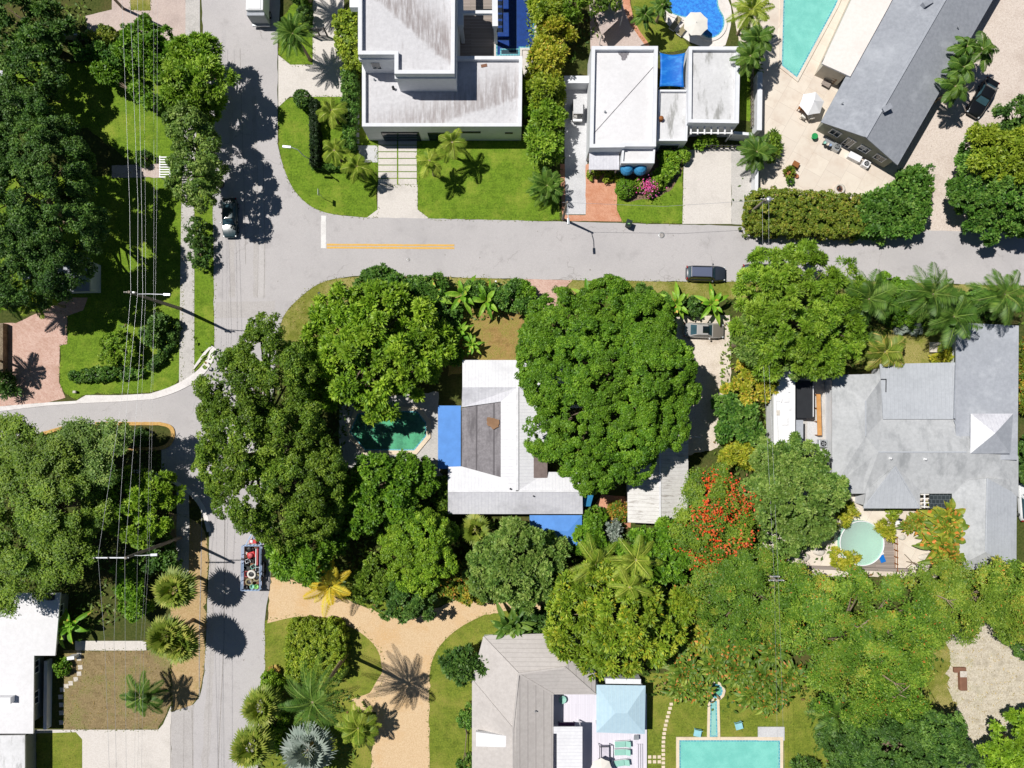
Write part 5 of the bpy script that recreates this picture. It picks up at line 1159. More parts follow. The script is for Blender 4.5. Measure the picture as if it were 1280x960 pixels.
# ---- grey tiled house, south
th = thing('tiled_house', 'grey-beige tiled hip-roofed house at the bottom edge east of the forked drive', 'house', ctr([(590, 800), (745, 800), (745, 980), (590, 980)]))
V = {'a': (612, 794, 2.8), 'b': (744, 790, 2.8), 'c': (744.5, 868, 2.8), 'd': (692, 868, 2.8), 'e': (691, 1010, 2.8), 'f': (590, 1010, 2.8), 'g': (590, 850, 2.8), 'h': (604, 796, 2.8),
     'r1': (648, 842, 4.0), 'r2': (706, 834, 3.9), 'r3': (641, 911, 4.0), 'r4': (641, 1010, 4.0)}
slope_roof(th, V, [(('h', 'a', 'b', 'r2', 'r1'), 'roof_tile_y'), (('b', 'c', 'r2'), 'roof_tile_x'), (('r1', 'r2', 'c', 'd'), 'roof_tile_y'), (('r1', 'd', 'e', 'r4', 'r3'), 'roof_tile_x'), (('g', 'h', 'r1', 'r3'), 'roof_tile'), (('f', 'g', 'r3', 'r4'), 'roof_tile')])
for A in (('h', 'r1'), ('r1', 'd'), ('r2', 'c'), ('r1', 'r3'), ('r3', 'r4'), ('g', 'r3'), ('r1', 'r2')):
    m = MB(); a_, b_ = P(*V[A[0]]), P(*V[A[1]]); m.bar(a_ + Vector((0, 0, .05)), b_ + Vector((0, 0, .05)), .2, .07); m.build('ridge_cap', MAT['roof_tile'], th)
w = walls(th, [(600, 798), (744, 790), (744, 868), (692, 868), (691, 1010), (590, 1010), (590, 850)], 2.8, 'stucco', .45)
windows(th, w, [(e, .5) for e in range(0, len(w), 2)], 1.3, 1.1, 1.5)
rbox(th, 'skylight', [(595, 915), (634, 920), (632, 934), (595, 933)], 3.3, 3.8, 'white')
q = P(634.5, 927, 3.5); m = MB(); m.box((q.x - .02, q.y, 3.6), (.1, 1.1, .3)); m.build('skylight_vent', MAT['dark'], th)
vent(th, 669, 889, 3.6, .05, .2)
sheet('pool_deck', [(690, 866), (808, 866), (808, 1010), (690, 1010)], .25, 'deckwhite', thick=.25)
cp = thing('patio_cover', 'low white ribbed patio cover against the tiled house', 'patio cover', ctr([(693, 908), (728, 908), (728, 1010), (693, 1010)]))
m = MB(); o_ = pts_at([(692, 908.5), (728, 908.5), (728, 1010), (696, 1010), (696, 917), (692, 917)], 2.9); m.prism(o_, 2.75, 2.9); m.build('roof', MAT['roof_metal_y'], cp)
for x, y in ((726, 911), (726, 955)): m = MB(); q = P(x, y, 2.7); m.box((q.x, q.y, 1.5), (.12, .12, 2.5)); m.build('post', MAT['white'], cp)
gz = thing('gazebo', 'square gazebo with a pale blue hipped roof on the white deck', 'gazebo', ctr([(745, 856), (807, 856), (807, 915), (745, 915)]))
V = {'a': (745.5, 856, 2.7), 'b': (807, 857, 2.7), 'c': (806, 917.5, 2.7), 'd': (745.5, 915.5, 2.7), 'l': (769, 891.5, 3.35), 'r': (784, 891.5, 3.35)}
slope_roof(gz, V, [(('a', 'l', 'd'), 'roof_blue'), (('a', 'b', 'r', 'l'), 'roof_blue'), (('b', 'c', 'r'), 'roof_blue'), (('d', 'l', 'r', 'c'), 'roof_blue')])
for x, y in ((748, 859), (804, 860), (803, 913), (748, 912)): m = MB(); q = P(x, y, 2.6); m.box((q.x, q.y, 1.42), (.16, .16, 2.34)); m.build('post', MAT['white'], gz)
wallseg('white wall behind the gazebo under the yellow-green tree', (757, 851), (801, 852), 1.6, .5)
# ---- white flat-roofed house, south west
bh = thing('white_flat_house', 'white flat-roofed house cut by the left edge beside the bare brown yard', 'house', ctr([(-60, 742), (50, 742), (50, 917), (-60, 917)]))
fx = [(-60, 742), (75.5, 741), (69, 819.5), (42.5, 819.5), (41.5, 917), (-60, 917)]
rbox(bh, 'roof', fx, 2.8, 3.0, 'white', 'roof_white'); o = walls(bh, fx, 2.95, 'stucco_grey', .8)
rbox(bh, 'roof_hatch', [(-12, 872), (13, 872), (13, 880), (-12, 880)], 2.98, 3.8, 'white')
rbox(bh, 'rear_roof', [(-60, 920), (31, 919), (31, 1010), (-60, 1010)], 2.5, 2.7, 'white', 'roof_white_worn'); walls(bh, [(-60, 920), (31, 919), (31, 1010), (-60, 1010)], 2.65, 'stucco_grey', .5)
w = ccw(o); east = [e for e in range(len(w)) if abs((Vector(w[(e + 1) % len(w)]) - Vector(w[e])).normalized().y) > .9]
windows(bh, w, [(e, f) for e in east[:2] for f in (.3, .7)], 1.4, 1.3, 1.6)
p = P(64, 746, 3.0); m = MB(); m.box((p.x, p.y, 3.2), (.8, .6, .4)); m.build('roof_vent', MAT['dark'], bh)
wallseg('low white wall running down the shaded east side of the flat white house', (57.5, 826), (56.5, 912), .9, .3, 'white')
wallseg('short white wall stub at the top of the stepping stones', (84, 823), (93, 822), 1.0, .3, 'white')
picket('white handrail by the corner of the rear roof at the bottom left', (31, 957), (44, 946), 1.0, 6, 'white', 'handrail')
# ---- glimpses at the left edge
nh = thing('bungalow', 'pale grey bungalow roof just showing under the biggest dark tree', 'house', ctr([(30, 335), (110, 335), (110, 366), (30, 366)]))
rbox(nh, 'roof', [(28, 322), (112, 322), (112, 364), (28, 366)], 2.8, 3.0, 'roof_grey'); walls(nh, [(28, 322), (112, 322), (112, 364), (28, 366)], 2.8, 'stucco', .3)
wc = thing('porch', 'white porch roof corner at the left edge beside the round dark tree', 'porch', ctr([(-40, 90), (9, 90), (9, 140), (-40, 140)]))
rbox(wc, 'roof', [(-40, 88), (3, 88), (9, 118), (9, 142), (-40, 142)], 2.7, 2.9, 'roof_metal_s'); walls(wc, [(-40, 88), (3, 88), (9, 118), (9, 142), (-40, 142)], 2.7, 'stucco', .3)
rbox(wc, 'step', [(2, 129), (17, 129), (17, 139), (2, 139)], 0, .4, 'white', zp=.4)
wallseg('low brown garden wall at the left edge of the pink brick drive', (1.5, 404), (1.5, 470), .9, .4, 'bark')
ar = thing('garden_arbour', 'white slatted garden arbour at the edge of the lawn near the road', 'arbour', ctr([(199, 195), (214, 195), (214, 222), (199, 222)]))
m = MB()
for x in (200, 212.5): m.bar(P(x, 195, 2.2), P(x, 222, 2.2), .1, .12)
m.build('side_rail', MAT['white'], ar)
for k in range(9): m = MB(); m.bar(P(199, 196.5 + k * 3.1, 2.3), P(213.5, 196.5 + k * 3.1, 2.3), .13, .07); m.build('slat', MAT['white'], ar)
for x, y in ((200, 196), (212, 196), (200, 221), (212, 221)): m = MB(); q = P(x, y, 2.1); m.box((q.x, q.y, 1.07), (.1, .1, 2.14)); m.build('post', MAT['white'], ar)
sheet('path', [(140, 207), (200, 205), (200, 222), (140, 222)], .036, 'pinkdrive', .03, .6, 210)
wallseg('low white metal fence above the dark corner at the top left', (68, 43), (112, 43.5), 1.2, .1, 'steel', 'fence', 'fence')
wallseg('dark timber wall on the south side of the round pool terrace', (1000, 709), (1140, 713), .6, .25, 'deckgrey')
# ------------------------------------------------------------------ vehicles
def vehicle(name, label, cat, px, py, heading, L, Wd, Ht, paint, kind='suv', hood=None, glass='carglass', roofmat=None, sunroof=False, group=None, rails=False):
    """heading: picture direction of the bonnet in degrees (0 = right, 90 = up)"""
    c = P(px, py, Ht * .5); t = thing(name, label, cat, (c.x, c.y, 0), group, R(heading)); hl, hw = L / 2, Wd / 2
    belt = Ht * .60
    if kind == 'suv': xr0, xr1, xf1, xf0 = -hl * .93, -hl * .82, hl * .22, hl * .46
    else: xr0, xr1, xf1, xf0 = -hl * .72, -hl * .38, hl * .12, hl * .40
    m = MB(); st = []; n = 15
    for i in range(n):
        u = -1 + 2 * i / (n - 1); x = u * hl
        w = hw * (1 - .20 * max(0, abs(u) - .55) ** 1.6 / .28 * (1.0 if u > 0 else .8))
        if abs(u) > .98: w *= .86
        if x > xf0: zt = belt * (1 - .20 * ((x - xf0) / (hl - xf0)) ** 2.2)
        elif x < xr0: zt = belt * (1 - .06 * ((xr0 - x) / (hl + xr0 + 1e-6)))
        else: zt = belt
        if abs(u) > .98: zt *= .86
        zb = .24 if abs(u) < .9 else .34
        prof = [(w * .90, zb), (w * .985, zb + .12), (w, zt * .55), (w * .97, zt * .82), (w * .88, zt * .97), (w * .6, zt * 1.015), (0, zt * 1.03)]
        ring = [(x, y, z) for y, z in prof] + [(x, -y, z) for y, z in prof[-2::-1]]
        st.append(ring)
    k = len(st[0]); vs = [p for r in st for p in r]
    fs = [(i * k + j, i * k + j + 1, (i + 1) * k + j + 1, (i + 1) * k + j) for i in range(n - 1) for j in range(k - 1)]
    m.idx(vs, fs, 0, True); m.idx(st[0], [tuple(range(k))], 0); m.idx(st[-1], [tuple(reversed(range(k)))], 0)
    m.idx([r[0] for r in st] + [r[-1] for r in st], [(i, i + 1, n + i + 1, n + i) for i in range(n - 1)], 0)
    # greenhouse
    wb, wt = hw * .87, hw * .68; zr = Ht
    B = [(xr0, -wb * .96, belt * .99), (xf0, -wb * .98, belt * .99), (xf0, wb * .98, belt * .99), (xr0, wb * .96, belt * .99)]
    T = [(xr1, -wt, zr - .04), (xf1, -wt, zr - .02), (xf1, wt, zr - .02), (xr1, wt, zr - .04)]
    m.idx(B + T, [(0, 1, 5, 4), (1, 2, 6, 5), (2, 3, 7, 6), (3, 0, 4, 7), (4, 5, 6, 7)], 0)
    body = m.build('body', MAT[paint], t, True, .05)
    def panel(nm, a_, b_, c_, d_, mat, e=.018, f0=.08, f1=.92, g0=.1, g1=.88, parent=None):
        a_, b_, c_, d_ = map(Vector, (a_, b_, c_, d_)); nn = (b_ - a_).cross(d_ - a_).normalized()
        def q(u, v): return a_.lerp(b_, u).lerp(d_.lerp(c_, u), v) + nn * e
        mm = MB(); mm.face([q(f0, g0), q(f1, g0), q(f1, g1), q(f0, g1)]); return mm.build(nm, MAT[mat], parent or t, True)
    panel('windscreen', B[1], B[2], T[2], T[1], glass); panel('rear_window', B[3], B[0], T[0], T[3], glass)
    panel('side_window', B[0], B[1], T[1], T[0], glass, f0=.06, f1=.9); panel('side_window', B[2], B[3], T[3], T[2], glass, f0=.1, f1=.94)
    # crowned roof skin
    mm = MB(); g_ = 5; vs = []
    for i in range(g_):
        for j in range(g_):
            u, v = i / (g_ - 1), j / (g_ - 1); p = Vector(T[0]).lerp(Vector(T[1]), u).lerp(Vector(T[3]).lerp(Vector(T[2]), u), v); vs.append((p.x * .985, p.y * .95, p.z + .012 + .05 * 4 * v * (1 - v) * (.4 + .6 * 4 * u * (1 - u))))
    mm.idx(vs, [(i * g_ + j, (i + 1) * g_ + j, (i + 1) * g_ + j + 1, i * g_ + j + 1) for i in range(g_ - 1) for j in range(g_ - 1)], 0, True); mm.build('roof', MAT[roofmat or paint], t, True)
    mm = MB(); vs = []; 
    for i in range(g_ + 2):
        for j in range(g_):
            u = i / (g_ + 1); x = xf0 + .06 + (hl * .965 - xf0 - .06) * u; zt = belt * (1 - .20 * ((x - xf0) / (hl - xf0)) ** 2.2); v = -1 + 2 * j / (g_ - 1)
            vs.append((x, v * hw * (.84 - .16 * u ** 3), zt * 1.03 + .012 - .03 * v * v))
    mm.idx(vs, [(i * g_ + j, (i + 1) * g_ + j, (i + 1) * g_ + j + 1, i * g_ + j + 1) for i in range(g_ + 1) for j in range(g_ - 1)], 0, True); mm.build('bonnet', MAT[hood or paint], t, True)
    if kind != 'suv':
        mm = MB(); mm.box(((xr0 - hl) * .5 - .02, 0, belt * 1.0), ((hl + xr0) * .8, hw * 1.5, .05)); mm.build('boot_lid', MAT[roofmat or paint], t, True, .02)
    if sunroof:
        mm = MB(); mm.box((xf1 * .5 - .12, 0, Ht + .045), (.72, .8, .02)); mm.build('sunroof', MAT['carglass_dark'], t, True)
    if rails:
        for sg in (-1, 1):
            mm = MB(); mm.bar((xr1 + .1, sg * wt * .93, Ht + .07), (xf1 - .15, sg * wt * .93, Ht + .07), .05, .05); mm.build('roof_rail', MAT['dark'], t, True)
    for sx in (-.62, .60):
        for sg in (-1, 1):
            mm = MB(); y = sg * (hw - .12); mm.tube([(sx * hl, y - .11, .33), (sx * hl, y + .11, .33)], .33, 18); w_ = mm.build('wheel', MAT['black'], t, True)
            mm = MB(); mm.tube([(sx * hl, y + sg * .10, .33), (sx * hl, y + sg * .125, .33)], .21, 14); mm.build('rim', MAT['rim'], w_, True)
    for sg in (-1, 1):
        mm = MB(); mm.box((xf0 - .32, sg * (hw + .08), belt * 1.03), (.18, .22, .14), sg * .2); mm.build('wing_mirror', MAT[paint], t, True, .03)
        mm = MB(); mm.box((hl * .93, sg * hw * .70, belt * .74), (.16, .32, .14), -sg * .5); mm.build('headlight', MAT['lampglass'], t, True, .03)
        mm = MB(); mm.box((-hl * .965, sg * hw * .74, belt * .86), (.14, .30, .16), sg * .25); mm.build('tail_light', MAT['taillamp'], t, True, .03)
    return t
vehicle('parked_car', 'dark slate estate car parked on the road edge beside the grass verge', 'car', 882.5, 341.5, -1.5, 4.65, 1.86, 1.66, 'paint_navy', 'suv', rails=True, roofmat='paint_roof')
vehicle('parked_car', 'silver saloon with grey bonnet and dark sunroof on the sandy drive', 'car', 880, 413, -2, 4.75, 1.8, 1.42, 'paint_silver', 'saloon', hood='paint_hood', sunroof=True)
vehicle('parked_car', 'black car on pale gravel beside the long house, half in palm shade', 'car', 1229, 122, 239, 5.0, 1.95, 1.5, 'paint_black', 'saloon', glass='carglass')
vehicle('parked_car', 'teal dark car parked under the roadside trees at the north road', 'car', 287, 272, 271, 4.7, 1.82, 1.45, 'paint_teal', 'saloon')
vehicle('parked_car', 'white car cut by the right edge beside the grey-roofed house', 'car', 1284, 628, 92, 4.4, 1.8, 1.5, 'paint_white', 'suv')
vehicle('parked_car', 'dark car whose tail pokes out from under the roadside tree by the east road', 'car', 953, 339, 0, 4.6, 1.82, 1.5, 'paint_black', 'suv')
# white box truck, rear end in view at the top
c = P(329, 2, 0); t = thing('box_truck', 'white box truck parked on the north road, its rear at the top edge', 'truck', (c.x, c.y, 0), rz=R(90))
m = MB(); m.box((.6, 0, 1.75), (6.6, 2.05, 2.2)); m.build('cargo_box', MAT['white'], t, True, .08)
m = MB(); m.box((.6, 0, 2.88), (6.4, 1.5, .06)); m.build('roof', MAT['white'], t, True, .03)
m = MB(); m.box((-2.9, 0, 1.5), (.5, 2.1, 1.9)); m.build('rear_door', MAT['roof_grey'], t, True, .06)
m = MB(); m.box((-3.25, 0, .55), (.3, 2.1, .22)); m.build('bumper', MAT['steel'], t, True, .04)
m = MB(); m.box((5.0, 0, 1.2), (2.0, 1.95, 1.7)); m.build('cab', MAT['paint_white'], t, True, .15)
m = MB(); m.face([(6.02, -.8, 1.3), (6.02, .8, 1.3), (6.02, .75, 1.95), (6.02, -.75, 1.95)]); m.build('windscreen', MAT['carglass'], t, True)
for x in (-1.9, 4.6):
    for sg in (-1, 1):
        m = MB(); m.tube([(x, sg * .8, .42), (x, sg * 1.04, .42)], .42, 18); w_ = m.build('wheel', MAT['black'], t, True); m = MB(); m.tube([(x, sg * 1.03, .42), (x, sg * 1.06, .42)], .25, 12); m.build('rim', MAT['rim'], w_, True)
# camper in the side yard
c = P(980, 509, 1.4); t = thing('camper_van', 'long white camper parked in the side yard west of the grey-roofed house', 'camper', (c.x, c.y, 0))
m = MB(); o_ = pts_at([(967, 466), (972, 463.5), (989, 463.5), (994, 468), (994, 556), (967, 556)], 2.8); m.prism(o_, .5, 2.8); m.build('body', MAT['white'], t, bevel=.1)
for x, y, sx, sy in ((981, 527, .7, .8), (974, 500, .65, .4), (983, 500, .55, .5), (987, 511, .3, .3), (986, 490, .25, .15)):
    p = P(x, y, 2.85); m = MB(); m.box((p.x, p.y, 2.86), (sx, sy, .14), -.3 if sx == .65 else 0); m.build('roof_vent', MAT['white'], t, bevel=.03)
p = P(972.5, 516, 2.8); m = MB(); m.box((p.x, p.y, 2.83), (.35, .6, .06)); m.build('hatch', MAT['stone'], t)
m = MB()
for y in (480, 540):
    for x in (968, 993): q = P(x, y, .4); m.tube([(q.x - .1, q.y, .33), (q.x + .1, q.y, .33)], .33, 14)
m.build('wheel', MAT['black'], t)
m = MB()
for y in (474, 486): q = P(968.5, y, 2.7); m.box((q.x, q.y, 2.45), (.4, .9, .5), .2)
m.build('window', MAT['carglass'], t, bevel=.05)
canopy('dark navy side awning stretched out east of the white camper', [(994.5, 475), (1016, 476), (1016, 523), (994.5, 522)], 1.6, 'dark', 'side_awning', cat='awning')
m = MB()
for o in [x for x in bpy.data.objects if x.name.startswith('side_awning')]:
    m.bar(P(1016.5, 482, 1.75), P(1016.5, 521, 1.75), .08, .08); m.build('awning_pole', MAT['white'], o)
t = thing('garden_shed', 'small grey ribbed shed roof south of the dark awning', 'shed', ctr([(994, 524), (1004, 524), (1004, 553), (994, 553)]))
rbox(t, 'roof', [(994.5, 525), (1004, 525), (1004, 553), (994.5, 553)], 1.9, 2.0, 'roof_grey'); m = MB(); m.prism([tuple(q) for q in inset(pts_at([(994.5, 525), (1004, 525), (1004, 553), (994.5, 553)], 2.0), .08)], 0, 1.9); m.build('wall', MAT['stucco_grey'], t)
sheet('patio_slab', [(1009, 527), (1023, 527), (1023, 557), (1009, 557)], .05, 'concrete_cool')
sheet('side_yard', [(962, 462), (1042, 462), (1042, 570), (962, 570)], .02, 'sidewalk', .05, .6, 220)
def lowbox(name, label, cat, px, py, sx, sy, z, mat, rz=0, legs=True, z0=0, extra=None):
    p = P(px, py, z); t = thing(name, label, cat, (p.x, p.y, 0), rz=rz)
    return t
t = thing('work_bench', 'long orange-brown timber bench cluttered with pots beside the camper yard', 'bench', ctr([(1021, 493), (1026, 493), (1026, 544), (1021, 544)])); p0, p1 = P(1023, 493, .9), P(1024.5, 544, .9)
m = MB(); m.bar(p0, p1, .5, .08); m.build('top', m_plain('orange_timber', srgb(206, 152, 92), .7, .2), t); m = MB()
for k in range(4): q = p0.lerp(p1, k / 3); m.box((q.x, q.y, .43), (.4, .1, .85))
m.build('leg', MAT['redwood'], t)
def ac_unit(label, px, py, rz=0, s=1.0, body='steel'):
    p = P(px, py, .8); t = thing('air_conditioner', label, 'air conditioner', (p.x, p.y, 0), rz=rz); m = MB(); m.box((0, 0, .42 * s), (1.0 * s, .95 * s, .8 * s)); m.build('casing', MAT[body], t, True, .05)
    m = MB(); m.lathe((0, 0, .83 * s), [(.36 * s, 0), (.36 * s, .03), (.3 * s, .03), (.3 * s, .005), (0, .005)], 20); f = m.build('fan_grille', MAT['dark'], t, True)
    m = MB()
    for k in range(5): m.box((.14 * s * math.cos(k * 1.257), .14 * s * math.sin(k * 1.257), .855 * s), (.26 * s, .09 * s, .015), k * 1.257)
    m.build('blade', MAT['steel'], f, True); return t
ac_unit('grey condenser unit with round fan beside the south-west corner of the camper yard', 1029.5, 554.5, 0, .95)
ac_unit('grey condenser unit standing left of the white storage box by the long house', 1047, 183, R(-30), .85)
ac_unit('pale condenser unit standing right of the white storage box by the long house', 1084, 204, R(-30), .85, 'white')
t = thing('storage_box', 'white storage chest against the gable wall of the long house', 'storage box', ctr([(1057, 193), (1074, 193), (1074, 204), (1057, 204)]), rz=R(-28))
m = MB(); m.box((0, 0, .33), (1.5, .7, .62)); m.build('box', MAT['white'], t, True, .04); m = MB(); m.box((0, 0, .68), (1.56, .76, .08)); m.build('lid', MAT['white'], t, True, .03)
def bits(t, n, r, seed, mats, parent=True):
    pass
t = thing('potting_table', 'low table littered with pale pots and tools by the gable wall', 'table', ctr([(1028, 178), (1041, 178), (1041, 186), (1028, 186)]), rz=R(-28))
m = MB(); m.box((0, 0, .7), (1.5, .6, .05)); m.build('top', MAT['steel'], t, True)
for x in (-.65, .65):
    m = MB(); m.box((x, 0, .34), (.06, .5, .66)); m.build('leg', MAT['dark'], t, True)
rg = random.Random(5)
def pot(label, px, py, r, h, mat='terracotta', z=0, plant=None, group=None):
    p = P(px, py, z); t = thing('plant_pot', label, 'plant pot', (p.x, p.y, z), group); m = MB(); m.lathe((0, 0, 0), [(r * .7, 0), (r, h), (r * 1.08, h), (r * 1.08, h + .04), (r * .9, h + .04), (r * .88, h - .04), (0, h - .04)], 16); m.build('pot', MAT[mat], t, True)
    if plant:
        rng = np.random.default_rng(int(px)); n = 60; d = rnd_dirs(rng, n, 0); pos = np.array([p.x, p.y, z + h]) + d * r * 1.2
        kites('plant', pos, d, unit(rng.normal(0, .5, (n, 3)) + np.array([0, 0, 1])), r * 1.1, r * .6, rng.uniform(.1, .86, n), LEAF[plant], t)
    return t
for k, (x, y, mt) in enumerate(((1030, 179, 'mint'), (1034, 181, 'stone'), (1037, 182, 'bluegrey'))):
    pot(('mint pot on the left of the potting table', 'pale stone pot in the middle of the potting table', 'blue-grey pot on the right of the potting table')[k], x, y, .16, .22, mt, .73)
pot('orange-flowering terracotta pot among the pots by the olive hedge', 984, 217, .5, .5, 'terracotta', plant='croton')
pot('small terracotta pot right of the flowering pot on the patio', 995, 221, .22, .25, 'terracotta')
pot('dark pot below the flowering pot at the hedge corner', 986, 228, .35, .35, 'dark', plant='shrub')
def chair(label, px, py, heading, mat='redwood', s=.55, group=None):
    p = P(px, py, .4); t = thing('chair', label, 'chair', (p.x, p.y, 0), group, R(heading)); m = MB(); m.box((0, 0, .43), (s, s, .05)); m.build('seat', MAT[mat], t, True, .01)
    m = MB(); m.box((-s * .48, 0, .68), (.05, s, .45), 0, 0, -.15); m.build('backrest', MAT[mat], t, True, .01)
    for sx in (-1, 1):
        for sy in (-1, 1): m = MB(); m.box((sx * s * .42, sy * s * .42, .21), (.05, .05, .42)); m.build('leg', MAT[mat], t, True)
    return t
chair('brown wooden chair alone on the patio near the flowering pot', 994.5, 206, 60, s=.8)
chair('cream chair at the south-west side of the parasol table', 1004, 146, 60, 'offwhite')
chair('cream chair at the south corner of the parasol table by the patio umbrella', 1013, 147, 100, 'offwhite')
t = thing('patio_table', 'brown slatted timber table under the creased white patio umbrella', 'table', P(1007, 134, .7), rz=R(-28)); t.location.z = 0
m = MB(); m.box((0, 0, .72), (1.5, 1.15, .06)); m.build('top', MAT['plankwood'], t, True)
for sx in (-1, 1):
    for sy in (-1, 1): m = MB(); m.box((sx * .65, sy * .48, .35), (.08, .08, .68)); m.build('leg', MAT['redwood'], t, True)
def parasol(label, px, py, h, r, n=8, rz=0, pole=None, mat='white', drop=.35, group=None):
    p = P(px, py, h); t = thing('parasol', label, 'parasol', (p.x, p.y, 0), group, rz); m = MB()
    for k in range(n):
        a0, a1 = 2 * math.pi * k / n, 2 * math.pi * (k + 1) / n; e0, e1 = Vector((r * math.cos(a0), r * math.sin(a0), h - drop)), Vector((r * math.cos(a1), r * math.sin(a1), h - drop)); mid = (e0 + e1) * .485; mid.z = h - drop + .01
        m.face([(0, 0, h), e0, mid]); m.face([(0, 0, h), mid, e1])
    o = m.build('canopy', MAT[mat], t, True); s = o.modifiers.new("thickness", 'SOLIDIFY'); s.thickness = .02
    m = MB(); m.tube([(0, 0, .05), (0, 0, h + .1)], .03, 8); m.lathe((0, 0, 0), [(.3, 0), (.3, .06), (.05, .1)], 16); m.build('pole', MAT['steel'], t, True)
    m = MB()
    for k in range(n): a0 = 2 * math.pi * k / n; m.bar((0, 0, h - .05), (r * .97 * math.cos(a0), r * .97 * math.sin(a0), h - drop - .03), .025, .025)
    m.build('rib', MAT['steel'], t, True); return t
parasol('creased white patio umbrella beside the brown table on the beige patio', 1018, 126, 2.3, 1.5, 6, R(10), drop=.75)
parasol('white eight-sided parasol hanging over the edge of the blue kidney pool', 870.5, 28, 2.6, 1.52, 8, R(22.5), mat='offwhite', drop=.28)
t = thing('round_table', 'small round green table on the patio by the gable corner', 'table', (P(1018.7, 170, .6).x, P(1018.7, 170, .6).y, 0)); m = MB(); m.lathe((0, 0, .58), [(.36, 0), (.38, .02), (.36, .04), (.3, .03), (0, .03)], 24); m.build('top', MAT['green'], t, True); m = MB(); m.tube([(0, 0, 0), (0, 0, .58)], .04, 8); m.lathe((0, 0, 0), [(.22, 0), (.2, .03), (0, .05)], 16); m.build('pedestal', MAT['green'], t, True)
t = thing('fire_pit', 'round stone fire pit on the patio above the olive hedge', 'fire pit', (P(1050, 236, .3).x, P(1050, 236, .3).y, 0)); m = MB(); m.lathe((0, 0, 0), [(.62, 0), (.62, .34), (.42, .36), (.4, .1)], 20); m.build('ring_wall', MAT['stone'], t, True); m = MB(); m.lathe((0, 0, 0), [(.4, .12), (0, .14)], 20); m.build('ash_bed', MAT['rust'], t, True); m = MB()
for k in range(3): m.bar((-.28 * math.cos(k), -.28 * math.sin(k), .18 + .05 * k), (.28 * math.cos(k), .28 * math.sin(k), .2 + .05 * k), .09, .09)
m.build('log', MAT['dark'], t, True)
t = thing('shelf_unit', 'open brown timber shelf unit under the end of the cream flat roof', 'shelf', (P(1036, 92, 1).x, P(1036, 92, 1).y, 0), rz=R(-28)); m = MB()
for z in (.1, .55, 1.0): m.box((0, 0, z), (2.3, .6, .05))
m.build('shelf', MAT['plankwood'], t, True); m = MB()
for x in (-1.15, 0, 1.15): m.box((x, 0, .55), (.06, .66, 1.1))
m.build('side_panel', MAT['redwood'], t, True)
t = thing('patio_heater_base', 'grey square slab table in front of the brown shelf unit', 'table', (P(1033, 104, .4).x, P(1033, 104, .4).y, 0), rz=R(-30)); m = MB(); m.box((0, 0, .42), (1.05, .8, .07)); m.build('top', MAT['deckgrey'], t, True); m = MB(); m.box((0, 0, .2), (.5, .4, .38)); m.build('pedestal', MAT['dark'], t, True)
t.name = 'side_table'
# ---- loungers
def lounger(label, px, py, heading, mat='mint', group=None, L=1.85, w=.66):
    p = P(px, py, .35); t = thing('sun_lounger', label, 'sun lounger', (p.x, p.y, .25 if px > 700 and py > 900 else 0), group, R(heading)); m = MB(); m.box((-.25, 0, .36), (L * .66, w, .08)); m.build('seat_cushion', MAT[mat], t, True, .03)
    m = MB(); m.box((L * .36, 0, .50), (L * .34, w, .08), 0, 0, -R(28)); m.build('backrest', MAT[mat], t, True, .03)
    m = MB(); m.box((0, w * .5, .28), (L, .05, .06)); m.box((0, -w * .5, .28), (L, .05, .06)); m.box((-L * .48, 0, .28), (.05, w * .9, .06)); m.build('frame', MAT['white'], t, True)
    for sx in (-1, 1):
        for sy in (-1, 1): m = MB(); m.box((sx * L * .42, sy * w * .45, .125), (.05, .05, .25)); m.build('leg', MAT['white'], t, True)
    return t
lounger('mint sun lounger nearest the gazebo on the white deck', 777.5, 929, 4); lounger('mint sun lounger in the middle of the three on the white deck', 777, 939, 2); lounger('mint sun lounger furthest from the gazebo on the white deck', 776, 952.5, 8)
lounger('taupe lounger left of the white parasol at the kidney pool', 844, 30, 55, 'taupe', L=1.7); lounger('taupe lounger half under the white parasol at the kidney pool', 853.5, 37, 52, 'taupe', L=1.7)
chair('pale teal garden chair on the lawn left of the water channel', 872, 916, -100, 'teal', .85); chair('pale teal garden chair on the lawn right of the water channel', 923.5, 907, -75, 'teal', .85)
t = thing('day_bed', 'square day bed with a black frame and pale cushion on the white deck', 'day bed', (P(755.5, 942, .5).x, P(755.5, 942, .5).y, .25)); m = MB(); m.box((0, 0, .32), (1.05, 1.9, .16)); m.build('mattress', m_plain('pale_lilac_cushion', srgb(206, 200, 212), .9, .1), t, True, .04); m = MB()
for (x, y, sx, sy) in ((-.62, 0, .07, 2.1), (.62, 0, .07, 2.1), (0, 1.05, 1.24, .07), (0, -1.05, 1.24, .07)): m.box((x, y, .9), (sx, sy, .07))
for sx in (-1, 1):
    for sy in (-1, 1): m.box((sx * .62, sy * 1.05, .43), (.07, .07, .87))
m.build('frame', MAT['dark'], t, True)
parasol('cream parasol cut by the bottom edge beside the black framed day bed', 752, 964, 2.2, 1.3, 8, 0, mat='offwhite')
pot('pale round planter at the inner corner of the tiled house deck', 703, 873, .42, .4, 'mint', .25)
t = thing('deck_bench', 'dark bench with a purple cushion at the end of the patio cover', 'bench', (P(708, 905, .5).x, P(708, 905, .5).y, .25)); m = MB(); m.box((0, 0, .42), (1.9, .45, .08)); m.build('seat', m_plain('purple_cushion', srgb(84, 58, 92), .9, .1), t, True, .02)
for x in (-.85, .85): m = MB(); m.box((x, 0, .19), (.08, .4, .38)); m.build('leg', MAT['dark'], t, True)
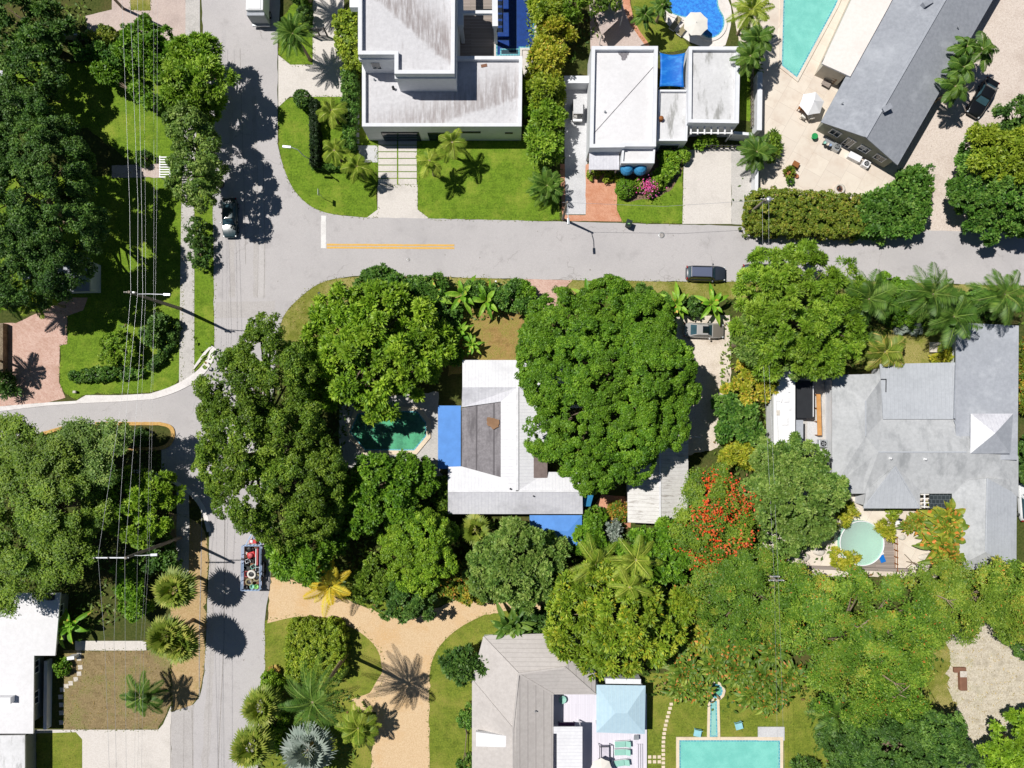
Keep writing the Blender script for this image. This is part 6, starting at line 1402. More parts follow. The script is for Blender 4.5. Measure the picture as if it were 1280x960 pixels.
t = thing('side_table', 'white square side table beside the nearest deck lounger', 'table', (P(795, 921, .5).x, P(795, 921, .5).y, .25)); m = MB(); m.box((0, 0, .45), (.6, .5, .05)); m.build('top', MAT['steel'], t, True); m = MB(); m.box((0, 0, .22), (.4, .34, .42)); m.build('base', MAT['white'], t, True)
t = thing('deck_steps', 'pale timber steps along the east edge of the white deck', 'steps', ctr([(796, 928), (803, 928), (803, 990), (796, 990)])); 
for k in range(3): m = MB(); m.bar(P(797 + k * 2.6, 930, .36 - .0 * k), P(797 + k * 2.6, 1000, .36), .16, .1 + .0 * k); m.build('tread', MAT['deckwhite'], t)
# pool terrace bits by the round pool
t = thing('pool_float', 'bright blue pool float lying on the grey deck by the round pool', 'pool float', (P(1102, 697, .2).x, P(1102, 697, .2).y, .12), rz=R(20)); m = MB(); m.box((0, 0, .14), (.62, 1.15, .2)); m.build('body', m_plain('bright_blue_vinyl', srgb(30, 120, 210), .35, .5), t, True, .09); m = MB(); m.box((.1, .5, .3), (.5, .3, .16)); m.build('pillow', MAT['white'], t, True, .07)
t = thing('deck_chair', 'dark blue and white folding chair among the croton plants', 'chair', (P(1122, 654, .4).x, P(1122, 654, .4).y, 0), rz=R(80)); m = MB(); m.box((0, 0, .4), (.6, .55, .05)); m.build('seat', MAT['white'], t, True); m = MB(); m.box((.45, 0, .7), (.06, .55, .65), 0, 0, .4); m.build('backrest', m_plain('navy_cloth', srgb(34, 44, 88), .9, .1), t, True); m = MB()
for sy in (-.25, .25): m.bar((-.3, sy, 0), (.3, sy, .42), .04, .04); m.bar((.3, sy, 0), (-.3, sy, .42), .04, .04)
m.build('leg', MAT['steel'], t, True)
picket('dark post and rail divider on the right of the grey pool deck', (1117, 670), (1117.5, 712), .9, 6, 'redwood', 'railing')
for k, (x, y, r, sx) in enumerate(((1150, 709, .55, 1.9), (1157, 697, .45, 1.9), (1128, 672, .35, 1.4), (1024, 690, .5, 1.5), (1004, 697, .5, 1.7))):
    p = P(x, y, .2); t = thing('boulder', ('large white boulder at the east end of the pool terrace', 'long white boulder above the large one on the pool terrace', 'grey boulder at the tip of the croton bed', 'small grey boulder west of the yellow bush by the round pool', 'pale boulder at the west end of the pool terrace')[k], 'boulder', (p.x, p.y, 0)); m = MB(); rg = random.Random(k); pr = []
    for i in range(7): pr.append((r * math.sin(math.pi * (.08 + .42 * (6 - i) / 6)) , r * .8 * math.sin(math.pi * .5 * i / 6)))
    pr.append((0, r * .82)); m.lathe((0, 0, -.05), pr, 14); m.v = [Vector((v.x * sx * (1 + .1 * math.sin(v.z * 9 + v.y * 5)), v.y * (1 + .12 * math.sin(v.x * 7)), v.z)) for v in m.v]; m.build('rock', MAT['stone'], t, True)
pot('low pale stone bowl right of the red trailer drive at the palm bed', 344, 838, .5, .3, 'stone', plant='drygrass')
# rusty barrel grill in the clearing
t = thing('scrap_tank', 'rusty upright and lying tank pieces abandoned in the straw clearing', 'scrap', (P(1203, 848, .3).x, P(1203, 848, .3).y, 0)); m = MB(); m.box((0, -.35, .3), (.85, 2.0, .55)); m.build('tank', MAT['rust'], t, True, .12); m = MB(); m.box((-.25, .95, .2), (1.4, .6, .36)); m.build('slab', MAT['rust'], t, True, .06); m = MB(); m.box((-.05, .6, .62), (.8, .7, .12)); m.build('cover', MAT['stone'], t, True, .04)
for k, (x0, y0, x1, y1) in enumerate(((1252, 800, 1272, 806), (1150, 708, 1133, 702))):
    t = thing('fallen_branch', ('dead branch lying at the top right of the straw clearing', 'forked bare branch on the pool terrace by the white boulders')[k], 'branch', (P(x0, y0).x, P(x0, y0).y, 0)); m = MB(); a_, b_ = P(x0, y0, .1), P(x1, y1, .25); m.tube([a_, a_.lerp(b_, .5) + Vector((.1, .15, .1)), b_], [.1, .08, .04], 7); m.tube([a_.lerp(b_, .4), b_ + Vector((-.3, .9, .2))], [.06, .03], 6); m.tube([a_.lerp(b_, .6), b_ + Vector((-.2, -.8, .1))], [.06, .03], 6); m.build('branch', MAT['bark'], t)
# wheelie bin
p = P(785.5, 280, .6); t = thing('wheelie_bin', 'dark green wheelie bin standing on the road edge by the brick drive', 'bin', (p.x, p.y, 0), rz=R(-20)); m = MB(); b0 = [(-.26, -.3), (.26, -.3), (.26, .3), (-.26, .3)]; b1 = [(-.32, -.38), (.32, -.38), (.32, .38), (-.32, .38)]
m.idx([(x, y, .06) for x, y in b0] + [(x, y, 1.02) for x, y in b1], [(0, 1, 5, 4), (1, 2, 6, 5), (2, 3, 7, 6), (3, 0, 4, 7), (3, 2, 1, 0)]); m.build('body', MAT['bin'], t, True, .03); m = MB(); m.box((0, 0, 1.06), (.7, .84, .07)); m.box((0, -.05, 1.11), (.4, .5, .05)); m.build('lid', MAT['bin'], t, True, .03); m = MB(); m.box((0, -.1, 1.14), (.24, .1, .012), .3); m.build('sticker', MAT['lime'], t, True); m = MB()
for sx in (-.28, .28): m.tube([(sx - .03, .36, .12), (sx + .03, .36, .12)], .12, 12)
m.build('wheel', MAT['black'], t, True)
# covered cart in the shaded side drive
p = P(722, 138, .9); t = thing('golf_cart', 'small pale-roofed cart in the shaded side drive west of the white house', 'golf cart', (p.x, p.y, 0)); m = MB(); m.box((0, 0, .5), (1.15, 2.5, .45)); m.build('body', MAT['paint_silver'], t, True, .08); m = MB(); m.box((0, .1, 1.75), (1.15, 1.75, .06)); m.build('roof', MAT['concrete_cool'], t, True, .02); m = MB()
for sx in (-.5, .5):
    for y in (-.7, .9): m.box((sx, y, 1.22), (.05, .05, 1.0))
m.build('roof_post', MAT['dark'], t, True); m = MB(); m.box((0, -.2, .85), (1.0, .5, .25)); m.build('seat', MAT['stone'], t, True, .04)
for sx in (-.52, .52):
    for y in (-.85, .85): m = MB(); m.tube([(sx - .09, y, .24), (sx + .09, y, .24)], .24, 14); m.build('wheel', MAT['black'], t, True)
m = MB(); m.box((0, -1.15, .78), (1.1, .28, .1)); m.build('bumper', MAT['white'], t, True, .02)
# ---- trailer of scrap
c = P(315.5, 709, .8); c.z = .5; t = thing('utility_trailer', 'pale blue framed utility trailer heaped with junk at the road side', 'trailer', (c.x, c.y, 0)); Lh, Wh = 2.55, 1.06
m = MB(); m.box((0, 0, .55), (2 * Wh, 2 * Lh, .1)); m.build('bed', MAT['rust'], t, True)
for (x, y, sx, sy) in ((-Wh, 0, .06, 2 * Lh), (Wh, 0, .06, 2 * Lh), (0, Lh, 2 * Wh - .1, .06), (0, -Lh, 2 * Wh - .1, .06)):
    m = MB()
    for z in (.75, 1.05, 1.38): m.box((x, y, z), (sx, sy, 0.06 if z < 1.3 else .07))
    L_ = max(sx, sy)
    for k in range(6):
        f = -.49 + .98 * k / 5; m.box((x + (f * L_ if sx > sy else 0), y + (f * L_ if sy > sx else 0), 1.0), (.07, .07, .8))
    m.build('side_rail', MAT['bluegrey'], t, True)
m = MB(); m.bar((-.9, Lh, .5), (0, Lh + 1.75, .5), .1, .1); m.bar((.9, Lh, .5), (0, Lh + 1.75, .5), .1, .1); m.bar((0, Lh, .5), (0, Lh + 1.75, .5), .08, .08); m.build('tongue', MAT['bluegrey'], t, True)
m = MB(); m.box((0, Lh + 1.65, .62), (.25, .4, .3)); m.tube([(0, Lh + 1.3, .3), (0, Lh + 1.3, 1.0)], .05, 8); m.build('hitch', MAT['dark'], t, True, .03)
for sg in (-1, 1):
    m = MB(); m.box((sg * (Wh + .16), -.3, .75), (.3, 1.6, .05)); m.build('mudguard', MAT['dark'], t, True)
    for y in (-.7, .15): m = MB(); m.tube([(sg * (Wh + .06), y, .34), (sg * (Wh + .26), y, .34)], .34, 16); m.build('wheel', MAT['black'], t, True)
def load(name, label, cat, dx, dy, z, rz=0): return thing(name, label, cat, (c.x + dx, c.y + dy, z), rz=rz)
t = load('mower', 'red mower at the front of the junk trailer', 'mower', -.05, 1.45, .6, .3); m = MB(); m.box((0, 0, .38), (.95, .7, .4)); m.build('deck', MAT['red'], t, True, .12); m = MB(); m.lathe((0, 0, .58), [(.28, 0), (.28, .2), (.18, .26), (0, .26)], 14); m.build('engine', MAT['pinkred'], t, True); m = MB(); m.bar((-.3, -.3, .5), (-.5, -1.0, .9), .04, .04); m.bar((.3, -.3, .5), (.1, -1.1, .9), .04, .04); m.build('handle', MAT['dark'], t, True)
for x in (-.4, .4):
    for y in (-.3, .3): m = MB(); m.tube([(x - .06, y, .16), (x + .06, y, .16)], .16, 12); m.build('wheel', MAT['black'], t, True)
t = load('red_panel', 'long faded red panel leaning along the right rail of the trailer', 'panel', .72, 1.3, .6); m = MB(); m.box((0, 0, .5), (.16, 1.9, .75), 0, 0, .2); m.build('sheet', MAT['pinkred'], t, True, .02); m = MB(); m.box((-.1, 0, .86), (.08, 1.9, .06)); m.build('edge_strip', MAT['white'], t, True)
t = load('toolbox', 'red and white box on the trailer tongue', 'toolbox', .05, 2.95, .55); m = MB(); m.box((0, 0, .2), (.8, .42, .4)); m.build('box', MAT['red'], t, True, .04); m = MB(); m.box((-.15, .05, .44), (.3, .3, .06)); m.build('lid', MAT['white'], t, True, .02)
def tyre(label, dx, dy, z, r, mat, tilt=.2): t = load('tyre', label, 'tyre', dx, dy, z); m = MB(); m.torus((0, 0, .12), r, r * .3, 22, 8, 0, tilt); m.build('carcass', MAT[mat], t, True); m = MB(); m.lathe((0, 0, .06), [(r * .68, 0), (r * .5, .03), (0, .03)], 14); m.build('hub', MAT['dark'], t, True)
tyre('large cream tyre with a dark centre lying in the junk trailer', .05, -.75, 1.0, .42, 'offwhite'); tyre('grey-green coil below the cream tyre in the junk trailer', -.25, -1.65, .9, .36, 'taupe'); tyre('yellowish coil right of the cream tyre in the junk trailer', .62, -1.15, .9, .36, 'taupe', -.2)
tyre('dark tyre beside the red mower at the trailer front', -.45, 2.1, .75, .34, 'black')
def bucket(label, dx, dy, mat): t = load('bucket', label, 'bucket', dx, dy, .6); m = MB(); m.lathe((0, 0, 0), [(.2, 0), (.26, .55), (.28, .55), (.28, .6), (.24, .6), (.22, .3), (0, .3)], 16); m.build('shell', MAT[mat], t, True); m = MB(); m.torus((0, 0, .6), .26, .02, 18, 6); m.build('rim', MAT[mat], t, True)
bucket('bright light-green bucket in the rear right corner of the trailer', .62, -2.15, 'lime'); bucket('dull green bucket left of the bright green one in the trailer', .12, -2.15, 'mint'); bucket('dark bucket in the rear left corner of the trailer', -.6, -2.2, 'dark')
def crate(label, dx, dy, rz, mat, sx=.6, sy=.45, h=.4): t = load('crate', label, 'crate', dx, dy, .6, rz); m = MB(); m.ring([(-sx / 2, -sy / 2), (sx / 2, -sy / 2), (sx / 2, sy / 2), (-sx / 2, sy / 2)], [(-sx / 2 + .05, -sy / 2 + .05), (sx / 2 - .05, -sy / 2 + .05), (sx / 2 - .05, sy / 2 - .05), (-sx / 2 + .05, sy / 2 - .05)], 0, h); m.build('side', MAT[mat], t, True); m = MB(); m.box((0, 0, .1), (sx - .1, sy - .1, .1)); m.build('floor', MAT['dark'], t, True)
crate('black crate right of the red mower in the trailer', .4, 2.0, .2, 'dark'); crate('grey crate behind the red mower in the trailer', -.5, .75, .4, 'steel'); crate('dark green crate at the left rail of the trailer', -.55, -.1, -.2, 'bin', .7, .5); crate('pale green crate in the middle of the trailer', .15, .1, .5, 'mint'); crate('grey crate under the right rail beside the pale green crate', .68, -.25, .1, 'steel', .5, .6); crate('black crate between the grey crate and the red mower', -.1, .75, -.3, 'dark', .5, .4)
crate('tan crate behind the cream tyre near the trailer rear', .05, -1.45, .25, 'stone', .45, .4); crate('black crate beside the dull green bucket', -.25, -2.2, .1, 'dark', .4, .4)
for k, (dx, dy, r, mt, lb) in enumerate(((-.7, .35, .26, 'dark', 'black sack against the left rail of the trailer'), (.3, 1.15, .24, 'bin', 'dark green sack next to the red panel'), (-.62, 1.6, .22, 'stone', 'pale sack left of the red mower'), (.6, .35, .24, 'dark', 'black sack by the end of the red panel'))):
    t = load('sack', lb, 'sack', dx, dy, .6); m = MB(); m.lathe((0, 0, 0), [(r * .8, 0), (r * 1.1, r * .5), (r, r), (r * .5, r * 1.4), (r * .15, r * 1.55), (r * .25, r * 1.8), (0, r * 1.8)], 12); m.build('bag', MAT[mt], t, True)
crate('faded red crate left of the cream tyre', -.6, -.75, .1, 'pinkred', .45, .6)
# ------------------------------------------------------------------ poles and wires
def pole(label, base, top_h, r=.15, arms=(), lamp=None, transformer=None, topx=None, mat='wood'):
    b = P(*base, 0); tp = Vector((b.x, b.y, top_h)) if topx is None else P(*topx, top_h); t = thing('utility_pole', label, 'utility pole', (b.x, b.y, 0)); m = MB(); m.tube([b - Vector((0, 0, .1)), b.lerp(tp, .5), tp], [r * 1.2, r, r * .75], 10); m.build('pole', MAT[mat], t)
    for (z, x0, x1, y) in arms:
        q = b.lerp(tp, z / top_h); m = MB(); m.bar((q.x + x0, q.y + y, z), (q.x + x1, q.y + y, z), .12, .12); a_ = m.build('crossarm', MAT['steel'], t); m = MB()
        for x in (x0 + .05, (x0 + x1) / 2 - .3, x1 - .05 if x1 > .3 else x1 - .3): m.lathe((q.x + x, q.y + y, z + .06), [(.05, 0), (.08, .05), (.05, .1), (.08, .15), (.03, .2), (0, .2)], 8)
        m.build('insulator', MAT['stone'], a_)
    if lamp:
        z, dx, dy = lamp; q = b.lerp(tp, z / top_h); e = q + Vector((dx, dy, .35)); m = MB(); m.tube([q, q.lerp(e, .5) + Vector((0, 0, .2)), e], .05, 7); a_ = m.build('lamp_arm', MAT['steel'], t)
        d = Vector((dx, dy, 0)).normalized(); m = MB(); m.bar(e - d * .1, e + d * .65, .28, .16); m.build('lamp_head', MAT['steel'], a_, bevel=.05)
    if transformer:
        z, dx, dy = transformer; q = b.lerp(tp, z / top_h); m = MB(); m.lathe((q.x + dx, q.y + dy, z - .5), [(.02, 0), (.3, .02), (.3, .85), (.32, .88), (.2, 1.0), (0, 1.02)], 16); m.build('transformer', MAT['steel'], t)
    return t
pole('wooden lamp pole at the edge of the brick drive on the east road', (703.5, 274), 6.9, .14, lamp=(6.6, .1, -1.9))
pole('pole with a drum transformer rising out of the olive hedge', (934, 269), 6.6, .16, arms=((6.4, -.5, .9, .1),), transformer=(6.0, .45, .1), topx=(957, 249.5))
pole('tall pole with a short lamp arm on the lawn of the north-west corner house', (226, 386), 11.5, .18, arms=((11.2, -.55, .6, 0),), lamp=(10.2, 3.2, -.1))
pole('tall pole with a long side arm and a lamp above the bright round tree', (226, 672), 12.0, .18, arms=((11.8, -3.2, .25, 0),), lamp=(10.6, 2.1, .1))
pole('pole with three spiky crossarms poking through the poinciana canopy', (925, 693), 9.0, .16, arms=((8.8, -.8, .8, 0), (8.5, -.5, .5, .3)), topx=(971, 726))
pole('slim street lamp pole on the driveway at the top left corner', (154.5, 11), 9.5, .15, lamp=(9.0, -1.2, .3))
WG = 'overhead power lines down the west road'
def wire(label, pts, r=.022, group=None, mat='wire', sag=.0):
    p = [P(x, y, z) for x, y, z in pts]; q = []
    for a_, b_ in zip(p[:-1], p[1:]):
        for k in range(8):
            u = k / 8; s = a_.lerp(b_, u); s.z -= sag * 4 * u * (1 - u); q.append(s)
    q.append(p[-1]); c_ = q[0]; m = MB(); m.tube(q, r, 5, cap=False); o = m.build('power_line', MAT[mat]); tag(o, label, 'power line', group); return o
wl = 'pale overhead power line running down the west side of the road'
for pts in ([(151, -40, 11.3), (162, 255, 11.3), (163.5, 367, 11.4), (152, 500, 11.6), (122.5, 696, 12.0), (131, 805, 11.8), (138, 1000, 11.6)],
            [(161, -40, 11.3), (172.5, 255, 11.3), (172, 368, 11.4), (159, 500, 11.6), (146, 696, 12.0), (142.5, 803, 11.8), (146, 1000, 11.6)],
            [(171, -40, 11.3), (177, 255, 11.3), (178.5, 369, 11.4), (171.5, 500, 11.6), (156, 696, 12.0), (156.5, 795, 11.8), (158, 1000, 11.6)],
            [(178, -40, 9.5), (181.7, 255, 9.5), (182, 370, 9.6), (177, 500, 9.6), (172, 690, 9.8), (170, 800, 9.8), (168, 1000, 9.6)],
            [(192, -40, 8.5), (192.5, 255, 8.5), (192, 380, 8.5), (191, 500, 8.5), (186.5, 690, 8.6), (180, 800, 8.6), (176, 1000, 8.5)],
            [(197, -40, 7.8), (196, 255, 7.8), (194, 380, 7.8), (188, 500, 7.8), (184, 690, 7.9), (176, 800, 7.9), (171, 1000, 7.8)]): wire(wl, pts, .012 if pts[0][2] > 11 else .007, WG)
wire('thin overhead line running south from the transformer pole, the left of two', [(953, 252, 6.3), (954, 450, 6.6), (968, 726, 8.7), (973, 1000, 8.0)], .008)
wire('thin overhead line running south from the transformer pole, the right of two', [(961, 249, 6.5), (961, 450, 6.8), (973, 726, 8.9), (982, 1000, 8.0)], .008)
wire('thin pale service line crossing the grass between the lamp pole and the transformer pole', [(703, 253, 6.6), (830, 258, 6.1), (956, 250, 6.3)], .016)
# ---- street lamp standing on the corner lawn
b = P(391, 201, 0); t = thing('street_lamp', 'thin street lamp leaning over the road from the corner lawn hedge', 'street lamp', (b.x, b.y, 0)); m = MB(); e = P(364, 184, 6.0); m.tube([b, P(380, 195, 5.2), P(372, 187, 5.9), e], [.07, .05, .045, .04], 8); m.build('mast', MAT['steel'], t); m = MB(); m.bar(e, P(353, 183, 6.0), .3, .16); m.build('lamp_head', MAT['steel'], t, bevel=.05)
# ---- corner sign, its shadow shows on the grass
b = P(413, 252, 0); t = thing('road_sign', 'small round-headed road sign on the corner lawn by the stop line', 'road sign', (b.x - .8, b.y + .35, 0)); q = Vector((b.x - .8, b.y + .35, 0)); m = MB(); m.tube([q, q + Vector((0, 0, 2.5))], .035, 8); m.build('post', MAT['steel'], t); m = MB(); m.box((q.x + .03, q.y, 2.4), (.03, .72, .72)); m.build('plate', MAT['steel'], t, bevel=.01)
t = thing('marker_post', 'short white marker post at the edge of the banana row', 'post', P(620, 354, 0)); m = MB(); m.box((0, 0, .6), (.14, .14, 1.2)); m.build('shaft', MAT['white'], t, True); m = MB(); m.box((0, 0, 1.22), (.18, .18, .06)); m.build('cap', MAT['white'], t, True)
t = thing('mailbox', 'dark mailbox on the dry grass at the inside of the road bend', 'mailbox', P(402, 370, 0)); m = MB(); m.box((0, 0, .5), (.1, .1, 1.0)); m.build('post', MAT['wood'], t, True); m = MB(); m.box((0, 0, 1.12), (.3, .55, .26)); m.build('box', MAT['dark'], t, True, .06)
t = thing('garden_light', 'small pale box light on the lawn by the concrete gutter', 'garden light', P(95, 490, 0)); m = MB(); m.box((0, 0, .2), (.35, .3, .4)); m.build('body', MAT['stone'], t, True, .04); m = MB(); m.box((.2, 0, .25), (.1, .25, .25)); m.build('lens', MAT['dark'], t, True)
# yard gate at the top of the modern house driveway
t = thing('driveway_gate', 'black framed double gate across the driveway beside the date palm', 'gate', ctr([(391, 30), (410, 30), (410, 50), (391, 50)])); a_, b_ = P(391, 46, 0), P(410, 46, 0); mid = (a_ + b_) / 2
for (p0, p1) in ((a_, mid), (mid, b_)):
    m = MB(); 
    for z in (.2, 1.9): m.bar(p0 + Vector((.04, 0, z)), p1 + Vector((-.04, 0, z)), .08, .1)
    for u in (.04, .96): q = p0.lerp(p1, u); m.box((q.x, q.y, 1.05), (.08, .08, 1.6))
    l_ = m.build('gate_leaf', MAT['dark'], t); m = MB()
    for k in range(1, 7): q = p0.lerp(p1, k / 7); m.box((q.x, q.y, 1.05), (.03, .03, 1.62))
    m.build('bar', MAT['dark'], l_)
m = MB()
for q in (a_, b_): m.box((q.x, q.y, 1.1), (.14, .14, 2.2))
m.build('gate_post', MAT['dark'], t)
# ------------------------------------------------------------------ low growth nobody could count
cover('undergrowth', [(420, 352), (655, 352), (662, 400), (560, 400), (520, 440), (380, 430)], 1.0, 'cover', 7, .45, 11)
cover('undergrowth', [(240, 420), (440, 500), (430, 590), (560, 600), (560, 650), (660, 690), (700, 745), (600, 740), (560, 750), (480, 765), (345, 722), (335, 640)], 1.6, 'cover', 10, .5, 12)
cover('undergrowth', [(560, 644), (662, 650), (735, 640), (780, 655), (860, 655), (935, 560), (960, 560), (1040, 572), (1040, 690), (1000, 712), (1160, 716), (1290, 700), (1290, 785), (1190, 790), (1160, 860), (1200, 960), (1020, 960), (1000, 870), (905, 890), (810, 868), (690, 760), (600, 740)], 1.2, 'cover', 6, .5, 13, .08)
cover('undergrowth', [(900, 440), (960, 440), (966, 560), (890, 570)], 1.0, 'cover', 7, .45, 14)
cover('undergrowth', [(905, 372), (1290, 378), (1290, 408), (1195, 405), (1100, 420), (1098, 460), (1042, 470), (905, 470)], .9, 'cover', 7, .45, 15)
cover('undergrowth', [(0, 545), (120, 535), (200, 565), (215, 605), (218, 740), (100, 800), (70, 742), (0, 742)], 1.0, 'cover', 6, .5, 16)
cover('undergrowth', [(-20, -20), (120, -20), (108, 20), (118, 50), (210, 50), (222, 78), (160, 84), (100, 72), (-20, 66)], .9, 'cover', 7, .45, 17)
cover('undergrowth', [(656, 0), (706, 0), (706, 200), (700, 270), (668, 240), (656, 160)], .8, 'cover', 7, .4, 18)
cover('undergrowth', [(150, 395), (205, 395), (215, 450), (190, 470), (140, 455)], .6, 'cover', 6, .4, 19)
cover('undergrowth', [(332, 852), (345, 840), (430, 850), (466, 890), (440, 960), (318, 960)], .8, 'cover', 7, .45, 20)
cover('undergrowth', [(915, 200), (950, 205), (942, 262), (915, 250)], .5, 'cover', 2, .4, 21)
cover('undergrowth', [(925, 0), (950, 0), (955, 95), (930, 100)], .9, 'cover', 7, .45, 22)
cover('undergrowth', [(660, -10), (780, -10), (770, 30), (735, 60), (700, 95)], .6, 'cover', 5, .45, 23)
tufts('dry_grass_tufts', [(350, 395), (375, 372), (440, 346), (560, 348), (440, 380), (370, 420)], dens=5)
tufts('dry_grass_tufts', [(80, 815), (212, 815), (212, 880), (196, 910), (80, 910)], dens=2.5, seed=3)
tufts('dry_grass_tufts', [(1165, 800), (1290, 780), (1290, 960), (1200, 960)], dens=3.5, seed=4)
tufts('dry_grass_tufts', [(715, 352), (920, 354), (920, 372), (715, 372)], dens=4, seed=5)

# ------------------------------------------------------------------ trees
T = tree
T('broadleaf_tree', 'biggest dark tree in the north-west, spread over the bungalow roof', 'tree', [(45, 190, 60), (72, 214, 42, -1), (56, 268, 60), (80, 290, 42, -1), (28, 335, 46, -1), (74, 332, 36, -1), (8, 240, 55), (34, 152, 30, -1)], 13, 'oak', 'deep', dens=1.1, flat=1.05)
T('round_tree', 'round mid-sized olive tree at the west end of the north-west lawn', 'tree', [(38, 98, 32), (48, 108, 26, -1), (28, 92, 24, -.6)], 7.5, 'loose', 'deep', dens=1.2, flat=.9)
T('broadleaf_tree', 'yellow-tipped leafy tree in the top left corner', 'tree', [(20, 20, 34), (48, 38, 28, -1), (8, 48, 24, -1), (74, 34, 16, -2)], 8, 'mango', 'deep', dens=1.0)
T('sea_grape', 'round-leafed tree in the row below the pinkish drive, crossed by the power lines', 'tree', [(178, 40, 15), (165, 56, 17), (190, 64, 18), (176, 75, 14, -.5)], 6, 'round', 'rich', flat=.85)
T('sea_grape', 'round-leafed tree east of its twin, against the mid-green roadside tree', 'tree', [(208, 54, 17), (216, 72, 15), (200, 84, 14, -.6)], 5.5, 'round', 'rich', flat=.85)
shrub('bushy green hedge plant on the north edge of the lawn, left of the round-leafed trees', 128, 66, 14, 2.6, 'shrub', 'round', more=((110, 62, 12), (146, 74, 13)))
shrub('olive dry-leafed shrub between the hedge plant and the pinkish drive', 142, 52, 13, 2.2, 'hedge', 'small', more=((130, 50, 10),))
T('broadleaf_tree', 'bright lumpy tree on the west edge of the north road, upper of two', 'tree', [(247, 78, 30), (262, 100, 26), (236, 108, 26), (252, 126, 24, -.8), (228, 88, 20, -.8)], 9, 'mango', 'fresh', dens=1.1, flat=.95)
T('broadleaf_tree', 'pale fine-leafed tree on the west edge of the north road, lower of two', 'tree', [(243, 168, 28), (250, 200, 30), (240, 230, 26), (254, 248, 18, -1)], 9, 'loose', 'greyg', dens=1.2, flat=.95)
T('frangipani', 'sparse small tree with bare limbs under the power lines on the lawn', 'tree', [(128, 90, 10), (138, 98, 8), (176, 112, 11), (190, 128, 9)], 3.6, 'round', 'rich', dens=1.5, base=(193, 132))
shrub('small dark clump left of the white arbour', 180, 198, 8, 1.3, 'deep', 'small')
shrub('flowering shrub with pale leaves in the power-line lawn', 148, 430, 16, 2.2, 'fresh', 'small', more=((160, 440, 10), (142, 442, 10)))
shrub('dark leafy shrub at the bend of the low hedge', 200, 405, 13, 2.4, 'deep', 'round', more=((190, 420, 11),))
hedge('hedge', 'low curved hedge on the corner lawn below the flowering shrub', 'hedge', [(85, 468), (100, 463), (140, 458), (165, 460), (178, 466), (165, 472), (130, 474), (98, 476), (86, 474)], .9, 'shrub', 'small', wob=.1)
hedge('hedge', 'dark curving hedge strip beside the shaded pavement', 'hedge', [(216, 402), (222, 405), (214, 432), (198, 455), (188, 462), (184, 457), (200, 438), (210, 418)], 1.0, 'deep', 'small', wob=.1)
shrub('thin dark sapling right of the lamp arm at the verge', 248, 300, 12, 2.2, 'deep', 'loose', more=((250, 322, 11), (247, 285, 9)))

# centre west
T('broadleaf_tree', 'large bright broadleaf tree shading the green pool', 'tree', [(434, 412, 44), (480, 396, 42), (518, 412, 34, -1), (405, 450, 40, -.5), (458, 460, 54), (508, 455, 40), (466, 492, 28, -1), (418, 480, 26, -1), (540, 432, 24, -2),], 8.8, 'broad', 'bright', dens=1.05, base=(455, 460))
T('oak_tree', 'wide olive oak overhanging the west road junction', 'tree', [(324, 450, 34), (300, 488, 36), (346, 478, 44), (308, 545, 52), (362, 548, 44), (312, 612, 44), (372, 606, 46), (288, 580, 34, -1), (354, 648, 30, -1.5), (398, 596, 28, -1.5), (280, 522, 25, -1), (332, 414, 20, -1), (395, 640, 30, -2)], 13, 'oak', 'olive', dens=1.1, base=(360, 560))
T('broadleaf_tree', 'mid-green tree at the road edge right of the junk trailer', 'tree', [(364, 688, 24), (378, 700, 22), (360, 708, 17, -1), (394, 668, 26), (420, 660, 22)], 8, 'mango', 'rich', base=(375, 690))
T('mango_tree', 'rounded mid-green tree directly south of the green pool', 'tree', [(472, 600, 28), (512, 592, 26), (450, 636, 28), (492, 630, 28), (528, 600, 20, -1), (432, 612, 20, -1)], 8.5, 'round', 'rich', dens=1.1)
T('mango_tree', 'brightest yellow-green rounded tree above the forked drive', 'tree', [(525, 672, 32), (508, 694, 26), (540, 696, 24), (522, 716, 22, -1), (558, 664, 14, -1.5), (500, 668, 20, -1)], 8, 'fine', 'bright', dens=1.15, flat=.85)
T('round_tree', 'small dark round tree at the top of the fork in the drive', 'tree', [(512, 748, 22), (526, 752, 18), (502, 756, 16)], 4.2, 'round', 'deep', flat=.9)
shrub('leafy grey-green shrub between the bright rounded tree and the yellow palm', 465, 718, 18, 3, 'olive', 'round', more=((450, 735, 14), (480, 735, 14)))
T('broadleaf_tree', 'grey-green tree south of the metal-roofed house by the blue hip canopy', 'tree', [(612, 696, 28), (646, 688, 34), (676, 708, 30), (640, 722, 32), (672, 735, 24, -1), (608, 724, 22, -1), (690, 690, 18, -1)], 7.5, 'round', 'greyg', dens=1.15)
shrub('brown-green shrub left of the grey-green tree', 578, 722, 22, 3, 'croton', 'round', more=((592, 736, 16), (560, 730, 12)), accent=.1)
shrub('small fresh shrub at the south-west corner of the metal roof', 548, 632, 16, 2.6, 'olive', 'round', more=((556, 612, 14), (536, 650, 14)))
shrub('pink-flecked shrub beside the pool deck under the pool trees', 535, 612, 12, 2, 'croton', 'round', accent=.15)
shrub('dark shrub at the left end of the hedge row along the east road', 472, 353, 18, 3.2, 'shrub', 'round', more=((492, 360, 14), (455, 360, 10)))
shrub('mid-green shrub in the hedge row left of the bananas', 525, 362, 15, 2.6, 'shrub', 'round', more=((508, 358, 11), (545, 364, 12)))
shrub('broad dark shrub at the right end of the banana row by the brick apron', 640, 372, 16, 2.6, 'shrub', 'round', more=((655, 380, 11), (622, 368, 10)))
paddle('banana plant with one dry orange leaf, leftmost in the row', 'banana', 'banana_plant', 545, 372, 3.4, 26, accent=.12, n=11, group='banana plants along the east road')
paddle('banana plant second from the left in the row', 'banana', 'banana_plant', 578, 368, 3.2, 26, n=12, group='banana plants along the east road')
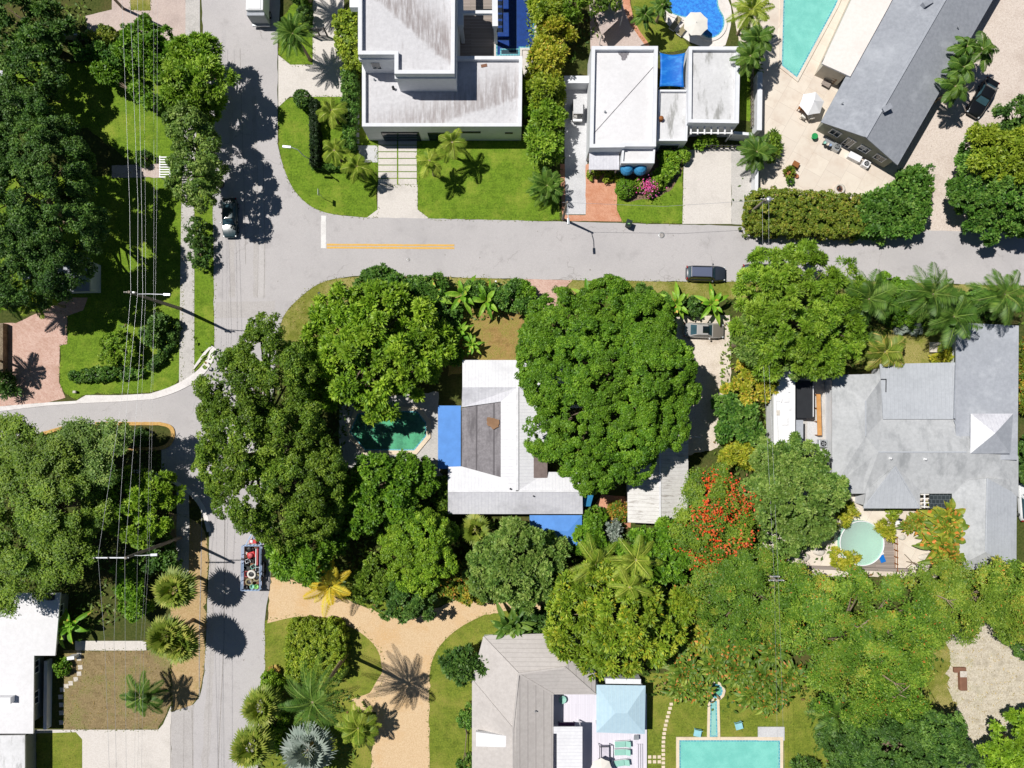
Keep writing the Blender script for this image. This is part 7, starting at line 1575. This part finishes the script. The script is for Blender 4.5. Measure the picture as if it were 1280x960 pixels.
paddle('yellowish banana plant casting shadow on the dry courtyard, third in the row', 'banana', 'banana_plant', 608, 376, 3.4, 27, n=12, group='banana plants along the east road', accent=.08)
paddle('banana plant at the left side of the dry courtyard', 'banana', 'banana_plant', 572, 415, 3.0, 26, n=11, group='banana plants along the east road', stems=2)
paddle('banana plant below the last one, against the metal roof corner', 'banana', 'banana_plant', 588, 432, 2.6, 20, n=10, group='banana plants along the east road', stems=2)
for x, y, r, lb in ((500, 372, 13, 'shrub in the hedge row behind the top of the large bright tree'), (558, 388, 12, 'shrub below the leftmost banana plant'), (594, 360, 10, 'small shrub between the second and third banana plants'), (655, 362, 9, 'small shrub at the west corner of the pink brick apron'), (552, 408, 14, 'dark shrub between the bright broadleaf tree and the dry courtyard'), (560, 440, 13, 'shrub above the north-west corner of the metal roof')):
    shrub(lb, x, y, r, 2.4, 'rich' if r % 2 else 'shrub', 'round', more=((x + r * .8, y + 4, r * .7), (x - r * .7, y + 5, r * .7)))
# centre
T('big_shade_tree', 'biggest rich green tree standing over the metal-roofed house', 'tree', [(702, 408, 44), (760, 392, 44), (804, 402, 38), (690, 468, 42, -.5), (745, 458, 56), (812, 458, 48), (842, 490, 26, -1), (728, 528, 50), (790, 528, 50), (830, 530, 27, -1), (742, 574, 36, -1), (690, 540, 32, -1), (682, 424, 30, -1), (786, 572, 30, -1.5)], 12, 'fine', 'rich', dens=1.4, base=(765, 480), flat=.6)
paddle('light green banana plant at the north edge of the biggest tree', 'banana', 'banana_plant', 735, 372, 3.2, 24, n=11, group='banana plants along the grass verge')
shrub('leafy hedge shrub between the biggest tree and the grass verge', 800, 376, 16, 2.6, 'shrub', 'round', more=((778, 372, 12), (820, 380, 14)))
paddle('light green banana plant west of the silver saloon', 'banana', 'banana_plant', 846, 380, 3.3, 24, n=12, group='banana plants along the grass verge')
paddle('tall-leafed banana plant above the silver saloon bonnet', 'banana', 'banana_plant', 890, 380, 3.6, 26, n=12, group='banana plants along the grass verge')
shrub('dark shrub directly above the silver saloon roof', 866, 384, 10, 1.8, 'deep', 'round')
T('broadleaf_tree', 'broad bright tree reaching over the east road from the north-east garden', 'tree', [(962, 352, 38), (1010, 342, 34), (1042, 370, 34), (946, 396, 28, -.5), (990, 400, 50), (1040, 412, 34, -.5), (950, 440, 30, -1), (1020, 440, 28, -1)], 10, 'needle', 'fresh', dens=1.15, flat=.75)
T('round_tree', 'small grey-green tree at the south edge of the broad bright tree by the camper', 'tree', [(1012, 440, 24), (1026, 452, 18), (996, 452, 18)], 6, 'small', 'greyg', dens=1.1)
T('broadleaf_tree', 'dull green tree at the west side of the broad bright tree, above the yellow bush', 'tree', [(938, 414, 17), (932, 434, 15), (944, 428, 20)], 7.5, 'round', 'greyg', dens=1.1)
shrub('yellow-leafed bush beside the white camper', 930, 470, 18, 3, 'gold', 'round', more=((942, 488, 16), (922, 490, 14), (955, 475, 12)), accent=.12)
shrub('leafy dark green bush below the yellow bush', 925, 522, 20, 3.4, 'shrub', 'round', more=((915, 540, 14), (938, 540, 14), (908, 510, 12)))
shrub('golden shaggy bush west of the big grey-green tree', 930, 566, 16, 2.4, 'gold', 'needle', more=((915, 572, 12), (948, 570, 14)))
T('broadleaf_tree', 'big grey-green tree below the white camper', 'tree', [(970, 580, 28), (1002, 580, 28), (1030, 612, 28), (988, 622, 40), (1010, 650, 28), (982, 666, 28, -1), (955, 608, 24, -1)], 9, 'round', 'greyg', dens=1.2)
tf = [(888, 622, 30), (904, 652, 32), (872, 650, 28), (920, 630, 22, -1), (876, 686, 26, -1), (905, 688, 24, -1), (852, 668, 16, -1.5), (898, 600, 18, -1)]
fl = T('flame_tree', 'flame tree covered in orange-red flowers beside the dirty white outbuilding', 'tree', tf, 8, 'feather', 'flame', dens=1.1)
blossoms(fl, 'blossom', [(908, 655, 34, 0), (880, 690, 24, 0), (852, 668, 16, -.6), (914, 626, 22, 0), (892, 608, 16, -.3), (885, 645, 20, 0)], 8.7, 'petal_orange', 38, .27, 3, cl=7)
T('broadleaf_tree', 'mid-green tree right below the dirty white outbuilding', 'tree', [(800, 688, 26), (828, 676, 24), (838, 700, 22, -1), (815, 708, 22)], 7, 'round', 'rich', dens=1.1)
shrub('leafy bush right of the blue hip canopy', 738, 660, 15, 2.8, 'rich', 'round', more=((726, 676, 12), (752, 676, 12), (745, 645, 10)))
shrub('reddish bush by the brick path', 772, 640, 11, 1.8, 'croton', 'round', accent=.2, more=((758, 648, 8),))
shrub('pale mint-leafed bush below the brick path', 765, 662, 11, 2, 'silver', 'round', more=((766, 672, 8),))
T('mango_tree', 'yellow-green tree overlapping the gazebo and the tiled house', 'tree', [(730, 762, 38), (782, 768, 38), (770, 808, 34), (722, 800, 28, -.5), (828, 788, 30, -.5), (752, 736, 28), (805, 742, 28), (836, 762, 24, -1), (745, 826, 18, -1.5)], 9, 'broad', 'mango', dens=1.15, accent=.03)
palm('light green palm with broad arching fronds right of the blue hip canopy', 745, 706, 6.5, 32, 'palmy', 11, droop=.35, ll=.22, lw=.12, nleaf=26)
palm('light green palm rising through the mid-green tree south of the outbuilding', 795, 700, 8.2, 30, 'palmy', 10, droop=.35, ll=.22, lw=.12, nleaf=26)
palm('light green palm at the top of the yellow-green tree', 787, 734, 8.8, 26, 'palmy', 9, droop=.35, ll=.22, lw=.12, nleaf=26)
palm('fan palm at the south wall of the metal-roofed house', 594, 662, 3, 24, 'sabal', 16, 'fan', name='fan_palm')
# poinciana canopy, south east
T('poinciana', 'feathery tree left of the spiky pole with few orange flecks', 'tree', [(900, 730, 34), (940, 712, 36), (960, 750, 36), (915, 772, 30, -.5), (875, 755, 24, -1), (978, 730, 26)], 9, 'feather', 'poinc', dens=1.15, accent=.006, flat=.5)
T('poinciana', 'widest feathery tree in the south-east, flecked with orange over its middle', 'tree', [(1010, 770, 44), (1060, 762, 42), (1112, 766, 42), (1040, 800, 46), (1100, 810, 46), (1140, 790, 34, -.5), (1000, 746, 30, -.5), (1060, 850, 44, -.5), (1120, 850, 40, -.5), (1138, 830, 24, -1)], 9.5, 'feather', 'poinc', dens=1.15, accent=.014, flat=.42)
T('poinciana', 'pale yellow-green feathery tree at the right edge below the grey-roofed house', 'tree', [(1170, 744, 34), (1222, 740, 34), (1265, 746, 40), (1195, 758, 28, -.5), (1250, 760, 24, -1), (1160, 770, 30, -.5), (1290, 760, 40)], 8.5, 'feather', 'poincb', dens=1.15, accent=.008, flat=.42)
for x0, y0, x1, y1, z, lb in ((1118, 872, 1136, 858, 9.6, 'bare pale branch sticking out of the widest feathery tree near the straw clearing'), (1112, 850, 1130, 862, 9.4, 'forked bare branch in the lower middle of the widest feathery tree'), (1072, 784, 1084, 778, 9.8, 'small bare branch in the upper middle of the widest feathery tree'), (1180, 748, 1192, 756, 8.9, 'bare branch in the pale feathery tree at the right')):
    a_, b_ = P(x0, y0, z), P(x1, y1, z + .3); t = thing('dead_branch', lb, 'branch', (a_.x, a_.y, z)); m = MB(); m.tube([a_ - Vector((0, 0, 2)), a_, a_.lerp(b_, .5) + Vector((0, .1, .15)), b_], [.09, .07, .05, .03], 6); m.tube([a_.lerp(b_, .4), a_.lerp(b_, .8) + Vector((.3, .5, .3))], [.05, .02], 5); m.tube([a_.lerp(b_, .3), a_.lerp(b_, .6) + Vector((.2, -.6, .3))], [.05, .02], 5); m.build('branch', MAT['palmbark'], t)
T('broadleaf_tree', 'dark tree at the bottom edge below the widest feathery tree', 'tree', [(1060, 925, 34), (1110, 930, 44), (1158, 930, 36), (1190, 952, 26), (1085, 960, 40), (1168, 908, 20, -1)], 8, 'loose', 'deep', dens=1.5, flat=.8)
T('round_tree', 'bright small-leafed bush tree in the bottom right corner', 'tree', [(1268, 932, 30), (1286, 908, 28), (1250, 950, 20), (1285, 950, 30)], 5, 'round', 'bright', dens=1.1, flat=.85)
shrub('dark shrub at the right edge of the straw clearing', 1272, 795, 14, 2, 'deep', 'small', more=((1282, 810, 12),))
H_ = 'heliconia clumps around the spa'
for x, y, r, lb, mt in ((870, 800, 30, 'reddish heliconia clump right of the yellow-green tree', 'croton'), (855, 840, 30, 'heliconia clump at the grass edge above the stepping stones', 'heli'), (895, 830, 28, 'heliconia clump directly above the spa', 'heli'), (925, 840, 28, 'heliconia clump right of the spa', 'heli'), (955, 850, 28, 'heliconia clump above the right end of the aqua pool', 'heli'),
                        (905, 800, 30, 'tall heliconia clump between the feathery tree and the spa', 'heli'), (940, 870, 24, 'heliconia clump overhanging the lawn right of the water channel', 'heli'), (872, 862, 24, 'heliconia clump left of the spa rim', 'heli'), (985, 845, 28, 'heliconia clump at the foot of the widest feathery tree', 'heli'), (840, 815, 26, 'heliconia clump touching the yellow-green tree above the gazebo lawn', 'heli'), (965, 815, 26, 'heliconia clump behind the spa garden by the overhead lines', 'heli'), (1050, 870, 24, 'heliconia clump above the dark feather palm', 'heli'), (860, 745, 26, 'heliconia clump at the north end of the yellow-green tree', 'heli'),
                        (975, 870, 24, 'rightmost heliconia clump by the aqua pool', 'heli'), (930, 810, 28, 'green heliconia clump with an orange dead leaf above the pool garden', 'heli'), (880, 770, 26, 'heliconia clump between the feathery tree and the yellow-green tree', 'heli'), (958, 880, 22, 'low heliconia clump at the coping of the aqua pool', 'heli'), (850, 862, 22, 'low heliconia clump at the west end of the spa garden', 'heli'), (1030, 845, 26, 'heliconia clump under the middle of the widest feathery tree', 'heli')):
    paddle(lb, 'heliconia', 'heliconia', x, y, 2.9, r * .95, mt, n=10, stems=14, wid=.24, group=H_, accent=.07)
palm('dark green feather palm beside the lawn right of the aqua pool', 1048, 895, 4.5, 32, 'palm', 16, droop=.4)
shrub('dark spiky plant at the bottom edge right of the aqua pool', 1006, 958, 12, 1.6, 'deep', 'needle')
# croton bed by the grey house
C_ = 'orange-green crotons by the grey house'
for x, y, r, lb in ((1182, 672, 38, 'tall croton clump leaning on the south wing of the grey house'), (1150, 650, 20, 'croton clump nearest the dark mesh panel'), (1186, 652, 40, 'tall croton clump whose leaves lie over the grey wing roof, nearest the mesh panel'), (1180, 680, 24, 'croton clump in the middle of the bed'), (1160, 672, 20, 'croton clump at the west tip of the bed by the grey boulder'), (1186, 694, 36, 'tall croton clump at the south-east end of the bed'), (1138, 658, 16, 'yellowish croton beside the folding chair')):
    paddle(lb, 'croton', 'croton', x, y, 4.6 if r > 30 else 2.4, r * .8, 'croton', n=12, stems=9, wid=.32, group=C_, accent=.14)
shrub('yellow-green bush on the south side of the round pool', 1052, 698, 11, 1.5, 'gold', 'round', more=((1062, 702, 9),))
shrub('small golden bush at the east side of the round pool', 1106, 659, 7, 1.5, 'gold', 'needle', more=((1110, 666, 6),))
shrub('low bush on the south wall of the porch roof by the mint pool', 1117, 640, 7, 1.0, 'yellowg', 'small')
shrub('golden-leafed bush west of the round pool under the big grey-green tree', 1046, 650, 12, 2.2, 'gold', 'needle', more=((1054, 636, 11),))
# north east
hedge('hedge', 'long shaggy olive hedge along the east road below the beige patio', 'hedge', [(938, 258), (942, 240), (975, 236), (1030, 240), (1075, 246), (1082, 256), (1080, 290), (1040, 291), (985, 289), (945, 288), (936, 275)], 2.6, 'hedge', 'small', wob=.22, accent=.05)
hedge('hedge', 'dense large-leafed green hedge slanting up from the right end of the olive hedge', 'hedge', [(1076, 252), (1100, 241), (1124, 228), (1138, 210), (1150, 206), (1160, 216), (1164, 240), (1160, 268), (1152, 286), (1120, 291), (1080, 290)], 2.8, 'shrub', 'round', wob=.3, scale=1.2, dens=1.2)
T('round_tree', 'yellow-green tree topping the dense dark one at the right end of the east road', 'tree', [(1232, 182, 22), (1252, 200, 24), (1228, 204, 18, -.6), (1276, 190, 20, -.4)], 8.2, 'mango', 'yellowg', dens=1.1)
T('broadleaf_tree', 'dense dark round tree at the right end of the east road', 'tree', [(1230, 214, 34), (1264, 212, 44), (1226, 240, 33), (1262, 248, 46), (1238, 266, 34), (1292, 235, 44), (1212, 224, 24, -.5), (1226, 190, 24, -.6)], 6.5, 'round', 'shrub', dens=1.25, flat=.75)
T('round_tree', 'open-crowned green tree at the right edge above the yellow-topped one', 'tree', [(1268, 145, 20), (1258, 160, 14, -1), (1282, 165, 20)], 6, 'round', 'deep', dens=.9)
N_ = 'slim palms between the long house and the gravel'
for x, y, r, lb in ((1194, 108, 20, 'slim palm of the gravel-side group nearest the road'), (1204, 84, 20, 'slim palm in the middle of the gravel-side group'), (1228, 62, 22, 'slim palm with spreading fronds furthest up the gravel side'), (1208, 58, 18, 'slim palm touching the long roof at the top of the group')):
    palm(lb, x, y, 5, r, 'palm', 12, droop=.55, ll=.30, lw=.24, group=N_)
palm('coconut palm with wide dark fronds in the garden north of the grey house', 1166, 368, 7, 36, 'palm', 20, droop=.45, lw=.16)
palm('second coconut palm near the north wing corner of the grey house', 1192, 396, 6.5, 34, 'palm', 18, droop=.45, lw=.16)
palm('coconut palm at the right edge of the verge', 1256, 368, 7, 34, 'palm', 18, droop=.45, lw=.16)
palm('dark coconut palm rising at the right side of the broad bright tree', 1086, 374, 7, 36, 'palm', 18, droop=.45, lw=.16)
shrub('bougainvillea bush with magenta flecks between two coconut palms', 1120, 366, 17, 2.6, 'rich', 'small', more=((1104, 360, 12), (1136, 368, 12)))
shrub('leafy bush below the bougainvillea in the north garden', 1128, 395, 16, 2, 'rich', 'small', more=((1112, 390, 12), (1144, 398, 10)))
palm('golden fan-leafed palm in the garden north of the grey house', 1106, 440, 3.2, 28, 'sabal', 14, droop=.5, accent=.12, ll=.3, lw=.2)
palm('bright feathery cycad left of the golden palm', 1082, 432, 2, 17, 'palm', 18, droop=.3, lw=.12)
for x, lb in ((1127, 'silver agave on the left of a pair in the north garden'), (1144, 'silver agave on the right of a pair in the north garden')):
    palm(lb, x, 410, .8, 11, 'silver', 18, 'fan', name='agave', cat='agave', trunk_r=.1)
t = thing('stone_table', 'square beige stone table on the small lawn north of the grey house', 'table', (P(1169, 434, .5).x, P(1169, 434, .5).y, 0)); m = MB(); m.box((0, 0, .5), (1.35, 1.2, .12)); m.build('top', MAT['stone'], t, True, .02); m = MB(); m.box((0, 0, .22), (.7, .6, .44)); m.build('base', MAT['stone'], t, True)
shrub('yellow-leafed bush beside the stone table', 1176, 447, 10, 1.4, 'gold', 'round', more=((1184, 442, 7),))
shrub('dark bush filling the corner between the verge palms', 1215, 375, 16, 2.2, 'shrub', 'small', more=((1235, 380, 14), (1200, 378, 10)))
shrub('dark bush right of the north wing roof', 1278, 440, 14, 2.4, 'croton', 'needle', more=((1284, 470, 14), (1284, 500, 12)), accent=.1)
shrub('dark round bush at the right edge beside the cupola', 1282, 565, 14, 3, 'deep', 'small', more=((1286, 590, 12),))
# north middle
Y_ = 'yellow-green bushes screening the modern house'
for x, y, r, lb, mt in ((684, 12, 20, 'yellow-green bush at the top of the screen row by the blue pool', 'yellowg'), (690, 48, 21, 'orange-tipped yellow bush in the screen row', 'gold'), (686, 82, 22, 'golden bush in the middle of the screen row', 'gold'), (682, 118, 20, 'yellow-green bush opposite the white gate wall', 'yellowg'), (682, 150, 21, 'green bush opposite the small cart', 'fresh'), (680, 184, 19, 'lowest and darkest bush of the screen row', 'fresh'), (715, 8, 18, 'bushy green end of the screen row by the brick path', 'fresh')):
    T('screen_bush', lb, 'bush', [(x, y, r), (x - 6, y + 8, r * .7, -.3), (x + 7, y - 7, r * .75, -.3)], 4.2, 'mango', mt, Y_, dens=1.15, accent=.05 if mt == 'gold' else 0, flat=.95)
palm('green cycad-like palm at the right end of the front lawn', 684, 232, 2.4, 22, 'palm', 26, droop=.35, lw=.13, ll=.22)
hedge('hedge', 'shaggy yellow-green hedge along the west drive of the modern house', 'hedge', [(420, 14), (446, 14), (448, 62), (450, 80), (432, 84), (426, 60), (418, 40)], 2.8, 'yellowg', 'small', wob=.25, scale=1.2)
hedge('hedge', 'tall clipped dark hedge between the driveway and the modern house wall', 'hedge', [(428, 86), (441, 84), (444, 120), (442, 150), (440, 185), (428, 182)], 2.2, 'shrub', 'small', wob=.1)
hedge('hedge', 'tall narrow clipped hedge wall on the corner lawn below the ball topiary', 'hedge', [(387, 124), (396, 124), (396, 205), (388, 205)], 2.0, 'black', 'clip', wob=.04)
hedge('hedge', 'low clipped hedge running east from the foot of the hedge wall', 'hedge', [(390, 204), (432, 206), (432, 211), (390, 210)], .9, 'shrub', 'clip', wob=.04)
T('topiary', 'dark clipped ball topiary at the north end of the hedge wall', 'topiary', [(378.5, 124, 9.5)], 2.6, 'clip', 'deep', dens=1.3, flat=1.0, under=-.8)
T('topiary', 'dark clipped ball topiary beside the black driveway gate', 'topiary', [(381, 18, 8.5)], 2.6, 'clip', 'deep', dens=1.3, flat=1.0, under=-.8)
T('topiary', 'dark clipped ball topiary at the top edge above the date palm', 'topiary', [(372, -6, 8.5)], 2.6, 'clip', 'deep', dens=1.3, flat=1.0, under=-.8)
palm('shaggy date palm on the strip between road and concrete drive', 366, 42, 5.6, 25, 'palm', 34, droop=.4, lw=.13, ll=.16, trunk_r=.16, base=(388, 75))
palm('date palm past the top edge whose shadow falls by the black gate', 372, -30, 5.6, 25, 'palm', 30, droop=.4, lw=.13, ll=.16, trunk_r=.16, base=(388, 2))
A_ = 'small yellow-green palms around the modern house'
for x, y, r, lb in ((414, 138, 19, 'small palm beside the clipped hedge wall, topmost of three'), (418, 188, 18, 'small palm at the low hedge, middle of three'), (446, 208, 20, 'small palm at the driveway slabs, lowest of three')):
    palm(lb, x, y, 3.6, r, 'palmy', 10, droop=.5, ll=.32, lw=.12, group=A_, nleaf=26)
for x, y, r, lb in ((565, 178, 20, 'fruiting palm at the front wall, larger of two'), (537, 201, 18, 'fruiting palm left of the larger one on the front lawn')):
    palm(lb, x, y, 4.8, r, 'palmy', 10, droop=.5, ll=.32, lw=.12, group=A_, fruit=True, nleaf=26)
for x, y, r, h, lb, mt in ((782, 236, 11, 1.5, 'largest clipped round bush by the brick drive', 'rich'), (799, 231, 7.5, 1.2, 'small round bush right of the largest clipped one', 'bright'), (832, 196, 9, 1.4, 'clipped round bush under the low wing of the white house', 'bright'), (852, 194, 9.5, 1.5, 'clipped round bush at the corner of the concrete driveway', 'fresh')):
    shrub(lb, x, y, r, h, mt, 'clip', more=(), dens=1.2)
shrub('loose leafy shrub in the mulch bed of the white house', 830, 218, 10, 1.3, 'fresh', 'round', more=((838, 210, 8), (824, 226, 8)))
pk = shrub('pink-flowering shrub in the mulch bed', 812, 236, 7, 1.1, 'olive', 'small', more=((818, 232, 7),))
blossoms(pk, 'blossom', [(811, 237, 6, 0), (808, 234, 4, 0)], 1.2, 'petal_pink', 22, .2, 4)
shrub('low yellow-green planting under the ribbed carport roof', 758, 218, 8, .9, 'yellowg', 'small', more=((742, 218, 6), (772, 218, 6)))
shrub('small bush below the slatted pergola of the white house', 886, 177, 8, 1.1, 'fresh', 'round', more=((876, 179, 5),))
palm('leafy palm at the gravel bed left of the beige patio', 946, 190, 3, 22, 'palm', 22, droop=.4, lw=.16, ll=.24)
shrub('shaggy shrub at the south end of the gravel bed by the white wall', 966, 178, 10, 1.6, 'olive', 'needle', more=((962, 192, 8),))
for x, y, r, lb in ((940, 12, 26, 'palm at the top edge left of the turquoise pool'), (948, 48, 22, 'palm in the middle of the strip left of the turquoise pool'), (938, 70, 20, 'palm nearest the white roof in the strip by the turquoise pool')):
    palm(lb, x, y, 5.2, r, 'palmy' if y < 20 else 'palm', 16, droop=.45, lw=.18, ll=.26)
palm('small palm whose shadow falls on the grass below the kidney pool', 806, 18, 4.4, 15, 'palm', 14, droop=.5, lw=.16, base=(806, 28))
palm('leafy palm at the left rim of the kidney pool', 828, 6, 3.6, 14, 'palm', 14, droop=.5, lw=.16)
T('broadleaf_tree', 'loose-crowned tree on the grass at the top edge right of the brick path', 'tree', [(758, -2, 18), (742, 4, 12, -.5)], 5, 'loose', 'olive')
sheet('lawn', smooth_px([(788, -40), (830, -40), (826, 14), (838, 34), (862, 56), (858, 62), (826, 66), (810, 58), (790, 30)], 1), .022, 'lawn', .05, .6, 230)
sheet('path', [(736, -40), (770, -40), (786, 6), (790, 30), (812, 58), (738, 62)], .026, 'pinkdrive', .02, .6, 231)
sheet('brick_path', [(772, -40), (784, -40), (788, 6), (793, 28), (813, 58), (807, 58), (787, 30), (779, 8)], .034, 'brick', .02, .6, 232)
t = canopy('beige slanted flat canopy at the top edge beside the brick path', [(740, 8), (765, -28), (779, 19), (752, 44)], 2.4, 'pinkdrive')
# north west corner palms
palm('yellow-green palm over the shaded pink brick drive', 42, 374, 5.5, 24, 'palmy', 14, droop=.45, lw=.22, ll=.28)
palm('palm just past the left edge whose shadow falls on the pink brick drive', -33, 448, 5.2, 24, 'palm', 13, droop=.45, lw=.2, ll=.28)
palm('dark palm at the left edge over the shaded pink brick drive', 4, 368, 6, 26, 'palm', 14, droop=.45, lw=.2, ll=.28)
shrub('dark shrub beside the carport edge at the left', 6, 478, 10, 1.8, 'deep', 'needle', more=((12, 490, 8),))
# west
T('broadleaf_tree', 'large yellow-tinged tree at the left edge south of the side road', 'tree', [(25, 560, 38), (70, 590, 40), (25, 620, 46), (85, 640, 40), (40, 680, 46), (20, 715, 36, -1), (80, 690, 34, -1), (95, 570, 28, -1)], 11.5, 'feather', 'olive', dens=1.3, flat=.85)
T('broadleaf_tree', 'thin grey-green tree hanging over the yellow kerb island', 'tree', [(110, 556, 30), (140, 548, 22, -.5), (120, 586, 26, -.5), (95, 540, 18, -.5)], 10, 'feather', 'greyg', dens=1.1, flat=.7)
T('round_tree', 'bright round tree under the power lines south of the yellow kerb island', 'tree', [(160, 622, 30), (192, 618, 26), (170, 650, 26), (196, 646, 22, -.5), (146, 642, 20, -.5)], 8, 'round', 'bright', dens=1.15, flat=.85)
shrub('dark shrub hidden behind the lamp under the bright round tree', 200, 690, 17, 3, 'deep', 'round', more=((180, 700, 14), (212, 700, 10)))
shrub('shaded shrub inside the yellow kerb island', 176, 546, 9, 1.4, 'deep', 'small', more=((160, 548, 8),))
shrub('green shrub left of the sabal palms under the wires', 166, 735, 14, 2.6, 'rich', 'round', more=((172, 755, 14), (158, 718, 12)))
S_ = 'sabal palms beside the west road'
for x, y, r, h, lb, bs in ((218, 737, 27, 6.0, 'sabal palm topmost at the west roadside, round and yellow-green', None), (208, 796, 27, 6.4, 'sabal palm left of the middle pair at the west roadside', None), (226, 806, 24, 6.0, 'dark sabal palm right of the middle pair at the west roadside', None), (326, 884, 26, 5.0, 'sabal palm at the left of the forked drive garden', None), (314, 934, 28, 5.0, 'sabal palm at the bottom left of the forked drive garden', None)):
    palm(lb, x, y, h, r, 'sabal', 40, 'fan', S_, name='sabal_palm', trunk_r=.17)
palm('leaning feather palm over the bare brown yard', 176, 872, 4, 26, 'palm', 14, droop=.5, base=(205, 862), lw=.18)
paddle('big-leafed banana clump at the east corner of the flat white house', 'banana', 'banana_plant', 84, 788, 3.4, 28, 'banana', n=9, stems=3)
shrub('shrub below the banana clump at the stepping stones', 78, 833, 8, 1.2, 'rich', 'small')
# south
hedge('hedge', 'large clipped rectangular hedge block on the lawn by the forked drive', 'hedge', [(359, 783), (370, 779), (410, 779), (424, 784), (428, 800), (427, 846), (420, 852), (370, 852), (358, 845)], 2.5, 'yellowg', 'small', wob=.16, accent=.03)
palm('tall dark-centred feather palm in the forked drive garden', 391, 878, 14, 42, 'palm', 21, droop=.55, lw=.15, ll=.2, trunk_r=.2, el_lo=-30)
palm('silver-blue fan palm at the bottom edge of the forked drive garden', 385, 938, 3.2, 36, 'silver', 24, 'fan', name='fan_palm', trunk_r=.22)
palm('yellow-green low palm casting a shadow on the tan drive', 448, 910, 3.2, 24, 'palmy', 20, droop=.4, lw=.18, ll=.26)
palm('yellow-leafed palm at the mouth of the tan drive', 412, 733, 4.6, 32, 'yellowpalm', 12, droop=.35, ll=.2, lw=.12, nleaf=26)
palm('tall slim palm at the road side of the hedge block, casting a long shadow on the fork', 455, 838, 9.5, 24, 'palm', 18, droop=.45, lw=.16, base=(462, 862)) if False else None
shrub('green shrub row at the road edge of the palm garden', 342, 860, 11, 1.6, 'bright', 'small', more=((338, 848, 8), (346, 900, 10), (345, 920, 10)))
paddle('large bird-of-paradise plant over the corner of the tiled house', 'bird of paradise', 'bird_of_paradise', 640, 783, 4, 34, 'palm', n=12, stems=3, wid=.24, accent=.05)
T('frangipani', 'open frangipani tree against the west eave of the tiled house', 'tree', [(566, 830, 14), (582, 822, 14), (594, 836, 12), (576, 842, 12)], 3.6, 'broad', 'deep', dens=.85)
shrub('narrow shrub along the west wall of the tiled house', 582, 900, 8, 1.4, 'shrub', 'small', more=((584, 888, 6), (583, 955, 9)))
paddle('golden ti plant at the east end of the tan drive', 'ti plant', 'ti_plant', 622, 738, 2.4, 20, 'croton', n=9, stems=3, accent=.12)
shrub('dark bush along the pale wall at the top right of the tiled house', 672, 776, 15, 2, 'deep', 'round', more=((688, 768, 10), (655, 768, 10)))

fringe()
